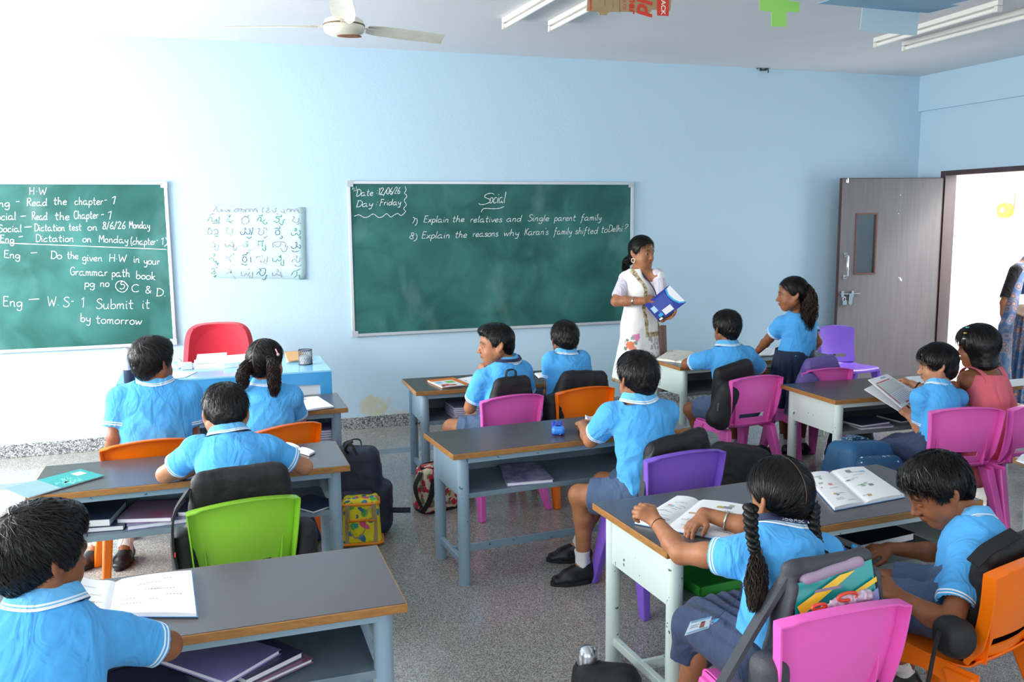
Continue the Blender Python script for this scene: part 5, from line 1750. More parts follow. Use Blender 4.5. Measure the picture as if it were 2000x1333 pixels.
# ------------------------------------------------------------ girl in the pink dress, teacher, woman in a sari
t12, i12 = person('girl in a sleeveless coral pink dress with bobbed hair and small hair clips', (4.0, 3.69, 0.46), A3(1919, 722, 3.80), A3(1910, 675, 3.83), (30, 6, 0), 8, s=1.02, skin='b', hair='bob', outfit=None, bottom=None, seed=22, h=0.005, group=None,
                  armL=dict(el=A3(1868, 772, 3.95), wr=A3(1862, 752, 3.80), F=unit(V3(-0.8, -0.35, -0.2)), U=V3(-0.2, -0.3, 0.9), curl=(30, 35, 40, 40)), armR=dict(el=A3(1972, 800, 3.85), wr=A3(1965, 838, 4.0)), hs=1.06, shL=A3(1888, 741, 3.79), shR=A3(1951, 741, 3.79))
M_coral = cloth_mat('coral_pink_cotton', 'ec7480', rough=0.8)
S = Sculpt(); B = i12['B']; T = i12['T']; up = i12['up']; hp = i12['hip']; nk = i12['neck']
tp = torso_pts(hp, nk, -B[1] * 0.02)
st = [(-0.1, 0.135, 0.11), (0.1, 0.115, 0.094), (0.3, 0.105, 0.086), (0.55, 0.108, 0.087), (0.78, 0.118, 0.088), (1.0, 0.105, 0.072)]
for (a, w0, d0), (b_, w1, d1) in zip(st[:-1], st[1:]):
    S.econe(tp(a), tp(b_), (w0, d0), (w1, d1), T[0], 0.02)
S.econe(tp(0.05), tp(0.05) + B[1] * 0.28 - V3(0, 0, 0.03), (0.14, 0.1), (0.17, 0.09), B[0], 0.05)
S.econe(tp(0.1), hp + V3(-0.14, -0.02, -0.19), (0.08, 0.07), (0.075, 0.13), B[1], 0.05)
S.cone(i12['SR'] + V3(0.005, 0.0, -0.01), A3(1971, 806, 3.84), 0.052, 0.048, 0.03)
S.cone(A3(1971, 806, 3.84), A3(1968, 842, 3.87), 0.048, 0.03, 0.03)
S.plane(nk - up * 0.045, up, 0.115)
V, F = S.mesh(0.006); V = relax(V, F, 1, 0.3); N = vert_normals(V, F)
lx = (V - hp) @ T[0]; lz = (V - hp) @ up
V = V + N * (0.004 * vnoise(np.stack([lx * 26, lz * 7, lx * 0], 1), 4) + 0.005 * (0.4 - np.abs(vnoise(V * 12, 8))))[:, None]
do = mesh_obj('dress', V, F, M_coral, t12)
for sd in (-1, 1):
    P = []
    for k in range(11):
        a = k / 10 * PI
        c = nk - up * 0.042 + T[0] * sd * (0.076 + 0.012 * math.sin(a)) - T[1] * 0.080 * math.cos(a) + up * (0.074 * math.sin(a) - 0.012)
        P.append([c - T[0] * 0.019, c + T[0] * 0.019])
    MB().grid(P, thick=0.003).build('strap', M_coral, do, smooth=60, world=True)
for px, py, cl in ((1886, 651, 'd8b64a'), (1884, 662, 'c9ccd6'), (1890, 640, '4fc3b0')):
    p = A3(px, py, 3.75)
    MB().tube([p + V3(-0.012, 0, 0.001), p, p + V3(0.01, 0.004, -0.001)], 0.004, 6).build('hair_clip', mat('clip_' + cl, cl, 0.3), t12, smooth=180, world=True)


def ring(parent, name, c, ax, r, w, m):
    d = unit(ax); u = unit(np.cross(d, V3(0.3, 0.2, 1))); q = np.cross(d, u)
    return MB().tube([c + r * (math.cos(a) * u + math.sin(a) * q) for a in np.linspace(0, 2 * PI, 24, endpoint=False)], w, 8, closed=True).build(name, m, parent, smooth=180, world=True)


M_silver = mat('silver', 'd9d9d6', 0.25, 1.0)
# front girl's bangle, thread and school card
a = A3(1492, 1040, 2.38); b_ = A3(1375, 1004, 2.52)
ring(t13, 'bangle', a * 0.38 + b_ * 0.62, b_ - a, 0.031, 0.0032, M_silver)
a = A3(1330, 1082, 2.30); b_ = A3(1283, 1021, 2.46)
ring(t13, 'wrist_thread', a * 0.08 + b_ * 0.92, b_ - a, 0.0235, 0.0018, mat('red_black_thread', '4a2320', 0.7))
a = A3(1782, 750, 4.13); b_ = A3(1822, 772, 4.02)
ring(t11, 'wrist_band', a * 0.75 + b_ * 0.25, b_ - a, 0.026, 0.004, mat('black_band', '1b1b20', 0.6))

# ------------------------------------------------------------ teacher
Yt = 6.2
M_kurta = mat('white_kurta', 'f1f1ee', 0.85, spec=0.2, sheen=0.2)
_t = NT(M_kurta); _a = _t.add('ShaderNodeAttribute'); _a.attribute_name = 'pat'; _t.link(_a.outputs['Color'], _t.b.inputs['Base Color'])
M_sheer = cloth_mat('lilac_white_sleeve', 'dcd6e2', rough=0.7)
hipT = np.array([3.14, 6.22, 0.83]); nkT = A3(1252, 528, 6.2); hdT = A3(1253.5, 491, 6.19)
tT, iT = person('woman teacher in a white embroidered kurta holding an open blue textbook', hipT, nkT, hdT, (-160, 4, 0), -160, sh_yaw=-156, s=1.22, skin='a', hair='lady', outfit=None, bottom=None, seed=31, h=0.0055, hs=1.10, adult=0.5, group=None, eyes=True, wide=0.98, bow=0.01,
                armR=dict(el=A3(1203, 589, 6.16), wr=A3(1258, 588, 6.02), F=unit(V3(0.9, -0.2, 0.12)), U=V3(-0.1, -0.6, 0.7), curl=(35, 40, 45, 50), tin=30, hs=0.92),
                armL=dict(el=A3(1297, 594, 6.05), wr=A3(1293, 624, 5.98), F=unit(V3(0.6, -0.4, 0.25)), U=V3(0.2, 0.3, -0.9), curl=(30, 30, 32, 35), hs=0.92),
                legL=((3.2, 6.18, 0.44), (3.2, 6.2, 0.08), (0.6, -0.8, 0)), legR=((3.06, 6.2, 0.44), (3.06, 6.22, 0.08), (0.6, -0.8, 0)), shR=A3(1223, 545, 6.22), shL=A3(1284, 541, 6.12), nstr=2600)
S = Sculpt(); T = iT['T']; up = V3(0, 0, 1)
tp = torso_pts(hipT, nkT, -T[1] * 0.01)
st = [(0.0, 0.155, 0.125), (0.25, 0.132, 0.108), (0.5, 0.138, 0.112), (0.72, 0.148, 0.115), (0.9, 0.122, 0.085), (1.0, 0.075, 0.062)]
for (a, w0, d0), (b_, w1, d1) in zip(st[:-1], st[1:]):
    S.econe(tp(a), tp(b_), (w0, d0), (w1, d1), T[0], 0.02)
S.econe(hipT + V3(0, 0, 0.02), V3(3.13, 6.22, 0.40), (0.155, 0.125), (0.225, 0.19), T[0], 0.05)
S.ell(tp(0.68) + T[1] * 0.07 + T[0] * 0.055, (0.06, 0.055, 0.06), None, 0.04); S.ell(tp(0.68) + T[1] * 0.07 - T[0] * 0.055, (0.06, 0.055, 0.06), None, 0.04)
for sh in (iT['SL'], iT['SR']):
    S.cone(nkT - up * 0.03, sh, 0.05, 0.06, 0.04)
S.plane((3.13, 6.22, 0.40), (0, 0, -1), 0.32)
S.ell(nkT + T[1] * 0.085 + up * 0.0, (0.068, 0.068, 0.088), None, 0.01, 's')
S.plane(nkT + up * 0.012, up, 0.07)
V, F = S.mesh(0.006); V = relax(V, F, 1, 0.3); N = vert_normals(V, F)
lx = (V - hipT) @ T[0]; ly = (V - hipT) @ T[1]; lz = V[:, 2]
low = np.clip((0.95 - lz) / 0.5, 0, 1)
V = V + N * (0.008 * low * np.sin(lx * 55 + 2 * vnoise(V * 4, 2)) + 0.003 * vnoise(V * 20, 3))[:, None]
pat = np.tile(np.array(lin('f2f2ef')), (len(V), 1))
front = ly > 0.0
z_b0, z_b1 = A3(1270, 660, 6.05)[2], A3(1270, 650, 6.05)[2]
neckline = np.clip((lz - (nkT[2] - 0.22)) / 0.2, 0, 1)
xa = np.abs(lx) - 0.05 * neckline
spark = vnoise(V * 95, 6)
gold = np.where((spark > 0.15)[:, None], np.array(lin('cdbf9c')), np.where((spark < -0.35)[:, None], np.array(lin('77684f')), np.array(lin('a89572'))))
band = front & (((xa > 0.058) & (xa < 0.084) & (lz > z_b0)) | ((xa < 0.084) & (lz > z_b0) & (lz < z_b1)))
band |= (lz < 0.43)
pat[band] = gold[band]
yoke = front & (xa < 0.058) & (lz < z_b0) & (lz > z_b0 - 0.16) & (vnoise(V * 60, 9) > 0.12)
pat[yoke] = np.array(lin('b9aeb6'))
for px, py, r, cl in ((1245, 660, 7.5, 'e58bb8'), (1237, 663, 4, '9aa59a'), (1233, 678, 9, 'e0805f'), (1240, 684, 5, 'd98f84'), (1222, 672, 4, '8d9a92'), (1216, 690, 6, 'd58c80'), (1224, 684, 4, '77857a'), (1228, 668, 3, '6f7f74'), (1243, 672, 4, '8b9c8e'), (1219, 700, 4, '7d8b80'), (1230, 692, 4, '86958a')):
    c = A3(px, py, 6.05); r *= 0.0036
    d = np.hypot((V - c) @ V3(0.95, -0.31, 0), V[:, 2] - c[2]) * (1 + 0.3 * vnoise(V * 70, 12))
    m = front & (d < r)
    pat[m] = np.array(lin(cl))
ko = mesh_obj('kurta', V, F, M_kurta, tT, {'pat': pat})
S = Sculpt()
for sh, el in ((iT['SR'], A3(1203, 589, 6.16)), (iT['SL'], A3(1297, 594, 6.05))):
    d = unit(el - sh); L = np.linalg.norm(el - sh)
    S.cone(sh - d * 0.01, sh + d * L * 0.9, 0.056, 0.052, 0.02); S.plane(sh + d * L * 0.82, d, 0.1)
V, F = S.mesh(0.006); V = relax(V, F, 1, 0.3)
mesh_obj('sleeve', V, F, M_sheer, ko)
m_dup = mat('brown_gold_dupatta', 'a58f86', 0.8, vary=(120, '6e5548', 0.5))
P = []
for k in range(14):
    f = k / 13
    c = A3(1292 + 4 * f, 636 + 130 * f, 6.12)
    P.append([c + V3(-0.035 + 0.01 * math.sin(f * 9), 0.02, 0), c + V3(-0.015, -0.015, 0), c + V3(0.01, 0.015, 0), c + V3(0.035, -0.01, 0)])
MB().grid(P, thick=0.003).build('dupatta', m_dup, tT, smooth=180, world=True)
# plait hanging behind, ear ring, bangles, thread, lanyard, forehead mark
hair_bundle([A3(1235, 503, 6.27), A3(1229, 509, 6.30), A3(1223, 514, 6.33), A3(1222, 530, 6.36), A3(1222, 560, 6.37)], [0.035, 0.036, 0.03, 0.026, 0.02], iT['rs'], 160, wave=0.3).build('plait', M_hair, tT, smooth=180, world=True)
L = lambda x, y, z: hdT + 1.10 * (V3(x, y, z) @ iT['R'])
ring(tT, 'earring', L(0.078, -0.002, -0.062), iT['R'][0] + iT['R'][1] * 0.3, 0.016, 0.0022, M_silver)
MB().ell(L(0.0, 0.0875, 0.040), 0.0045, seg=10, rings=6).build('forehead_mark', mat('sandal_mark', 'd9b37c', 0.6), tT, smooth=180, world=True)
a, b_ = A3(1203, 589, 6.16), A3(1258, 588, 6.02)
for f, m in ((0.60, M_silver), (0.63, M_silver), (0.84, mat('orange_thread', 'e8762c', 0.6))):
    ring(tT, 'bangle', a * (1 - f) + b_ * f, b_ - a, 0.035 - 0.008 * (f - .6) / .25, 0.0028, m)
for sd, sgn in ((-1, 0), (1, 1)):
    q = nkT + T[0] * sd * 0.055 - T[1] * 0.02 + V3(0, 0, 0.02); r1 = nkT + T[0] * sd * 0.06 + T[1] * 0.05 - V3(0, 0, 0.01); e = nkT + T[1] * 0.15 + T[0] * sd * 0.035 - V3(0, 0, 0.13); e2 = nkT + T[1] * 0.165 + T[0] * sd * 0.012 - V3(0, 0, 0.21)
    path = spline([q, r1, e, e2], 6)
    P = [[p - T[0] * 0.007, p + T[0] * 0.007] for p in path]
    MB().grid(P, thick=0.0015).build('lanyard', m_lan, tT, smooth=60, world=True)


# ------------------------------------------------------------ woman in a sari outside the door
def sari_mat():
    m = bpy.data.materials.new('sari_print'); m.use_nodes = True; t = NT(m)
    tc = t.add('ShaderNodeTexCoord'); v = t.add('ShaderNodeTexVoronoi'); v.inputs['Scale'].default_value = 16; t.link(tc.outputs['Object'], v.inputs['Vector'])
    r = t.add('ShaderNodeValToRGB'); e = r.color_ramp.elements
    e[0].position = 0.0; e[0].color = lin('a97f74'); e[1].position = 0.62; e[1].color = lin('35567f')
    for p, c in ((0.22, '93685e'), (0.30, '31486e'), (0.45, '77707f')):
        q = e.new(p); q.color = lin(c)
    t.link(v.outputs[0], r.inputs[0]); t.link(r.outputs[0], t.b.inputs['Base Color']); t.b.inputs['Roughness'].default_value = 0.6
    return m


bs = V3(6.99, 6.08, 0)
hipS = bs + V3(0, 0, 0.84); nkS = bs + V3(0.0, 0.0, 1.29); hdS = bs + V3(-0.02, -0.03, 1.44)
tS, iS = person('woman in a blue and rust printed sari standing outside the doorway, partly out of view', hipS, nkS, hdS, (150, 5, 0), 150, s=1.22, skin='b', hair='lady', outfit=None, bottom=None, seed=41, h=0.007, hs=1.1, adult=0.5, group=None, nstr=1200,
                armR=dict(el=A3(1962, 592, 6.06), wr=A3(1964, 648, 6.0), curl=(40, 40, 40, 40)), shR=A3(1985, 530, 6.08))
M_sari = sari_mat()
S = Sculpt(); T = iS['T']; tp = torso_pts(hipS, nkS, V3(0, 0, 0))
for (a, w0, d0), (b_, w1, d1) in zip(st[:-1], st[1:]):
    S.econe(tp(a), tp(b_), (w0, d0), (w1, d1), T[0], 0.02)
S.econe(hipS, bs + V3(0, 0, 0.06), (0.16, 0.13), (0.24, 0.22), T[0], 0.05)
S.cone(iS['SR'] + V3(0.03, 0, 0.02), A3(1965, 640, 5.98), 0.06, 0.05, 0.05); S.cone(A3(1965, 640, 5.98), A3(1958, 740, 5.96), 0.05, 0.08, 0.05)
S.plane(nkS + V3(0, 0, 0.0), (0, 0, 1), 0.09)
V, F = S.mesh(0.008); V = relax(V, F, 1, 0.3); N = vert_normals(V, F)
V = V + N * (0.012 * np.clip((1.0 - V[:, 2]) / 0.6, 0, 1) * np.sin(np.arctan2(V[:, 1] - bs[1], V[:, 0] - bs[0]) * 26))[:, None]
mesh_obj('sari', V, F, M_sari, tS)
S = Sculpt(); e = A3(1962, 592, 6.06); d = unit(e - iS['SR'])
S.cone(iS['SR'], e, 0.062, 0.056, 0.02); S.plane(iS['SR'] + d * np.linalg.norm(e - iS['SR']) * 0.86, d, 0.1)
V, F = S.mesh(0.007)
mesh_obj('blouse_sleeve', V, F, cloth_mat('black_blouse', '1e1c20'), tS)
ring(tS, 'bangle', A3(1962.5, 632, 6.02), V3(0, 0, 1), 0.033, 0.003, mat('gold', 'c9a24a', 0.3, 1.0))
c = A3(1996, 585, 5.88)
MB().obox(c, (0.06, 0.003, 0.085), V3(1, 0, 0), V3(0, 1, 0), V3(0, 0, 1)).build('id_card', mat('id_card_white', 'e3eef3', 0.3), tS, world=True)

# fire hose reel on the outside wall
c = at(1964, 411, 8.62); c = ray(1964, 411); c = c * (9.36 / c[0]) + V3(0, 0, CAM_H)
t = thing('hose_reel', 'small yellow hose reel on the bright wall seen through the doorway', 'hose reel', c.tolist())
X = V3(1, 0, 0)
MB().lathe([(0.03, -0.05), (0.092, -0.05), (0.095, -0.042), (0.092, -0.034), (0.078, -0.026), (0.078, 0.026), (0.092, 0.034), (0.092, 0.042), (0.03, 0.042)], c, 28, axis=X).build('drum', mat('hose_yellow', 'e0a33a', 0.5), t, smooth=40, world=True)
MB().lathe([(0.03, -0.06), (0.03, 0.04)], c, 16, axis=X).build('hub', mat('hub_white', 'efe9e0', 0.5), t, smooth=40, world=True)
MB().tube([c + V3(-0.02, -0.09, 0.01), c + V3(-0.02, -0.14, 0.005), c + V3(-0.02, -0.14, 0.2), c + V3(-0.02, -0.18, 0.205)], 0.008, 8).build('pipe', mat('red_pipe', 'd86a50', 0.5), t, smooth=60, world=True)

# ============================================================ books, paper and small things
M_page = mat('paper_white', 'f1f3f4', 0.7)
M_cream = mat('paper_cream', 'ece9da', 0.7)
PRN = [mat('print_' + c, c, 0.75) for c in ('8a9299', 'd98f86', '9bbf9a', '8fc3dc', 'c7a96b')]


def quad_px(pts, z):
    return [onz(px, py, z) for px, py in pts]


def bil(q, u, v):
    return (q[0] * (1 - u) + q[1] * u) * (1 - v) + (q[3] * (1 - u) + q[2] * u) * v


def open_book(label, px, z, cover, name='workbook', group='books and papers on the desks', curl=0.0, thick=0.006, gutter=0.5, prints=14, seed=1, page=None, cat='book', corners=None):
    """px: the four corners seen in the picture: near-left, near-right, far-right, far-left"""
    q = corners or quad_px(px, z)
    q = [np.array(c, float) for c in q]
    c = sum(q) / 4
    t = thing(name, label, cat, c.tolist(), 0, group)
    up = V3(0, 0, 1)
    rs = random.Random(seed)
    def hgt(u, v):
        d = abs(u - gutter)
        k = (u / gutter) if u < gutter else (1 - u) / (1 - gutter)
        return thick * (0.55 + 0.45 * math.sin(PI * min(1, k) * 0.9 + 0.3)) - thick * 0.5 * math.exp(-(d / 0.03) ** 2) + curl * max(0, 1 - u / 0.28) ** 2
    MB().hexa([bil(q, u, v) + up * h for h in (0.0005, 0.002) for u, v in ((-0.012, -0.012), (1.012, -0.012), (1.012, 1.012), (-0.012, 1.012))]).build('cover', cover, t, world=True)
    for a, b_ in ((0, gutter), (gutter, 1)):
        if b_ - a < 0.02:
            continue
        P = [[bil(q, a + (b_ - a) * i / 12, j / 4) + up * (0.002 + hgt(a + (b_ - a) * i / 12, j / 4)) for j in range(5)] for i in range(13)]
        mb = MB(); mb.grid(P, thick=0.0012)
        for j0 in (0, 4):
            mb.grid([[P[i][j0], bil(q, a + (b_ - a) * i / 12, j0 / 4) + up * 0.002] for i in range(13)])
        i0 = 0 if a == 0 else 12
        mb.grid([[P[i0][j], bil(q, float(a != 0), j / 4) + up * 0.002] for j in range(5)])
        pg = mb.build('page', page or M_page, t, world=True, smooth=50)
        if prints:
            sets = [MB() for _ in PRN]
            def patch(u0, v0, du, dv, m):
                lift = lambda u, v: bil(q, u, v) + up * (0.0026 + hgt(u, v))
                sets[m].add([lift(u0, v0), lift(u0 + du, v0), lift(u0 + du, v0 + dv), lift(u0, v0 + dv)], [(0, 1, 2, 3)])
            w = b_ - a
            for _ in range(prints):
                u0 = a + w * rs.uniform(0.08, 0.7); v0 = rs.uniform(0.08, 0.85)
                if rs.random() < 0.65:
                    for k in range(rs.randint(3, 8)):
                        if u0 + w * 0.04 * (k + 1) < b_ - 0.04 * w:
                            patch(u0 + w * 0.04 * k, v0 + rs.uniform(0, 0.008), w * 0.028, 0.012, 0)
                else:
                    patch(u0, v0, w * rs.uniform(0.04, 0.16), rs.uniform(0.03, 0.09), rs.randint(0, 4))
            for m, sb in enumerate(sets):
                if sb.n:
                    sb.build('print', PRN[m], pg, world=True)
    return t


def closed_book(label, q, th, cover, name='notebook', group='notebooks in the desk shelves', pages=None, cat='notebook', spine=True):
    """q: four plan corners (near-left, near-right, far-right, far-left) at the underside"""
    q = [np.array(c, float) for c in q]; c = sum(q) / 4
    t = thing(name, label, cat, c.tolist(), 0, group)
    up = V3(0, 0, 1)
    B_ = lambda lo, hi, e: [bil(q, u, v) + up * h for h in (lo, hi) for u, v in ((-e, -e), (1 + e, -e), (1 + e, 1 + e), (-e, 1 + e))]
    MB().hexa(B_(0.0012, th - 0.0012, -0.02)).build('page_block', pages or M_page, t, world=True)
    mb = MB().hexa(B_(th - 0.0012, th, 0.0))
    if spine:
        e = 0.0
        mb.hexa([bil(q, u, v) + up * h for h in (0, th) for u, v in ((0, 1 - 0.012), (1, 1 - 0.012), (1, 1), (0, 1))])
    mb.hexa(B_(0.0, 0.0012, 0.0))
    mb.build('cover', cover, t, world=True)
    return t


def rect(cx, cy, z, w, d, rot):
    a = R_(rot); X = V3(math.cos(a), math.sin(a), 0); Y = V3(-math.sin(a), math.cos(a), 0); c = V3(cx, cy, z)
    return [c - X * w / 2 - Y * d / 2, c + X * w / 2 - Y * d / 2, c + X * w / 2 + Y * d / 2, c - X * w / 2 + Y * d / 2]


def cover_mat(name, a, b_, scale=14):
    return mat(name, a, 0.35, vary=(scale, b_, 0.35))


C_lil = cover_mat('lilac_cover', '9a93cf', '8a83c0', 5)
C_dark = cover_mat('dark_violet_cover', '4b4a6e', '3c3c58', 8)
C_mar = cover_mat('marble_cover', 'b9b4d8', '6f6aa0', 22)
C_red = cover_mat('dusky_pink_cover', 'a0607e', '8d8aa8', 7)
C_blue = cover_mat('blue_cover', '3f6fae', '6fa7d8', 9)
C_navy = cover_mat('navy_cover', '34445e', '27364c', 8)
C_grey = cover_mat('grey_green_cover', '6e8d96', '809fa8', 5)
C_black = cover_mat('black_cover', '26272c', '303138', 10)

# teal exercise book lying open face down, hanging over the desk's left edge
z = HB + 0.001
q = quad_px([(53, 973), (204, 929), (157, 916.5), (9, 954.5)], z + 0.006)
t = thing('exercise_book', 'teal exercise book with leaf artwork lying at the left end of the desk', 'book', (sum(q) / 4).tolist(), 0, 'books and papers on the desks')
up = V3(0, 0, 1)
MB().hexa([bil(q, u, v) + up * h for h in (-0.005, -0.0008) for u, v in ((0.02, 0.02), (0.985, 0.02), (0.985, 0.98), (0.02, 0.98))]).build('page_block', M_page, t, world=True)
for a, b_, m in ((0.0, 0.42, cover_mat('teal_grey_cover', '86a6ae', '7a9aa4', 6)), (0.42, 1.0, cover_mat('teal_cover', '1f8f90', '2a9d9c', 4))):
    MB().hexa([bil(q, u, v) + up * h for h in (-0.0008, 0.0002) for u, v in ((a, 0), (b_, 0), (b_, 1), (a, 1))]).build('cover', m, t, world=True)
rr = random.Random(2); mb = MB()
for k in range(46):
    u, v = rr.gauss(0.60, 0.06), rr.gauss(0.32, 0.13)
    if not (0.43 < u < 0.8 and 0.04 < v < 0.9):
        continue
    a = rr.uniform(0, PI); s1, s2 = rr.uniform(0.02, 0.05), rr.uniform(0.006, 0.016)
    pt = [bil(q, u + s1 * math.cos(a) * ca - s2 * math.sin(a) * sa, v + 2.0 * (s1 * math.sin(a) * ca + s2 * math.cos(a) * sa)) + up * 0.0006 for ca, sa in ((1, 0), (0, 1), (-1, 0), (0, -1))]
    mb.add(pt, [(0, 1, 2, 3)])
mb.build('leaf_artwork', mat('mint_print', '7fe0c8', 0.5), t, world=True)
MB().add([bil(q, u, v) + up * 0.0006 for u, v in ((0.80, 0.52), (0.93, 0.52), (0.93, 0.8), (0.80, 0.8))], [(0, 1, 2, 3)]).build('name_label', M_page, t, world=True)
mb = MB()
for v in (0.58, 0.66, 0.74):
    mb.add([bil(q, u, vv) + up * 0.0009 for u, vv in ((0.82, v), (0.91, v), (0.91, v + 0.02), (0.82, v + 0.02))], [(0, 1, 2, 3)])
mb.build('print', PRN[0], t, world=True)

open_book('open workbook with white pages in front of the boy at bottom left', None, 0, C_blue, corners=[onz(118, 1206, HB + 0.002), onz(384, 1206, HB + 0.002), onz(374, 1121, HB + 0.002), onz(140, 1150, HB + 0.002)], gutter=0.36, thick=0.012, curl=0.035, seed=3, prints=9)
open_book('white book lying by the right elbow of the boy bent over his desk', [(548, 875), (604, 892), (615, 886), (560, 868)], HB + 0.001, C_black, gutter=0.5, thick=0.012, prints=0)
open_book('open workbook on the desk right of the girl with ponytails', [(588, 806), (652, 797), (621, 777), (578, 783)], HB + 0.001, C_navy, gutter=0.0, thick=0.010, prints=5, seed=4)
open_book('white workbook on the desk between the boy and the girl with ponytails', [(378, 823), (430, 820), (425, 797), (377, 801)], HB + 0.001, C_navy, gutter=0.0, thick=0.010, prints=0, seed=5)
t = closed_book('orange picture book with white and red cover art below the blackboard', quad_px([(863, 759), (916, 754), (886, 741), (834, 746)], HB + 0.001), 0.012, mat('orange_cover', 'e07a22', 0.35), name='picture_book', group='books and papers on the desks', cat='book')
q = quad_px([(866, 756.5), (909, 752.5), (882, 742), (841, 746.5)], HB + 0.0135)
MB().add(q, [(0, 1, 2, 3)]).build('cover_art', mat('art_white', 'dfe6ea', 0.4), t, world=True)
for (a, b_, c, d), cl in (((.1, .45, .15, .4), 'd23b30'), ((.45, .7, .1, .3), 'c7523a'), ((.55, .9, .55, .85), '7cc24a'), ((.1, .35, .6, .85), '8fb6d6'), ((.02, .12, .05, .2), '2b2b30')):
    MB().add([bil(q, u, v) + up * 0.0006 for u, v in ((a, c), (b_, c), (b_, d), (a, d))], [(0, 1, 2, 3)]).build('cover_art', mat('art_' + cl, cl, 0.4), t, world=True)
open_book('loose white sheets beside the orange picture book', [(908, 754), (945, 752), (950, 733), (890, 742)], HB + 0.001, M_page, gutter=0.0, thick=0.004, prints=3, name='worksheet', cat='paper', seed=6)
open_book('small white workbook left of the boy with hunched shoulders', [(1052, 740), (1080, 737), (1072, 729), (1043, 731)], HB + 0.001, C_navy, gutter=0.0, thick=0.006, prints=2, seed=7)
open_book('white workbook under the hand of the boy in the centre', [(1150, 833), (1200, 822), (1186, 810), (1143, 819)], HB + 0.001, M_page, gutter=0.0, thick=0.006, curl=0.02, prints=0, seed=8)
open_book('big open book with cream page, on the desk next to the teacher', [(1281, 704), (1352, 712), (1398, 695), (1310, 686)], HW + 0.001, M_page, gutter=0.55, thick=0.014, page=M_cream, prints=5, seed=9)
open_book('open book under the arm of the standing girl', [(1478, 698), (1531, 694), (1540, 681), (1478, 684)], HW + 0.001, C_black, gutter=0.5, thick=0.010, prints=4, seed=10)
open_book('white sheet at the right end of the desk by the girl in pink', [(1968, 757), (2030, 750), (2000, 741), (1955, 745)], HW + 0.001, M_page, gutter=0.0, thick=0.004, prints=0, name='worksheet', cat='paper', seed=11)
open_book('white sheet on the desk behind the small child\'s booklet', [(1775, 752), (1815, 749), (1802, 736), (1768, 738)], HW + 0.001, M_page, gutter=0.0, thick=0.004, prints=0, name='worksheet', cat='paper', seed=12)
open_book('open workbook with picture pages beneath the arms of the girl with plaits', [(1240, 1024), (1440, 1062), (1470, 995), (1322, 974)], HW + 0.001, C_blue, gutter=0.30, thick=0.012, prints=16, seed=13)
open_book('open workbook with picture pages between the plaited girl and the boy', [(1630, 998), (1766, 972), (1686, 917), (1572, 932)], HW + 0.001, C_blue, gutter=0.42, thick=0.014, prints=14, seed=14)
open_book('white book on the desk at the right picture edge', [(1984, 902), (2050, 925), (2060, 905), (1996, 889)], HW + 0.001, C_blue, gutter=0.0, thick=0.010, prints=0, seed=15)

# shelves
def shelf_pile(items, z0):
    z = z0
    for (lab, cx, cy, w, d, rot, th, cov) in items:
        closed_book(lab, rect(cx, cy, z, w, d, rot), th, cov)
        z += th + 0.0008


zs = HB - 0.199
shelf_pile([('grey-black notebook at the bottom of the front left shelf pile', 0.0, 2.47, 0.20, 0.27, 40, 0.012, C_black), ('red-edged notebook low in the front left shelf pile', 0.06, 2.46, 0.19, 0.27, 30, 0.012, C_red),
            ('dark violet notebook second from the top of the front left pile', 0.03, 2.46, 0.19, 0.27, 34, 0.018, C_dark), ('lilac notebook lying on top of the front left shelf pile', -0.04, 2.44, 0.20, 0.27, 42, 0.014, C_lil)], zs)
closed_book('flat grey notebook leaning out at the left of the lilac notebook pile', rect(-0.22, 2.42, zs, 0.19, 0.26, 12, ), 0.012, C_dark)
shelf_pile([('white-edged notebook at the left of the middle left shelf', -0.50, 3.92, 0.24, 0.25, -6, 0.02, C_navy), ('dark glossy notebook topmost at the left of the middle left shelf', -0.53, 3.93, 0.22, 0.25, -10, 0.03, C_navy)], zs)
shelf_pile([('violet notebook under the dusky pink notebook', -0.27, 3.88, 0.24, 0.2, 4, 0.018, C_mar), ('dusky pink notebook in the middle left shelf', -0.29, 3.91, 0.22, 0.24, -14, 0.018, C_red)], zs)
shelf_pile([('cream-edged notebook under the dark folder of the middle left shelf', -0.06, 3.88, 0.22, 0.2, -10, 0.016, C_black), ('dark folder right of the dusky pink notebook', -0.07, 3.91, 0.2, 0.22, -14, 0.02, C_dark)], zs)
closed_book('thin blue folder sticking out of the shelf behind the green chair', rect(0.36, 3.85, zs, 0.16, 0.2, 35), 0.01, C_navy)
for k in range(5):
    closed_book(('lowest','second lowest','middle','second highest','topmost')[k] + ' lilac notebook of the pile at the right of the ponytail girl\'s shelf', rect(0.545, 5.06, zs + 0.0135 * k, 0.15, 0.2, (2, -1, 3, 0, 1)[k]), 0.0125, (C_lil, C_mar)[k % 2])
t = closed_book('marbled violet notebook lying in the shelf of the centre desk', quad_px([(990, 951), (1082, 943), (1047, 908), (975, 914)], zs), 0.016, C_mar)
for k in range(5):
    closed_book(('lowest','second lowest','middle','second highest','topmost')[k] + ' lilac notebook of the pile beside the centre boy\'s hip', rect(2.03, 3.98, zs + 0.0135 * k, 0.16, 0.22, 4 + (2, -2, 1, -1, 0)[k]), 0.0125, (C_lil, C_mar)[k % 2])
for k in range(6):
    closed_book(('lowest','second lowest','third lowest','third highest','second highest','topmost')[k] + ' lilac notebook of the pile under the desk of the boy resting his chin', rect(1.47, 5.36, zs + 0.0125 * k, 0.19, 0.24, (1, -1, 2, 0, -2, 1)[k]), 0.0118, (C_lil, C_mar)[k % 2])
c = onz(897, 815, zs)
t = thing('pencil_pouch', 'small yellow-green ribbed pouch in front of the lilac notebooks', 'pouch', c.tolist())
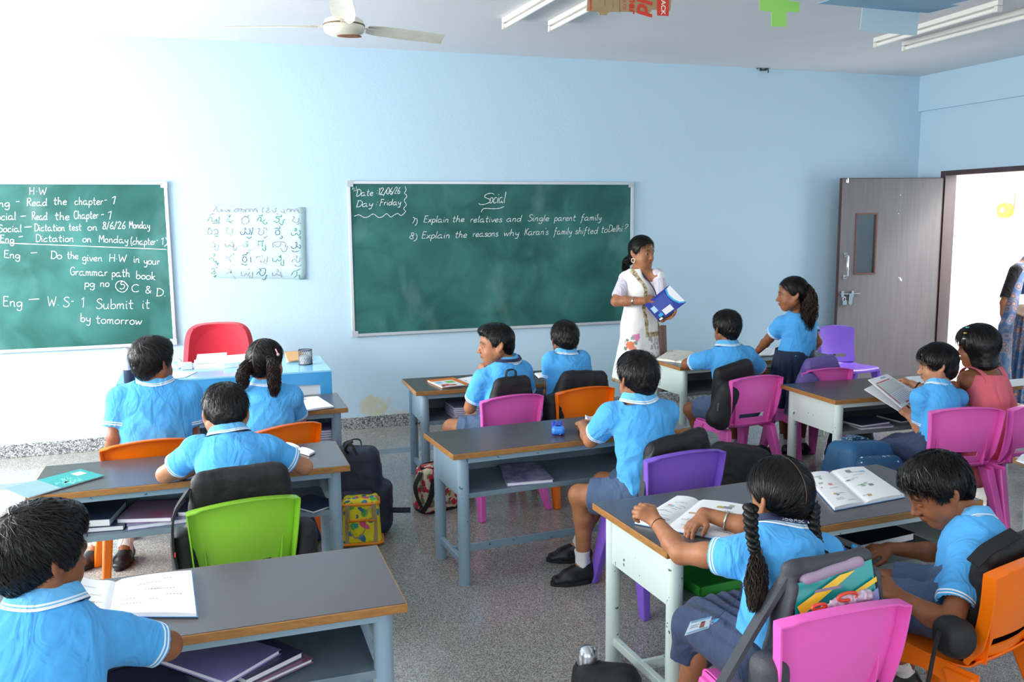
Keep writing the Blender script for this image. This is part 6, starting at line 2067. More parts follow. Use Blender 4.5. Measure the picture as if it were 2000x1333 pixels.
MB().lathe([(0.0, -0.034), (0.015, -0.034), (0.021, -0.028)] + [(0.021 + 0.0015 * (k % 2), -0.024 + 0.004 * k) for k in range(13)] + [(0.021, 0.028), (0.015, 0.034), (0.0, 0.034)], c + V3(0, 0, 0.0235), 20, axis=(1, 0.1, 0)).build('pouch', mat('lime_pouch', 'b4c234', 0.6), t, smooth=40, world=True)
zw = HW - 0.199
shelf_pile([('white-edged notebook below the dark one in the reading child\'s shelf', 3.66, 4.26, 0.23, 0.2, -4, 0.012, C_mar), ('dark notebook on top in the reading child\'s shelf', 3.65, 4.28, 0.23, 0.2, 6, 0.014, C_dark)], zw)
closed_book('white notebook deep in the shelf behind the reading child\'s hand', rect(3.97, 4.33, zw, 0.2, 0.2, 4), 0.012, C_navy)
# green tray in the plaited girl's shelf
q = rect(1.60, 2.58, zw, 0.30, 0.24, 6)
t = thing('plastic_tray', 'green plastic tray in the shelf of the girl with plaits', 'tray', (sum(q) / 4).tolist())
mg = mat('green_tray', '35a844', 0.35)
mb = MB().hexa([p + up * h for h in (0, 0.004) for p in q])
for i in range(4):
    a, b_ = q[i], q[(i + 1) % 4]; n = unit(np.cross(b_ - a, up)) * -0.006
    mb.hexa([a, b_, b_ + n, a + n] + [p + up * 0.034 for p in (a, b_, b_ + n, a + n)])
mb.build('tray', mg, t, world=True)
for k in range(4):
    closed_book(('lowest','second lowest','second highest','topmost')[k] + ' lilac notebook of the pile in the shelf right of the girl with plaits', rect(1.98, 2.62, zw + 0.0165 * k, 0.24, 0.2, 5 + (3, -2, 0, 2)[k]), 0.0155, (C_lil, C_mar)[k % 2])
for k, lab in enumerate(('dark binder lying below another at the right of the front right shelf', 'dark binder lying on top at the right of the front right shelf')):
    closed_book(lab, rect(2.30, 2.66, zw + 0.029 * k, 0.28, 0.22, 2 + 5 * k), 0.028, C_black)

# pencil case
c = onz(1090, 845, HB + 0.001); a = R_(-20)
t = thing('pencil_case', 'glossy blue printed pencil case on the centre desk', 'pencil case', c.tolist(), a)
S = Sculpt(); S.rbox((0, 0, 0.022), (0.032, 0.078, 0.022), rotm(0), 0.018)
V, F = S.mesh(0.004); Mi = np.array(_wm(t)); V = V @ Mi[:3, :3].T + Mi[:3, 3]


def print_mat(name, base, cols, scale, rad, rough=0.5):
    """cloth or tin with small scattered motifs"""
    m = bpy.data.materials.new(name); m.use_nodes = True; n = NT(m)
    tc = n.add('ShaderNodeTexCoord'); out = None
    prev = None
    for k, cl in enumerate(cols):
        mp = n.add('ShaderNodeMapping'); mp.inputs['Location'].default_value = (3.3 * k, 1.7 * k, 2.9 * k); n.link(tc.outputs['Object'], mp.inputs[0])
        nz = n.add('ShaderNodeTexNoise'); nz.inputs['Scale'].default_value = scale * 2.2; n.link(mp.outputs[0], nz.inputs['Vector'])
        mx0 = n.add('ShaderNodeMix', data_type='RGBA'); mx0.inputs[0].default_value = 0.035; n.link(mp.outputs[0], mx0.inputs[6]); n.link(nz.outputs['Color'], mx0.inputs[7])
        v = n.add('ShaderNodeTexVoronoi'); v.inputs['Scale'].default_value = scale * (1 + 0.17 * k); n.link(mx0.outputs[2], v.inputs['Vector'])
        lt = n.add('ShaderNodeMath', operation='LESS_THAN'); n.link(v.outputs['Distance'], lt.inputs[0]); lt.inputs[1].default_value = rad
        x = n.add('ShaderNodeMix', data_type='RGBA'); n.link(lt.outputs[0], x.inputs[0])
        if prev is None:
            x.inputs[6].default_value = lin(base)
        else:
            n.link(prev, x.inputs[6])
        x.inputs[7].default_value = lin(cl); prev = x.outputs[2]
    n.link(prev, n.b.inputs['Base Color']); n.b.inputs['Roughness'].default_value = rough
    return m


mesh_obj('case', V, F, print_mat('blue_tin_print', '2446c8', ('4f8df0', 'e8eefc', '1a2f8f'), 55, 0.22, 0.2), t)
S = Sculpt(); S.rbox((0, -0.050, 0.023), (0.0325, 0.029, 0.021), rotm(0), 0.018)
V, F = S.mesh(0.004); V = V @ Mi[:3, :3].T + Mi[:3, 3]
mesh_obj('end_cap', V, F, mat('light_blue_tin', '3a8cf0', 0.2), t)

# teacher's table: papers, box, flask, cup, folder
HT = 0.76
for k, (lab, px, th) in enumerate((('stack of loose white papers on the left of the teacher table', [(378, 722), (455, 718), (452, 704), (380, 707)], 0.012), ('spread of answer sheets beside the girl\'s head on the teacher table', [(437, 720), (492, 714), (484, 700), (436, 704)], 0.03))):
    t = closed_book(lab, quad_px(px, HT + 0.001), th, M_page, name='paper_stack', group='papers on the teacher table', cat='paper', spine=False)
closed_book('tilted white sheets lying on the paper stack of the teacher table', [p + V3(0, 0, 0.014 + 0.012 * (i > 1)) for i, p in enumerate(quad_px([(382, 716), (440, 712), (444, 699), (386, 703)], HT + 0.001))], 0.01, M_page, name='paper_stack', group='papers on the teacher table', cat='paper', spine=False)
closed_book('single white sheet at the front edge of the teacher table', quad_px([(330, 742), (362, 738), (385, 727), (338, 727)], HT + 0.001), 0.003, M_page, name='paper_stack', group='papers on the teacher table', cat='paper', spine=False)
c = onz(365, 722, HT)
t = thing('tape_box', 'small white carton on the teacher table left of the papers', 'box', c.tolist())
MB().obox(c + V3(0, 0, 0.022), (0.06, 0.05, 0.042), V3(1, 0.1, 0), V3(-.1, 1, 0), up).build('carton', mat('carton_white', 'd9d5c8', 0.6), t, world=True, bevel=0.002)
c = onz(345, 721, HT)
t = thing('tape_roll', 'pale blue roll of tape on the teacher table', 'tape', c.tolist())
MB().lathe([(0.018, -0.012), (0.034, -0.012), (0.034, 0.012), (0.018, 0.012), (0.018, -0.012)], c + V3(0, 0, 0.035), 24, axis=(0.2, 1, 0)).build('roll', mat('tape_clear', 'cfe3ee', 0.2), t, smooth=40, world=True)
closed_book('tan paper folder behind the pen cup', quad_px([(563, 708), (600, 704), (588, 687), (556, 690)], HT + 0.006), 0.008, mat('tan_folder', 'd9a767', 0.6), name='folder', group='papers on the teacher table', cat='folder')
closed_book('white papers under the tan folder on the teacher table', quad_px([(560, 710), (612, 703), (604, 689), (556, 692)], HT + 0.001), 0.005, M_page, name='paper_stack', group='papers on the teacher table', cat='paper', spine=False)
c = onz(597, 712, HT)
t = thing('pen_cup', 'round wire mesh pen cup on the teacher table', 'pen cup', c.tolist())
mm = mat('wire_mesh_black', '3a3f48', 0.35, 0.7)
mb = MB()
r, h = 0.042, 0.092
for k in range(22):
    for sgn in (-1, 1):
        mb.tube([c + V3(r * math.cos(2 * PI * k / 22 + sgn * f * 0.9), r * math.sin(2 * PI * k / 22 + sgn * f * 0.9), 0.004 + h * f) for f in np.linspace(0, 1, 6)], 0.0009, 4, cap=False)
mb.build('mesh_wall', mm, t, world=True)
for zz in (0.004, h):
    MB().tube([c + V3(r * math.cos(a), r * math.sin(a), zz) for a in np.linspace(0, 2 * PI, 28, endpoint=False)], 0.0028, 6, closed=True).build('rim', mm, t, smooth=180, world=True)
MB().lathe([(0.037, 0.003), (0.037, 0.05), (0.03, 0.055), (0, 0.058)], c, 20).build('chalk_filling', mat('chalk_white', 'e9edf2', 0.9, vary=(160, '9aa3ad', 0.3)), t, smooth=40, world=True)
c = onz(588, 712, HT)


def flask(c, label, r, h, lower, group=None):
    t = thing('steel_flask', label, 'flask', np.asarray(c).tolist())
    ms = mat('brushed_steel', 'c9cdd2', 0.28, 1.0)
    MB().lathe([(r * 0.94, 0), (r, 0.005), (r, h * 0.34), (r * 0.98, h * 0.38)], c, 28).build('body', lower, t, smooth=40, world=True)
    MB().lathe([(r * 0.98, h * 0.38), (r * 0.94, h * 0.5), (r * 0.82, h * 0.8), (r * 0.8, h * 0.95), (r * 0.7, h * 0.985), (0, h)], c, 28).build('cup_lid', ms, t, smooth=40, world=True)
    return t


flask(onz(251, 757, HT) + V3(-0.005, 0.15, 0), 'steel flask with navy base at the left end of the teacher table', 0.031, 0.205, mat('navy_enamel', '26324f', 0.3))

# the booklet the small child reads, the teacher's book, things held
def held_book(name, label, cat, q, th, page_m, cover_m):
    q = [np.array(p, float) for p in q]; c = sum(q) / 4
    t = thing(name, label, cat, c.tolist())
    n = unit(np.cross(q[1] - q[0], q[3] - q[0]))
    H = lambda lo, hi, e: [bil(q, u, v) + n * h for h in (lo, hi) for u, v in ((e, e), (1 - e, e), (1 - e, 1 - e), (e, 1 - e))]
    MB().hexa(H(-th, -th + 0.0012, 0)).build('back_cover', cover_m, t, world=True)
    MB().hexa(H(-th + 0.0012, -0.0008, 0.015)).build('page_block', M_page, t, world=True)
    MB().hexa(H(-0.0008, 0.0, 0)).build('front_page', page_m, t, world=True)
    return t, q, n


q = [A3(1762, 797, 3.93), A3(1798, 770, 4.0), A3(1733, 731, 4.08), A3(1696, 742, 4.05)]
tb, q, n = held_book('booklet', 'printed booklet held open by the small child', 'booklet', q, 0.006, M_page, M_page)
if n[2] < 0:
    n = -n
mats_ = {k: mat('bk_' + k, k, 0.7) for k in ('c9584e', 'cfd8d0', '8e99a8', '9fb6d8')}
mb = {k: MB() for k in mats_}
Pq = lambda u, v: bil(q, u, v) + n * 0.0012
def rct(k, u0, u1, v0, v1):
    mb[k].add([Pq(u0, v0), Pq(u1, v0), Pq(u1, v1), Pq(u0, v1)], [(0, 1, 2, 3)])
rct('cfd8d0', 0.12, 0.9, 0.42, 0.80); rct('c9584e', 0.1, 0.8, 0.81, 0.84); rct('c9584e', 0.06, 0.1, 0.1, 0.8); rct('c9584e', 0.3, 0.45, 0.03, 0.07)
for k in range(17):
    rct('8e99a8', 0.14, 0.86 - 0.05 * (k % 3), 0.08 + 0.043 * k, 0.092 + 0.043 * k)
rct('9fb6d8', 0.5, 0.75, 0.9, 0.95)
for k, b_ in mb.items():
    b_.build('print', mats_[k], tb, world=True)
q2 = [A3(1755, 800, 3.96), A3(1782, 782, 4.02), A3(1722, 741, 4.10), A3(1688, 758, 4.06)]
MB().hexa([bil(q2, u, v) + V3(0, 0, -0.012 + h) for h in (0, 0.004) for u, v in ((0, 0), (1, 0), (1, 1), (0, 1))]).build('lower_page', M_page, tb, world=True)

q = [A3(1259, 595, 6.0), A3(1288, 629, 5.93), A3(1340, 591, 5.90), A3(1307, 557, 5.97)]
Mcov = mat('royal_blue_cover', '2b3f9e', 0.3)
tb, q, n = held_book('textbook', 'royal blue textbook held open in the teacher\'s hands', 'textbook', q, 0.014, Mcov, Mcov)
if n[1] > 0:
    n = -n
mats_ = {k: mat('tb_' + k, k, 0.4) for k in ('f2f4f8', '38b6e8', '5a6cc0', '1a1a22', 'b9e2f4')}
mb = {k: MB() for k in mats_}
def poly(k, pts, e=0.001):
    mb[k].add([bil(q, u, v) + n * e for u, v in pts], [tuple(range(len(pts)))])
arc = [(0.55 + 0.45 * math.sin(a), 1.0 - 0.26 * math.cos(a)) for a in np.linspace(-1.2, 1.3, 12)]
poly('38b6e8', [(0.02, 1.0), (0.05, 0.80), (0.3, 0.72), (0.6, 0.74), (0.85, 0.82), (0.99, 0.98)][::1])
poly('f2f4f8', [(0.02, 1.0), (0.06, 0.86), (0.3, 0.78), (0.6, 0.80), (0.82, 0.87), (0.93, 1.0)], 0.0015)
for k in range(11):
    poly('5a6cc0', [(0.12 + 0.0 * k, 0.18 + 0.048 * k), (0.78 - 0.06 * (k % 3), 0.18 + 0.048 * k), (0.78 - 0.06 * (k % 3), 0.205 + 0.048 * k), (0.12, 0.205 + 0.048 * k)])
poly('f2f4f8', [(0.66, 0.28), (0.92, 0.28), (0.92, 0.60), (0.66, 0.60)], 0.0018)
poly('38b6e8', [(0.72, 0.10), (0.86, 0.10), (0.86, 0.24), (0.72, 0.24)], 0.0014)
poly('b9e2f4', [(0.30, 0.05), (0.58, 0.05), (0.58, 0.20), (0.30, 0.20)], 0.0014)
poly('1a1a22', [(0.86, 0.0), (1.0, 0.0), (1.0, 0.22), (0.86, 0.22)], 0.0016); poly('f2f4f8', [(0.89, 0.04), (0.975, 0.04), (0.975, 0.15), (0.89, 0.15)], 0.0021)
for k, b_ in mb.items():
    b_.build('cover_print', mats_[k], tb, world=True)

c = A3(1662, 1070, 2.40)
t = thing('toy_propeller', 'light blue plastic toy piece in the boy\'s outstretched hand', 'toy', c.tolist())
mbl = mat('cyan_plastic', '2f9fe0', 0.3)
MB().ell(A3(1648, 1074, 2.40), 0.0075, seg=14, rings=10).build('ball', mat('blue_bead', '1f6fd0', 0.25), t, smooth=180, world=True)
mb = MB().tube([A3(1664, 1066, 2.40), A3(1671, 1072, 2.40), A3(1677, 1080, 2.40)], [0.008, 0.010, 0.005], 8).tube([A3(1664, 1075, 2.40), A3(1669, 1071, 2.40), A3(1674, 1066, 2.40)], [0.005, 0.008, 0.004], 8)
mb.build('wing', mbl, t, smooth=180, world=True)
pa, pb = A3(1712, 1113, 2.10), A3(1719, 1142, 2.09)
t = thing('pencil', 'blue pencil with white tip in the boy\'s left hand', 'pencil', pa.tolist())
d = unit(pb - pa); L = np.linalg.norm(pb - pa)
MB().cyl(pa + d * L * 0.45, pb + d * 0.03, 0.0042, 8).build('barrel', mat('pencil_red', 'c0392b', 0.4), t, world=True)
MB().cyl(pa + d * L * 0.30, pa + d * L * 0.6, 0.0062, 8).build('grip', mat('pencil_blue', '2f7fd6', 0.4), t, world=True)
MB().tube([pa, pa + d * L * 0.32], [0.0008, 0.005], 8).build('tip', M_page, t, world=True)
# school card lying on the plaited girl's lap
ca, cb, cc, cd = A3(1337, 1243, 1.955), A3(1384, 1228, 1.985), A3(1390, 1206, 2.03), A3(1348, 1217, 2.01)
t = thing('id_card', 'white school identity card on the lap of the girl with plaits', 'card', ca.tolist())
MB().hexa([ca, cb, cc, cd] + [p + V3(0, -0.001, 0.003) for p in (ca, cb, cc, cd)]).build('card', mat('card_white', 'dfeef4', 0.25), t, world=True)
qq = [p + V3(0, -0.0015, 0.0038) for p in (ca, cb, cc, cd)]
for (u0, u1, v0, v1), cl in (((0.05, 0.95, 0.85, 0.97), '6fb5d8'), ((0.55, 0.75, 0.2, 0.7), 'a8604a'), ((0.56, 0.74, 0.5, 0.72), '33231e'), ((0.1, 0.5, 0.55, 0.6), '8a9aa6'), ((0.1, 0.45, 0.4, 0.45), '8a9aa6'), ((0.05, 0.95, 0.03, 0.12), '6fb5d8')):
    MB().add([bil(qq, u, v) for u, v in ((u0, v0), (u1, v0), (u1, v1), (u0, v1))], [(0, 1, 2, 3)]).build('print', mat('card_' + cl, cl, 0.4), t, world=True)
MB().tube([A3(1388, 1218, 2.0), A3(1394, 1213, 2.01), A3(1402, 1209, 2.02)], [0.006, 0.008, 0.004], 8, flat=0.5).build('clip', M_silver, t, smooth=60, world=True)
pth = spline([A3(1401, 1209, 2.02), A3(1425, 1185, 2.06), A3(1447, 1160, 2.10), A3(1452, 1130, 2.17)], 6)
MB().grid([[p - V3(0.006, 0, 0.004), p + V3(0.006, 0, 0.004)] for p in pth], thick=0.0015).build('ribbon', m_lan, t, smooth=60, world=True)

# ============================================================ school bags
M_bagk = mat('black_nylon', '101114', 0.6, bump=(260, 0.25), vary=(9, '191a1e', 0.5))
M_bagg = mat('charcoal_nylon', '43484f', 0.6, bump=(260, 0.25), vary=(7, '383c43', 0.5))
M_bagn = mat('navy_nylon', '1d2740', 0.55, bump=(260, 0.25), vary=(7, '151d31', 0.5))
M_bagp = mat('purple_nylon', '6f5fa6', 0.55, bump=(260, 0.25), vary=(7, '5c4d92', 0.5))
M_bagt = mat('teal_nylon', '1f6391', 0.5, bump=(260, 0.25), vary=(7, '174e76', 0.5))
M_zip = mat('zip_metal', 'b9bcc2', 0.3, 1.0)
M_strap = mat('black_webbing', '16171a', 0.75)


def blob_obj(name, S, h, m, parent, seed, amp=0.006, freq=14, cutp=None):
    V, F = S.mesh(h); V = relax(V, F, 1, 0.3); N = vert_normals(V, F)
    V = V + N * (amp * (0.45 - np.abs(vnoise(V * V3(freq, freq, freq * 0.7), seed))) + amp * 0.5 * (0.4 - np.abs(vnoise(V * freq * 2.3, seed + 1))))[:, None]
    return mesh_obj(name, V, F, m, parent)


def strap(parent, pts, w, m, name='strap', th=0.004, side=None):
    C = spline(pts, 7); T = np.gradient(C, axis=0)
    sd = np.array(side if side is not None else (1, 0, 0), float)
    P = []
    for c, t_ in zip(C, T):
        t_ = unit(t_); s_ = unit(sd - t_ * (sd @ t_))
        P.append([c - s_ * w / 2, c, c + s_ * w / 2])
    return MB().grid(P, thick=th).build(name, m, parent, smooth=50, world=True)


def backpack(label, c, half, R, m, seed, taper=0.16, pocket=True, handle=False, pz=-0.35, extra=None, straps=(), zipp=True, h=0.007, r=0.055, mp=None, front=-1, group='school bags'):
    """R rows: right, forward, up; front: which way the pocket faces"""
    c = np.array(c, float)
    t = thing('school_bag', label, 'school bag', (c[0], c[1], max(0.0, c[2] - half[2])), 0, group)
    S = Sculpt(); S.rbox(c, half, R, min(r, half[1] * 0.95), 0.02, taper=taper)
    if extra:
        extra(S)
    blob_obj('body', S, h, m, t, seed)
    L = lambda x, y, z: c + V3(x, y, z) @ R
    if pocket:
        S = Sculpt(); S.rbox(L(0, front * half[1] * 0.92, half[2] * pz), (half[0] * 0.78, half[1] * 0.45, half[2] * 0.5), R, half[1] * 0.4, 0.01)
        blob_obj('front_pocket', S, h, mp or m, t, seed + 3, 0.004)
    if handle:
        a = half[2] * 0.93
        strap(t, [L(-0.035, -front * half[1] * 0.5, a), L(-0.025, -front * half[1] * 0.5, a + 0.045), L(0.025, -front * half[1] * 0.5, a + 0.045), L(0.035, -front * half[1] * 0.5, a)], 0.02, M_strap, 'top_handle', side=R[1])
    if zipp:
        P = []
        for k in range(19):
            a = PI * k / 18
            P.append(L(-half[0] * (1 - taper * .6) * 0.96 * math.cos(a), front * half[1] * 0.35, half[2] * (0.12 + 0.86 * math.sin(a) ** 0.6)))
        zo = MB().tube(P, 0.005, 6, flat=0.6).build('zip', M_strap, t, smooth=180, world=True)
        p = P[5]
        MB().obox(p + V3(0, 0, -0.012) + R[1] * front * 0.012, (0.007, 0.004, 0.026), R[0], R[1], R[2]).build('zip_pull', M_zip, zo, world=True)
    for s_ in straps:
        strap(t, *s_)
    return t, L


# on the chair backs
backpack('black school bag with padded top hung on the green chair', (0.055, 3.29, 0.575), (0.195, 0.042, 0.215), rotm(8, -8), M_bagk, 61, pocket=False,
         extra=lambda S: (S.rbox((-0.145, 3.245, 0.47), (0.045, 0.06, 0.12), rotm(8), 0.04, 0.02), S.rbox((0.275, 3.29, 0.45), (0.04, 0.06, 0.11), rotm(8), 0.04, 0.02)),
         straps=[([V3(-0.12, 3.25, 0.72), V3(-0.165, 3.19, 0.66), V3(-0.175, 3.18, 0.56), V3(-0.165, 3.2, 0.46)], 0.045, M_strap, 'shoulder_strap', 0.008, (0, 1, 0)), ([V3(-0.172, 3.17, 0.53), V3(-0.172, 3.165, 0.515)], 0.03, mat('red_tab', 'd23a30', 0.5), 'red_tab', 0.004, (0, 1, 0))])
backpack('black quilted school bag on the chair of the boy resting his chin', (1.575, 4.735, 0.595), (0.150, 0.042, 0.185), rotm(8, -8), M_bagk, 62, taper=0.3, pocket=False, handle=True)
backpack('big black backpack slumped over the orange chair below the blackboard', (2.035, 4.80, 0.575), (0.205, 0.045, 0.20), rotm(6, -8, 4), M_bagk, 63, taper=0.28,
         extra=lambda S: S.rbox((1.845, 4.75, 0.50), (0.06, 0.06, 0.15), rotm(0), 0.05, 0.03), pocket=False)
backpack('soft black bag squeezed behind the boy in the centre, on the purple chair', (1.865, 3.315, 0.555), (0.185, 0.042, 0.195), rotm(4, -8, -10), M_bagk, 64, taper=0.22, pocket=False, zipp=False,
         straps=[([V3(1.72, 3.28, 0.70), V3(1.675, 3.25, 0.62), V3(1.655, 3.24, 0.50), V3(1.66, 3.26, 0.40)], 0.045, M_bagg, 'shoulder_strap', 0.008, (0, 1, 0))])
backpack('black bag hanging off the pink chair beside the standing girl', (3.09, 4.80, 0.575), (0.165, 0.040, 0.185), rotm(4, -8, -12), M_bagk, 65, taper=0.2, pocket=False,
         extra=lambda S: (S.econe((2.99, 4.70, 0.60), (2.90, 4.69, 0.43), (0.075, 0.05), (0.075, 0.05), (1, 0, 0), 0.03), S.rbox((2.905, 4.69, 0.42), (0.07, 0.05, 0.05), rotm(0, 0, 30), 0.04, 0.02)))
MB().obox((2.87, 4.635, 0.515), (0.008, 0.005, 0.05), V3(1, 0, 0), V3(0, 1, 0), V3(0.1, 0, 1)).build('zip_pull', M_zip, [o for o in COL.objects if o.get('label', '').startswith('black bag hanging off')][0], world=True)
tb, L = backpack('crumpled purple bag on the pink chair behind the standing girl', (3.73, 4.80, 0.60), (0.175, 0.045, 0.16), rotm(0, -8, -6), M_bagp, 66, taper=0.35, pocket=False, zipp=False,
                 extra=lambda S: S.econe((3.60, 4.74, 0.62), (3.50, 4.72, 0.46), (0.08, 0.05), (0.06, 0.045), (1, 0, 0), 0.03))
strap(tb, [V3(3.47, 4.70, 0.50), V3(3.45, 4.69, 0.35), V3(3.46, 4.70, 0.14)], 0.045, mat('grey_striped_webbing', '5a6270', 0.7, vary=(60, '8d95a2', 0.4)), 'loose_strap')
c = at(1552, 783, 4.72)
t = thing('water_bottle', 'dark purple water bottle pouch with teal rim hanging beside the pink chair', 'bottle', c.tolist())
MB().lathe([(0.0, -0.105), (0.04, -0.1), (0.046, -0.06), (0.044, 0.04), (0.036, 0.08), (0.0, 0.085)], c, 20, axis=(0.35, 0, 1)).build('pouch', mat('dark_purple_pouch', '3a2f55', 0.5, vary=(14, '2c4a5a', 0.5)), t, smooth=60, world=True)
ring(t, 'teal_rim', c + V3(0.03, 0, 0.085), (0.35, 0, 1), 0.036, 0.006, mat('teal_rim', '6fb3ad', 0.5))
tb, L = backpack('open charcoal schoolbag on the front pink chair with books and cards showing inside', (1.475, 1.845, 0.44), (0.175, 0.038, 0.10), rotm(0, -6, 0), M_bagg, 67, taper=0.0, pocket=False, handle=False, zipp=False, h=0.006, r=0.03,
                 extra=lambda S: (S.rbox((1.515, 1.90, 0.63), (0.150, 0.014, 0.125), rotm(0, -2), 0.012, 0.02, taper=0.12), S.econe((1.395, 1.885, 0.70), (1.295, 1.84, 0.44), (0.016, 0.03), (0.02, 0.05), (1, 0, 0), 0.02), S.econe((1.655, 1.885, 0.70), (1.665, 1.84, 0.45), (0.016, 0.03), (0.016, 0.045), (1, 0, 0), 0.02),
                                  S.econe((1.41, 1.89, 0.738), (1.63, 1.89, 0.747), (0.02, 0.02), (0.02, 0.02), (0, 1, 0), 0.02), S.rbox((1.285, 1.81, 0.44), (0.04, 0.05, 0.12), rotm(0), 0.035, 0.02)),
                 straps=[([V3(1.395, 1.90, 0.71), V3(1.30, 1.885, 0.60), V3(1.21, 1.87, 0.49), V3(1.14, 1.86, 0.40), V3(1.10, 1.84, 0.36)], 0.05, M_bagg, 'shoulder_strap', 0.012, (0.6, 1, 0.3))])
for (lab, nm, pts, th, cl) in (('teal and yellow picture book standing in the open charcoal schoolbag', 'picture_book', [(1.37, 1.812, 0.53), (1.635, 1.812, 0.56), (1.635, 1.862, 0.735), (1.39, 1.862, 0.70)], 0.012, '179a9a'),):
    q = [np.array(p) for p in pts]
    t = closed_book(lab, q, th, mat('teal_board', cl, 0.35), name=nm, group='things in the open schoolbag', cat='book')
    nrm = unit(np.cross(q[1] - q[0], q[3] - q[0])); 
    if nrm[1] > 0:
        nrm = -nrm
    for (a, b_, c_, d), c2 in ((((0.05, 0.6), (0.75, 1.0), (0.55, 1.0), (0.0, 0.75)), 'f2c21c'), (((0.0, 0.2), (0.45, 0.55), (0.4, 0.65), (0.0, 0.4)), 'f0a81c'), (((0.6, 0.6), (1.0, 0.75), (1.0, 0.82), (0.62, 0.68)), 'f2c21c'), (((0.75, 0.35), (1.0, 0.5), (1.0, 0.66), (0.8, 0.55)), '8a86c8')):
        MB().add([bil(q, *p) + V3(0, 0, 0) + nrm * (th + 0.0012 if nrm @ np.array([0, 0, 1]) > 0 else 0.0015) + (np.array([0, 0, th]) if nrm[2] < 0 else 0) for p in (a, b_, c_, d)], [(0, 1, 2, 3)]).build('cover_art', mat('art_' + c2, c2, 0.4), t, world=True)
t = thing('pencil_pouch', 'mauve pencil pouch tucked in the top of the open charcoal schoolbag', 'pouch', (1.53, 1.85, 0.71), 0, 'things in the open schoolbag')
S = Sculpt(); S.cone((1.43, 1.872, 0.715), (1.60, 1.872, 0.742), 0.016, 0.016, 0.0)
blob_obj('pouch', S, 0.005, mat('mauve_cloth', 'a390a8', 0.8), t, 5, 0.002, 40)
t = thing('toy_card', 'grey rubber strip lying on the teal book in the charcoal schoolbag', 'strip', (1.47, 1.82, 0.66), 0, 'things in the open schoolbag')
MB().hexa([A3(px, py, y) for y in (1.800, 1.806) for px, py in ((1590, 1160), (1642, 1149), (1646, 1143), (1594, 1153))]).build('strip', mat('grey_mauve', '8d7f8f', 0.6), t, world=True)
t = thing('scissors', 'red handled scissors sticking out of the open charcoal schoolbag', 'scissors', A3(1645, 1165, 1.79).tolist(), 0, 'things in the open schoolbag')
for cx in ((1655, 1166, 18, 7), (1600, 1186, 13, 5)):
    MB().tube([A3(cx[0] + cx[2] * math.cos(a), cx[1] - cx[3] * math.sin(a) - 0.2 * cx[2] * math.cos(a), 1.788) for a in np.linspace(0, 2 * PI, 22, endpoint=False)], 0.0045, 8, closed=True).build('handle', mat('red_orange_plastic', 'd8482c', 0.35), t, smooth=180, world=True)
t = thing('plastic_bag', 'clear lilac crinkled plastic packet in the open charcoal schoolbag', 'packet', A3(1660, 1175, 1.80).tolist(), 0, 'things in the open schoolbag')
S = Sculpt(); S.ell(A3(1655, 1178, 1.795), (0.085, 0.012, 0.022), rotm(0, 0, -10), 0.0)
blob_obj('packet', S, 0.004, mat('crinkled_film', 'cfc3d6', 0.25, vary=(60, 'b08f9f', 0.4)), t, 9, 0.010, 60)
tb, L = backpack('black bag behind the boy looking down, on the orange chair', (2.20, 1.955, 0.53), (0.165, 0.038, 0.185), rotm(14, -8), M_bagk, 68, taper=0.1, pocket=False, zipp=False,
                 extra=lambda S: S.rbox(A3(1862, 1245, 1.86), (0.05, 0.055, 0.055), rotm(14), 0.045, 0.05),
                 straps=[([A3(1836, 1235, 1.84), A3(1826, 1275, 1.83), A3(1815, 1330, 1.83), A3(1805, 1370, 1.83)], 0.022, M_strap, 'hanging_strap', 0.004, (1, 0.4, 0)), ([A3(1900, 1100, 1.88), A3(1925, 1075, 1.88), A3(1950, 1060, 1.88), A3(1985, 1040, 1.9)], 0.04, M_strap, 'shoulder_strap', 0.006, (0, 1, 0.5))])

# on the floor
tb, L = backpack('large dark navy backpack standing on the floor beside the middle left desk', (0.665, 4.63, 0.235), (0.145, 0.10, 0.235), rotm(-14), M_bagn, 71, taper=0.15, handle=True,
                 extra=lambda S: S.rbox((0.80, 4.60, 0.15), (0.05, 0.09, 0.13), rotm(-14), 0.045, 0.02),
                 straps=[([V3(0.82, 4.54, 0.135), V3(0.88, 4.51, 0.137), V3(0.93, 4.50, 0.135)], 0.03, M_bagn, 'side_strap', 0.004, (0, 0, 1)), ([V3(0.62, 4.62, 0.44), V3(0.60, 4.55, 0.50), V3(0.63, 4.5, 0.53), V3(0.66, 4.5, 0.47)], 0.05, M_bagk, 'shoulder_strap', 0.012, (0, 1, 0))])
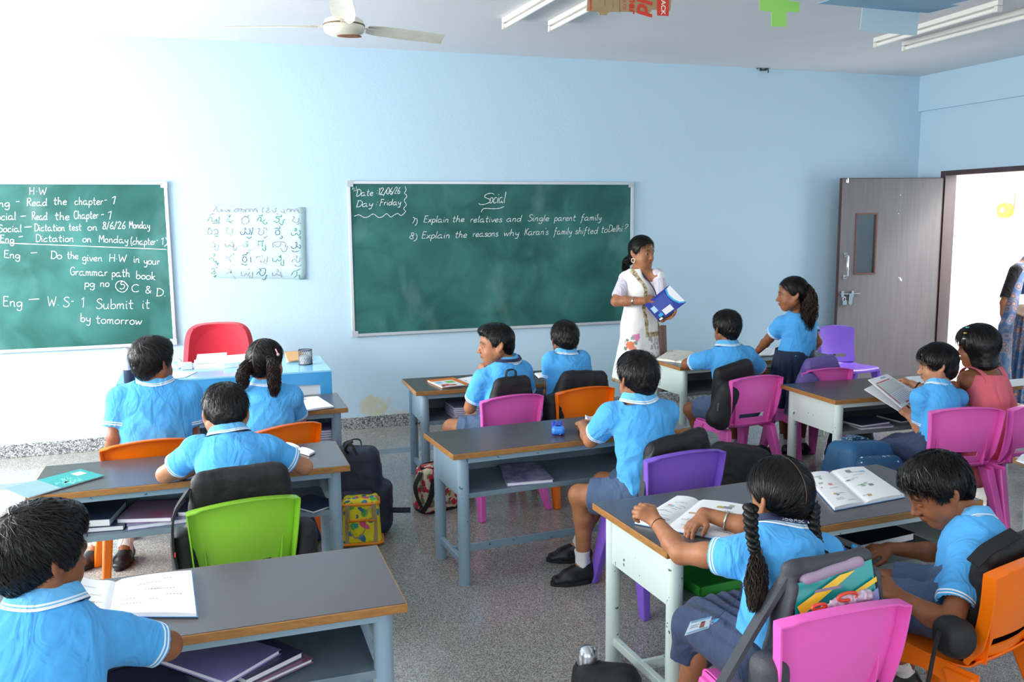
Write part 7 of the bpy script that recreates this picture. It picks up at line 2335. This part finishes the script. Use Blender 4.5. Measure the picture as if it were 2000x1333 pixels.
# yellow lunch bag
c = V3(0.665, 4.475, 0.0); R = rotm(-10)
t = thing('lunch_bag', 'yellow insulated lunch bag printed with little dinosaurs, in front of the navy backpack', 'lunch bag', c.tolist())
L = lambda x, y, z: c + V3(x, y, z) @ R
m_y = print_mat('yellow_dino_print', 'e8dc1e', ('57b84a', 'e8548c', '3f8fb0', '2f6f8a'), 12, 0.24)
m_or = mat('orange_piping', 'f0920f', 0.5); m_bw = mat('beige_webbing', 'a89468', 0.75)
S = Sculpt(); S.rbox(L(0, 0, 0.125), (0.095, 0.062, 0.125), R, 0.02, 0.0, taper=0.07); blob_obj('body', S, 0.006, m_y, t, 3, 0.003)
S = Sculpt(); S.rbox(L(0, -0.058, 0.085), (0.07, 0.018, 0.065), R, 0.015, 0.0); blob_obj('front_pocket', S, 0.005, m_y, t, 4, 0.002)
for z_, k in ((0.222, 0.93), (0.016, 1.07)):
    P = [L(x * 0.098 * k, y * 0.065 * k, z_) for x, y in ((-1, -1), (1, -1), (1, 1), (-1, 1))]
    P2 = []
    for i in range(4):
        P2 += [P[i] * (1 - f) + P[(i + 1) % 4] * f for f in (0.08, 0.35, 0.65, 0.92)]
    MB().tube(P2, 0.008, 8, closed=True).build('piping', m_or, t, smooth=180, world=True)
MB().tube([L(-0.068, -0.078, 0.142), L(0, -0.08, 0.146), L(0.068, -0.078, 0.142)], 0.007, 6).build('pocket_zip', m_or, t, smooth=180, world=True)
for x in (-0.07, 0.07):
    strap(t, [L(x, -0.072, 0.01), L(x, -0.069, 0.1), L(x * 0.95, -0.066, 0.225)], 0.024, m_bw, 'webbing', 0.003, R[0])
strap(t, [L(0.06, -0.07, 0.215), L(0.03, -0.10, 0.19), L(0.02, -0.105, 0.10), L(-0.03, -0.1, 0.06), L(-0.06, -0.09, 0.11), L(-0.065, -0.075, 0.2)], 0.02, m_bw, 'handle', 0.003, R[1])
# red floral bag
c = V3(1.165, 4.885, 0.0); R = rotm(18)
t = thing('cloth_bag', 'red and cream floral bag with black trim on the floor under the desks', 'bag', c.tolist())
L = lambda x, y, z: c + V3(x, y, z) @ R
m_f = print_mat('floral_cloth', 'cdc2a4', ('c8324a', '7c7a58', 'b5283f'), 15, 0.36, 0.8)
S = Sculpt(); S.rbox(L(0, 0, 0.13), (0.115, 0.075, 0.13), R, 0.03, 0.0, taper=0.12); blob_obj('body', S, 0.006, m_f, t, 6, 0.006)
P = [L(0.101 * math.cos(a), 0.068 * math.sin(a), 0.232) for a in np.linspace(0, 2 * PI, 24, endpoint=False)]
MB().grid([[p, p + V3(0, 0, 0.03)] for p in P], thick=0.006, closed_u=True).build('top_band', M_strap, t, smooth=60, world=True)
P = [L(0.118 * math.copysign(abs(math.cos(a)) ** .6, math.cos(a)), 0.078 * math.copysign(abs(math.sin(a)) ** .6, math.sin(a)), 0.012) for a in np.linspace(0, 2 * PI, 28, endpoint=False)]
MB().tube(P, 0.009, 8, closed=True).build('base_piping', M_strap, t, smooth=180, world=True)
for x in (-0.035,):
    strap(t, [L(x, -0.082, 0.01), L(x, -0.084, 0.1), L(x, -0.074, 0.235)], 0.034, M_strap, 'webbing', 0.004, R[0])
strap(t, [L(-0.11, -0.02, 0.235), L(-0.155, -0.03, 0.16), L(-0.145, -0.06, 0.07), L(-0.12, -0.08, 0.03)], 0.035, M_strap, 'side_strap', 0.006, R[1])
strap(t, [L(-0.06, -0.08, 0.2), L(-0.09, -0.1, 0.13), L(-0.115, -0.1, 0.075), L(-0.15, -0.09, 0.03)], 0.035, M_strap, 'side_strap', 0.006, R[0])
backpack('blue bag lying on the floor behind the leg of the middle left desk', (0.40, 4.60, 0.085), (0.13, 0.07, 0.085), rotm(20), mat('denim_blue_nylon', '2f4673', 0.6, bump=(200, .2)), 72, pocket=False, handle=False, zipp=False)
tb, L = backpack('teal backpack with white leaf print leaning on the floor between two desks', (3.22, 3.78, 0.235), (0.20, 0.13, 0.235), rotm(10, 10, 6), M_bagt, 73, taper=0.25, mp=print_mat('teal_leaf_print', '174f75', ('dfe9ee', '174f75'), 22, 0.2), pz=0.2)
strap(tb, [L(-0.17, 0.02, 0.14), L(-0.09, 0.02, 0.235), L(0.0, 0.02, 0.262), L(0.10, 0.02, 0.235), L(0.19, 0.0, 0.12)], 0.055, print_mat('teal_leaf_strap', '1b4f6e', ('cfdcd8', 'cfdcd8'), 40, 0.22), 'shoulder_strap', 0.014, rotm(10)[1])
backpack('black bag on the floor under the pink chair beside the purple chair', (2.74, 4.22, 0.19), (0.19, 0.11, 0.20), rotm(-8, 0, 10), M_bagk, 74, taper=0.2, pocket=False, handle=False)
backpack('small dark bag on the floor between the pink chairs at the back', (3.42, 4.98, 0.075), (0.07, 0.06, 0.075), rotm(10), M_bagk, 75, taper=0.4, pocket=False, handle=False, zipp=False)
backpack('black bag standing on the floor behind the reading child\'s desk', (4.05, 4.86, 0.21), (0.13, 0.09, 0.21), rotm(0), M_bagk, 76, taper=0.3, pocket=False, handle=False, zipp=False)
tb, L = backpack('black bag on the floor at the bottom edge holding a steel flask', (1.20, 2.60, 0.075), (0.12, 0.07, 0.078), rotm(-30), M_bagk, 77, taper=0.1, pocket=False, handle=False, zipp=False,
                 extra=lambda S: (S.cone((1.155, 2.66, 0.02), (1.155, 2.66, 0.115), 0.05, 0.046, 0.02), S.cone((1.155, 2.66, 0.06), (1.155, 2.66, 0.2), 0.038, 0.038, 0.0, 's')))
c = V3(1.155, 2.66, 0.06)
t = thing('steel_flask', 'domed steel flask standing in the black bag at the bottom edge', 'flask', c.tolist())
MB().lathe([(0.0, 0.0), (0.034, 0.002), (0.035, 0.075), (0.036, 0.078)], c, 28).build('body', mat('brushed_steel', 'c9cdd2', 0.28, 1.0), t, smooth=40, world=True)
MB().lathe([(0.038, 0.0), (0.038, 0.006)], c + V3(0, 0, 0.077), 28).build('ring', mat('steel_dark', '777b80', 0.3, 1.0), t, smooth=40, world=True)
MB().lathe([(0.036, 0.0), (0.036, 0.03), (0.032, 0.045), (0.02, 0.057), (0, 0.061)], c + V3(0, 0, 0.083), 28).build('dome_lid', mat('brushed_steel', 'c9cdd2', 0.28, 1.0), t, smooth=60, world=True)

# ============================================================ blackboards, chart and handwriting
GLY = {
 'a': '4.5,4 3,5 1,4.5 0,2.5 .8,.3 2.5,.2 4,2 4.5,4.8;4.5,4.8 4.3,1.2 5,0 6,.6', 'b': '.5,10 .4,5 .3,1 1.5,0 3.3,.4 4.2,2.4 3.5,4.4 2,4.7 .5,3',
 'c': '4,4.2 2.5,5 .8,4 0,2 .9,.2 2.6,0 4.2,.9', 'd': '4.3,3.8 2.8,5 1,4.3 0,2.2 .9,.2 2.6,.3 4.2,2.2;4.7,10 4.5,5 4.5,1.2 5.3,0',
 'e': '.2,2.3 2.2,2.5 3.8,3.4 3,4.9 1.4,4.7 .1,2.8 .5,.8 2,0 4.2,.8', 'f': '3.6,9 2.6,10 1.5,9 1.2,5 .9,-1 .2,-4;0,5 3.4,5.2',
 'g': '4.3,4 2.8,5 .8,4.3 .1,2.4 1,.6 2.8,.8 4.3,3;4.4,4.6 4.2,-2 3,-4 1,-3.6 .4,-2.4', 'h': '.5,10 .4,0;.4,2.6 1.8,4.8 3.3,4.6 3.7,3 3.7,.6 4.6,0',
 'i': '.6,5 .6,1 1.5,0;.6,7 .8,7.8', 'k': '.5,10 .4,0;3.6,4.8 .6,2.2;1.4,2.8 3,.4 4,0', 'l': '.6,10 .5,1 1.4,0',
 'm': '.3,5 .3,0;.3,3 1.4,4.9 2.5,4.6 2.7,0;2.7,3 3.9,4.9 5,4.6 5.2,.6 6,0', 'n': '.3,5 .3,0;.3,3 1.7,4.9 3.1,4.7 3.5,3.2 3.5,.6 4.4,0',
 'o': '2.2,5 .6,4.2 0,2.3 .8,.3 2.4,0 3.9,1 4.2,3.2 3.2,4.8 2,5', 'p': '.5,5 .4,-4;.5,3.4 1.8,4.9 3.6,4.5 4.2,2.5 3.4,.4 1.8,0 .5,1.2',
 'r': '.3,5 .4,0;.4,2.8 1.4,4.6 3,4.9', 's': '3.6,4.2 2.2,5 .7,4.4 .8,3.2 2.6,2.4 3.6,1.3 2.6,.1 1,0 0,.8', 't': '1.6,9 1.5,1.2 2.4,0 3.4,.4;0,5.6 3.6,5.8',
 'u': '.3,5 .3,1.6 1.2,0 2.7,.3 3.8,2;3.9,5 3.8,1 4.7,0', 'v': '.2,5 1.9,0 3.9,5', 'w': '.2,5 1.2,0 2.8,4 4,0 5.6,5', 'x': '.2,5 3.8,0;3.8,5 0,0',
 'y': '.3,5 .5,2.4 1.8,1.2 3.4,2.4;3.9,5 3.6,-2 2.4,-4 .6,-3.4', 'H': '.5,10 .5,0;4.8,10 4.8,0;.5,5 4.8,5.3', 'W': '0,10 1.6,0;1.6,0 3.4,7;3.4,7 5,0;5,0 6.8,10',
 'E': '4.6,9.8 .6,9.8;.6,9.8 .4,.1;.4,.1 4.8,0;.5,5.2 3.8,5.4', 'R': '.6,10 .5,0;.5,9.6 3,10 4.6,8.4 3.6,5.8 .7,5;2,5 5,0',
 'S': '4.6,8.6 3.2,10 1.2,9.4 .8,7.4 2.6,5.6 4.4,4 4.4,1.6 2.6,0 .8,.4 0,1.6', 'D': '.8,10 .6,0;0,9.8 3,9.8 5.4,7.2 5.4,3 3.2,.2 0,0',
 'M': '.3,0 .7,10;.7,10 3,3.6;3,3.6 5.4,10;5.4,10 6,0', 'G': '5,8.4 3.2,10 1,8.4 .2,4.6 1.2,1 3.4,.2 5,2.2 5,4.4;5,4.4 3,4.4', 'C': '4.8,8.6 3,10 .9,8.2 .2,4.6 1.2,1 3.2,0 5,1.4',
 'F': '5,9.6 1,9.8;1,9.8 .9,5 .4,-1;.8,5.2 4,5.4', 'K': '.6,10 .5,0;4.6,10 .7,4.8;1.6,5.6 4.8,0',
 '0': '2.2,10 .6,8 .2,4.6 1.2,.6 2.8,.2 4,3 4,7 2.4,10', '1': '.6,8 1.8,10;1.8,10 1.7,0', '2': '.4,8 1.6,10 3.6,9.2 3.6,6.8 .4,.2;.4,.2 4.4,.4', '5': '4,10 1,9.8;1,9.8 .8,6 2.8,6.2 4.2,4 3.2,.8 1,0 0,1',
 '6': '3.4,10 1,6 .2,2.6 1.4,.2 3.4,.6 3.8,3 2.4,4.6 .6,3.4', '7': '.2,9.6 4,9.8;4,9.8 1.6,0', '8': '3.8,8.6 2.2,10 .8,8.6 1.6,6.4 3.6,3.6 3.6,1 1.8,0 .4,1.4 1,4 3,6.2 3.8,8.6',
 '-': '.4,4 3,4.2', '_': '.2,3.6 5,3.9', '.': '.6,0 .9,.4', '/': '0,-1 3,10.5', '(': '2.4,11 .6,7 .6,2 2.4,-2', ')': '.4,11 2.2,7 2.2,2 .2,-2',
 '&': '4.6,0 1,6.6 1.4,9 3,9 3.2,7 .6,3.6 .6,1 2.4,0 4.8,3.6', ':': '.6,1 .9,1.4;.6,5 .9,5.4', "'": '.8,10 .5,8', '?': '.4,8.4 1.4,10 3.2,9.6 3.4,7.4 1.8,5 1.7,3;1.6,.4 1.9,.8'}


def strokes_of(text, rr, slant=0.12):
    """list of polylines in letter units, and the total width"""
    x = 0; out = []
    for ch in text:
        if ch == ' ':
            x += 3.4; continue
        g = GLY[ch]; mx = 0
        for st in g.split(';'):
            p = np.array([[float(v) for v in q.split(',')] for q in st.split()])
            mx = max(mx, p[:, 0].max())
            p = p + np.array([[rr.uniform(-.12, .12), rr.uniform(-.15, .15)] for _ in p])
            p = spline(p, 4) if len(p) > 2 else p
            q = p.copy(); q[:, 0] = x + p[:, 0] + slant * p[:, 1]
            out.append(q)
        x += mx + 1.1
    return out, x


def ribbon(mb, pts, w, n):
    """flat chalk line through 3-D pts on a surface with normal n"""
    P = np.asarray(pts, float)
    if len(P) < 2:
        return
    T = np.gradient(P, axis=0); T /= np.linalg.norm(T, axis=1)[:, None] + 1e-9
    s_ = np.cross(T, n)
    k = len(P)
    wv = w * (0.85 + 0.25 * np.sin(np.arange(k) * 1.7 + P[0, 0] * 30))[:, None]
    mb.add(np.concatenate([P - s_ * wv / 2, P + s_ * wv / 2]), [(i, i + 1, k + i + 1, k + i) for i in range(k - 1)])


def board_mat():
    m = bpy.data.materials.new('green_chalkboard'); m.use_nodes = True; t = NT(m)
    tc = t.add('ShaderNodeTexCoord')
    out = None
    n1 = t.add('ShaderNodeTexNoise'); n1.inputs['Scale'].default_value = 2.6; n1.inputs['Detail'].default_value = 7; n1.inputs['Distortion'].default_value = 0.8; t.link(tc.outputs['Object'], n1.inputs['Vector'])
    r = t.add('ShaderNodeValToRGB'); e = r.color_ramp.elements
    e[0].position = 0.38; e[0].color = lin('1c5751'); e[1].position = 0.78; e[1].color = lin('3d7d78')
    t.link(n1.outputs[0], r.inputs[0])
    mp = t.add('ShaderNodeMapping'); mp.inputs['Scale'].default_value = (1.2, 1, 0.8); mp.inputs['Rotation'].default_value = (0, 0.5, 0); t.link(tc.outputs['Object'], mp.inputs[0])
    n2 = t.add('ShaderNodeTexNoise'); n2.inputs['Scale'].default_value = 3; n2.inputs['Detail'].default_value = 4; t.link(mp.outputs[0], n2.inputs['Vector'])
    r2 = t.add('ShaderNodeValToRGB'); r2.color_ramp.elements[0].color = (0, 0, 0, 1); r2.color_ramp.elements[0].position = 0.56; r2.color_ramp.elements[1].position = 0.95; r2.color_ramp.elements[1].color = (.28, .28, .28, 1)
    t.link(n2.outputs[0], r2.inputs[0])
    x = t.add('ShaderNodeMix', data_type='RGBA'); t.link(r2.outputs[0], x.inputs[0]); t.link(r.outputs[0], x.inputs[6]); x.inputs[7].default_value = lin('a9cfcb')
    t.link(x.outputs[2], t.b.inputs['Base Color']); t.b.inputs['Roughness'].default_value = 0.5; t.b.inputs['Specular IOR Level'].default_value = 0.35
    return m


M_board = board_mat()
M_chalk = mat('white_chalk', 'eef4f2', 0.95)
YBD = YW - 0.022
NB = V3(0, -1, 0)


def wallpt(px, py, dy=0.0012):
    p = at(px, py, YBD); p[1] -= dy
    return p


def blackboard(label, x0, x1, z0, z1):
    t = thing('blackboard', label, 'blackboard', ((x0 + x1) / 2, YBD, (z0 + z1) / 2), 0, 'blackboards on the front wall')
    MB().box((x0, YBD, z0), (x1, YW, z1)).build('writing_surface', M_board, t, world=True)
    f = 0.024
    ma = mat('board_aluminium', 'd4d8dc', 0.35, 0.5)
    for lo, hi in (((x0 - f, YBD - 0.006, z1), (x1 + f, YW, z1 + f)), ((x0 - f, YBD - 0.006, z0 - f), (x1 + f, YW, z0)), ((x0 - f, YBD - 0.006, z0), (x0, YW, z1)), ((x1, YBD - 0.006, z0), (x1 + f, YW, z1))):
        MB().box(lo, hi).build('frame_rail', ma, t, world=True, bevel=0.003)
    for x in (x0 - f, x1 + f):
        for z in (z0 - f, z1 + f):
            sx_ = 0.045 if x < x0 else -0.045; sz_ = 0.045 if z < z0 else -0.045
            MB().box((min(x, x + sx_) - .001, YBD - 0.008, min(z, z + sz_) - .001), (max(x, x + sx_) + .001, YBD - 0.004, max(z, z + sz_) + .001)).build('corner_cap', mat('grey_plastic', 'b9bfc6', 0.5), t, world=True)
    return t


RR = random.Random(12)


def write(parent, text, p0, p1, cap, w=0.0055, slant=0.12, extra=(), name='chalk_writing'):
    """p0, p1: ends of the line of writing as seen in the picture; cap: capital height there"""
    mb = MB()
    st, wd = strokes_of(text, RR, slant)
    a, b_ = wallpt(*p0), wallpt(*p1)
    hz = (wallpt(p0[0], p0[1] - cap) - a)[2] / 10
    d = (b_ - a) / wd
    for s_ in st:
        ribbon(mb, [a + d * q[0] + V3(0, 0, hz * q[1]) for q in s_], w, NB)
    for ex in extra:
        ribbon(mb, spline([wallpt(*q) for q in ex], 6), w, NB)
    return mb.build(name, M_chalk, parent, world=True)


bL = blackboard('green blackboard with homework notes, cut off by the left picture edge', -2.72, -0.304, 0.785, 1.935)


def words(parent, items, cap, w, slant, extra=()):
    """items: (word, x0, x1, y0, y1) read off the picture; one line of handwriting = one part"""
    mb = MB()
    for (text, x0, x1, y0, y1) in items:
        st, wd = strokes_of(text, RR, slant)
        wd -= 1.1
        a, b_ = wallpt(x0, y0), wallpt(x1, y1)
        hz = (wallpt(x0, y0 - cap) - a)[2] / 10
        d = (b_ - a) / wd
        for s_ in st:
            ribbon(mb, [a + d * q[0] + V3(0, 0, hz * q[1]) for q in s_], w, NB)
    for ex in extra:
        ribbon(mb, spline([wallpt(*q) for q in ex], 6), w, NB)
    mb.build('chalk_writing', M_chalk, parent, world=True)


Z1 = lambda x, y: (x / 3.703, 340 + y / 3.703)


def line1(items, cap, extra=()):
    it = []
    for (tx, x0, x1, y0, y1) in items:
        a, b_ = Z1(x0, y0), Z1(x1, y1); it.append((tx, a[0], b_[0], a[1], b_[1]))
    words(bL, it, cap / 3.703, 0.0052, 0.08, [[Z1(*q) for q in e] for e in extra])


line1([('H', 212, 245, 150, 150), ('.', 264, 268, 128, 128), ('W', 282, 335, 150, 150)], 52)
line1([('Eng', -52, 68, 240, 236), ('-', 112, 140, 224, 222), ('Read', 195, 340, 232, 230), ('the', 388, 482, 222, 222), ('chapter', 540, 745, 222, 222), ('-', 752, 772, 215, 212), ('1', 795, 825, 218, 218)], 56)
line1([('Social', -62, 115, 335, 330), ('_', 148, 188, 328, 326), ('Read', 232, 342, 332, 332), ('the', 398, 502, 332, 332), ('Chapter', 535, 712, 325, 322), ('-', 728, 752, 318, 316), ('1', 765, 795, 328, 328)], 58)
line1([('Social', -10, 155, 420, 418), ('_', 172, 228, 405, 402), ('Dictation', 250, 468, 412, 412), ('test', 498, 588, 408, 408), ('on', 634, 702, 408, 408), ('8/6/26', 742, 905, 400, 396), ('Monday', 935, 1082, 392, 395)], 52)
line1([('Eng', 2, 100, 490, 500), ('-', 130, 162, 476, 474), ('Dictation', 258, 532, 490, 490), ('on', 598, 660, 492, 494), ('Monday', 716, 925, 494, 500), ('(chapter', 945, 1125, 510, 512), ('-', 1132, 1142, 502, 502), ('1)', 1160, 1208, 512, 516)], 52, [[(-60, 497), (300, 510), (800, 530), (1205, 546)]])
line1([('Eng', 30, 142, 605, 612), ('_', 222, 268, 592, 590), ('Do', 368, 445, 612, 614), ('the', 486, 566, 612, 615), ('given', 596, 738, 628, 632), ('H', 788, 828, 634, 634), ('.', 840, 844, 615, 615), ('W', 858, 912, 636, 638), ('in', 966, 1008, 640, 642), ('your', 1040, 1155, 652, 656)], 54)
line1([('Grammar', 508, 776, 732, 738), ('path', 808, 938, 742, 745), ('book', 985, 1122, 758, 766)], 58)
line1([('pg', 612, 682, 815, 818), ('no', 726, 788, 815, 815), ('5', 866, 900, 832, 832), ('C', 950, 1002, 852, 854), ('&', 1052, 1092, 862, 864), ('D.', 1130, 1194, 882, 884)], 54, [[(925, 812), (890, 776), (850, 782), (836, 815), (860, 848), (900, 852), (926, 815), (905, 785)]])
line1([('Eng', 22, 158, 955, 962), ('_', 202, 280, 936, 932), ('W', 345, 405, 958, 960), ('.', 418, 422, 950, 950), ('S', 458, 500, 962, 962), ('-', 512, 532, 950, 950), ('1', 578, 602, 965, 965), ('Submit', 696, 962, 975, 976), ('it', 1028, 1082, 974, 974)], 72)
line1([('by', 582, 652, 1068, 1072), ('tomorrow', 694, 1024, 1080, 1090)], 62)
# a slip of the chalk and a stray dark scratch
bR = blackboard('large green blackboard headed Social with two questions in white chalk', 1.044, 3.44, 0.775, 1.945)
Z2 = lambda x, y: (670 + x / 3.448, 340 + y / 3.448)


def line2(items, cap, extra=(), slant=0.2, w=0.0047):
    it = []
    for (tx, x0, x1, y0, y1) in items:
        a, b_ = Z2(x0, y0), Z2(x1, y1); it.append((tx, a[0], b_[0], a[1], b_[1]))
    words(bR, it, cap / 3.448, w, slant, [[Z2(*q) for q in e] for e in extra])


line2([('Date', 88, 200, 150, 145), (':', 218, 226, 136, 136), ('12', 234, 268, 140, 140), ('/', 272, 290, 142, 142), ('06', 290, 328, 136, 136), ('/', 328, 344, 138, 138), ('26', 345, 380, 134, 134)], 46)
line2([('Day', 88, 196, 222, 218), (':', 216, 224, 212, 212), ('Friday', 246, 386, 212, 208)], 42,
      [[(418, 84), (424, 110), (414, 128), (430, 150), (412, 178), (426, 208), (408, 232), (420, 252), (404, 272), (388, 280), (368, 266), (342, 278), (320, 290), (294, 268), (262, 290), (236, 292), (204, 270), (166, 290), (140, 292), (108, 276), (76, 284)]])
line2([('S', 905, 978, 208, 205), ('ocial', 985, 1088, 196, 194)], 74, [[(930, 256), (940, 238), (960, 232), (1005, 234), (1050, 232), (1084, 220)]], 0.3, 0.0055)
line2([('7)', 462, 494, 330, 345), ('Explain', 542, 708, 326, 326), ('the', 734, 815, 324, 322), ('relatives', 856, 1068, 326, 324), ('and', 1100, 1198, 322, 320), ('Single', 1244, 1384, 318, 316), ('parent', 1422, 1562, 316, 315), ('family.', 1602, 1745, 314, 312)], 44)
line2([('8)', 445, 490, 432, 450), ('Explain', 528, 716, 434, 432), ('the', 752, 832, 430, 428), ('reasons', 872, 1042, 424, 420), ('why', 1080, 1180, 418, 416), ('Karan\'s', 1220, 1380, 412, 408), ('family', 1420, 1536, 408, 406), ('shifted', 1562, 1712, 404, 402), ('to', 1735, 1778, 396, 394), ('Delhi', 1785, 1878, 390, 388), ('?', 1888, 1908, 386, 386)], 46)
line2([('n', 62, 76, 106, 106)], 24, [[(88, 84), (90, 100), (88, 112), (70, 114)]], 0.1, 0.003)

# hand drawn chart of letters
q = [at(402, 400, YW), at(595, 405, YW), at(597, 546, YW), at(407, 543, YW)]
t = thing('letter_chart', 'pale mint paper chart of hand drawn Indian letters between the two blackboards', 'chart', (sum(q) / 4).tolist())
P = []
for i in range(13):
    u = i / 12
    P.append([bil(q, u, v) + V3(0, -0.003 - 0.012 * max(0, u - 0.8) / 0.2 * (0.4 + 0.6 * v), 0) for v in np.linspace(0, 1, 7)])
MB().grid(P, thick=-0.0008).build('sheet', mat('mint_paper', 'cdeef0', 0.8), t, smooth=180, world=True)
CH1 = ['175,370 215,310 240,330 235,360 270,370 300,340 300,370 335,360 335,305;205,290 240,270 275,265;240,395 350,390', '430,290 480,280 470,320 430,360 480,380 510,370 520,350;455,310 490,295 495,270;460,340 490,390 520,395',
 '650,400 645,340 690,300 735,320 740,380 700,405 655,405;680,300 720,310 740,280', '855,370 870,330 900,310 910,345 895,365 940,370 960,340;870,295 905,290 920,300 930,270;930,380 950,405 985,400 985,375',
 '1085,360 1120,385 1155,370 1150,330 1110,320 1140,300 1180,310 1195,280;1160,390 1200,420 1215,360 1240,340', '1340,310 1350,300 1365,315 1340,360 1380,385 1420,370 1425,320;1385,400 1410,410 1430,390 1460,400',
 '185,470 225,455;200,460 180,510 195,545 230,540 240,500 210,480;260,490 300,480 320,510 310,540 270,545;275,570 320,575', '420,460 435,450 450,470 430,510 460,540 510,535 515,460;480,560 520,575',
 '680,470 690,460 700,475 685,490;625,510 640,550 680,545 690,510 720,545 750,540 760,490 740,470;780,460 800,470 770,560;715,580 745,605 780,580', '855,480 875,465 890,490 870,530 900,555 940,540 945,480;940,460 980,465 985,500;945,580 960,600 985,570 1000,575',
 '1095,470 1130,460 1160,475 1170,440;1120,490 1105,530 1130,555 1165,540 1160,500 1130,485;1160,590 1185,605 1205,580 1180,570', '1370,470 1390,465 1395,490 1370,500 1380,470;1320,520 1330,560 1370,555 1390,530 1420,560 1445,540 1445,500 1425,500;1425,580 1445,605 1455,580 1435,575',
 '210,690 230,720 270,715 280,680 250,660 270,640;285,700 270,740 310,770 330,690', '420,670 415,700 450,715 475,690 500,715 530,700 520,660 490,650;535,700 530,740 560,770 575,720', '655,690 690,720 720,700 700,670;690,660 720,640 725,720;730,770 780,765',
 '870,660 880,640 930,645 945,625;870,665 870,710;930,650 925,720;925,740 945,770 970,760 970,690', '1075,730 1070,680 1100,655 1230,655 1245,730;1090,690 1130,720 1170,700 1180,660;1180,740 1210,785 1250,770 1275,700',
 '1375,670 1395,655 1400,690 1375,690;1320,710 1340,740 1385,730 1395,705 1440,740 1450,710 1430,690;1330,770 1370,790 1430,770', '250,820 270,815 275,840 255,845;190,900 220,870 260,890 270,925 300,910;290,920 300,950 325,940 310,970',
 '430,830 450,880 510,830;460,900 480,890 490,930;500,960 560,965;520,800 540,820 520,830', '655,840 680,825 705,830 720,800 745,800;670,850 655,900 690,930 715,900 700,860 680,850;765,860 770,935;640,950 690,970 720,955',
 '840,880 860,850 900,855;915,830 935,850;910,900 900,930 950,920 960,880;940,940 985,950;1000,850 990,930', '1070,870 1070,910 1110,920 1135,890 1160,915 1185,890 1170,850 1150,860;1180,830 1170,870;1190,920 1180,960 1215,970 1220,890',
 '1380,850 1395,840 1400,870 1380,870;1325,930 1350,890 1390,900 1395,930 1430,920 1440,870;1365,960 1410,990 1465,960', '225,1030 260,1010 270,1050 230,1080 270,1090 280,1060;290,1000 310,1010;255,1130 290,1110 275,1140', '430,1090 490,1060 500,1080;460,1030 490,1030 500,1090;520,1110 540,1140 560,1170',
 '640,1060 640,1110 680,1115 700,1080 730,1110 750,1070;730,1030 745,1020;760,1110 750,1145 785,1140 790,1060', '880,1030 900,1020 905,1050 885,1050;850,1100 880,1060 905,1110 950,1100 970,1050 960,1015 910,1015;920,1160 960,1170 975,1130 990,1100',
 '1120,1040 1140,1030 1145,1060 1125,1060;1065,1070 1070,1110 1110,1105 1120,1080 1150,1110 1180,1090 1170,1060;1175,1120 1195,1110 1190,1135', '1320,1110 1350,1060 1400,1040 1440,1020;1400,1050 1395,1110 1360,1140;1430,1100 1440,1160 1490,1160',
 '255,235 285,195 310,210 310,240 340,235;290,175 320,180;355,215 370,205 385,225 365,235 355,215;400,215 440,235 460,205 470,240 485,205;490,235 500,245;530,240 560,200 600,195 590,235 545,235;565,215 590,210;610,205 640,195 635,230 610,225;640,210 690,215;655,235 690,240 690,215;700,235 705,205 740,200 740,240;755,240 765,200 795,205 795,240;810,235 825,195 850,205 855,240 870,235;830,215 850,220;945,175 925,215 945,255;985,195 1005,185 1010,210 975,240 1010,245 1030,235;1060,215 1085,245 1110,225 1105,195 1125,190;1120,265 1150,270;1180,225 1200,250 1230,230 1225,205;1240,270 1230,240;1260,240 1270,205 1310,205 1305,245;1320,240 1330,205 1355,210 1360,240;1370,240 1385,200 1415,210 1420,245 1440,240;1395,220 1415,225;1475,180 1490,215 1470,260']
inks = [mat('ink_' + c, c, 0.8) for c in ('4d8f86', '9a93a8', '49627e', '9bb3b5')]
sets = [MB() for _ in inks]
for k, g in enumerate(CH1):
    m = 1 if k == 30 else (0, 3, 1, 0, 0, 1, 0, 3, 2, 1, 2, 0, 3, 1, 3, 0, 1, 2, 0, 3, 2, 1, 0, 1, 0, 3, 1, 2, 1, 0)[k]
    for st in g.split(';'):
        pp = [[float(v) for v in s_.split(',')] for s_ in st.split()]
        pts = []
        for x, y in pp:
            p = at(380 + x / 7.017, 380 + y / 7.017, YW); u = min(1, max(0, (x - 155) / 1355)); v = min(1, max(0, (y - 140) / 1020))
            p[1] -= 0.0052 + 0.012 * max(0, u - 0.8) / 0.2 * (0.4 + 0.6 * v)
            pts.append(p)
        ribbon(sets[m], spline(pts, 4) if len(pts) > 2 else pts, 0.0058, NB)
for m, sb in enumerate(sets):
    sb.build('lettering', inks[m], t, world=True)

# woven words on the plaited girl's lanyard
st, wd = strokes_of('nuia School', RR, 0.0)
mb = MB(); nP = len(lp)
for s_ in st:
    pts = []
    for qx, qy in s_:
        f = 10.5 + 9.5 * qx / wd; i = int(f); fr_ = f - i
        a = lp[i][0] * (1 - fr_) + lp[i + 1][0] * fr_; b_ = lp[i][1] * (1 - fr_) + lp[i + 1][1] * fr_
        c = a + (b_ - a) * (0.22 + 0.06 * qy)
        o = c - i13['neck']; o[2] = 0
        pts.append(c + unit(o) * 0.0035)
    ribbon(mb, pts, 0.0016, unit(V3(0, -1, 0.2)))
mb.build('lettering', M_white, lo, world=True)
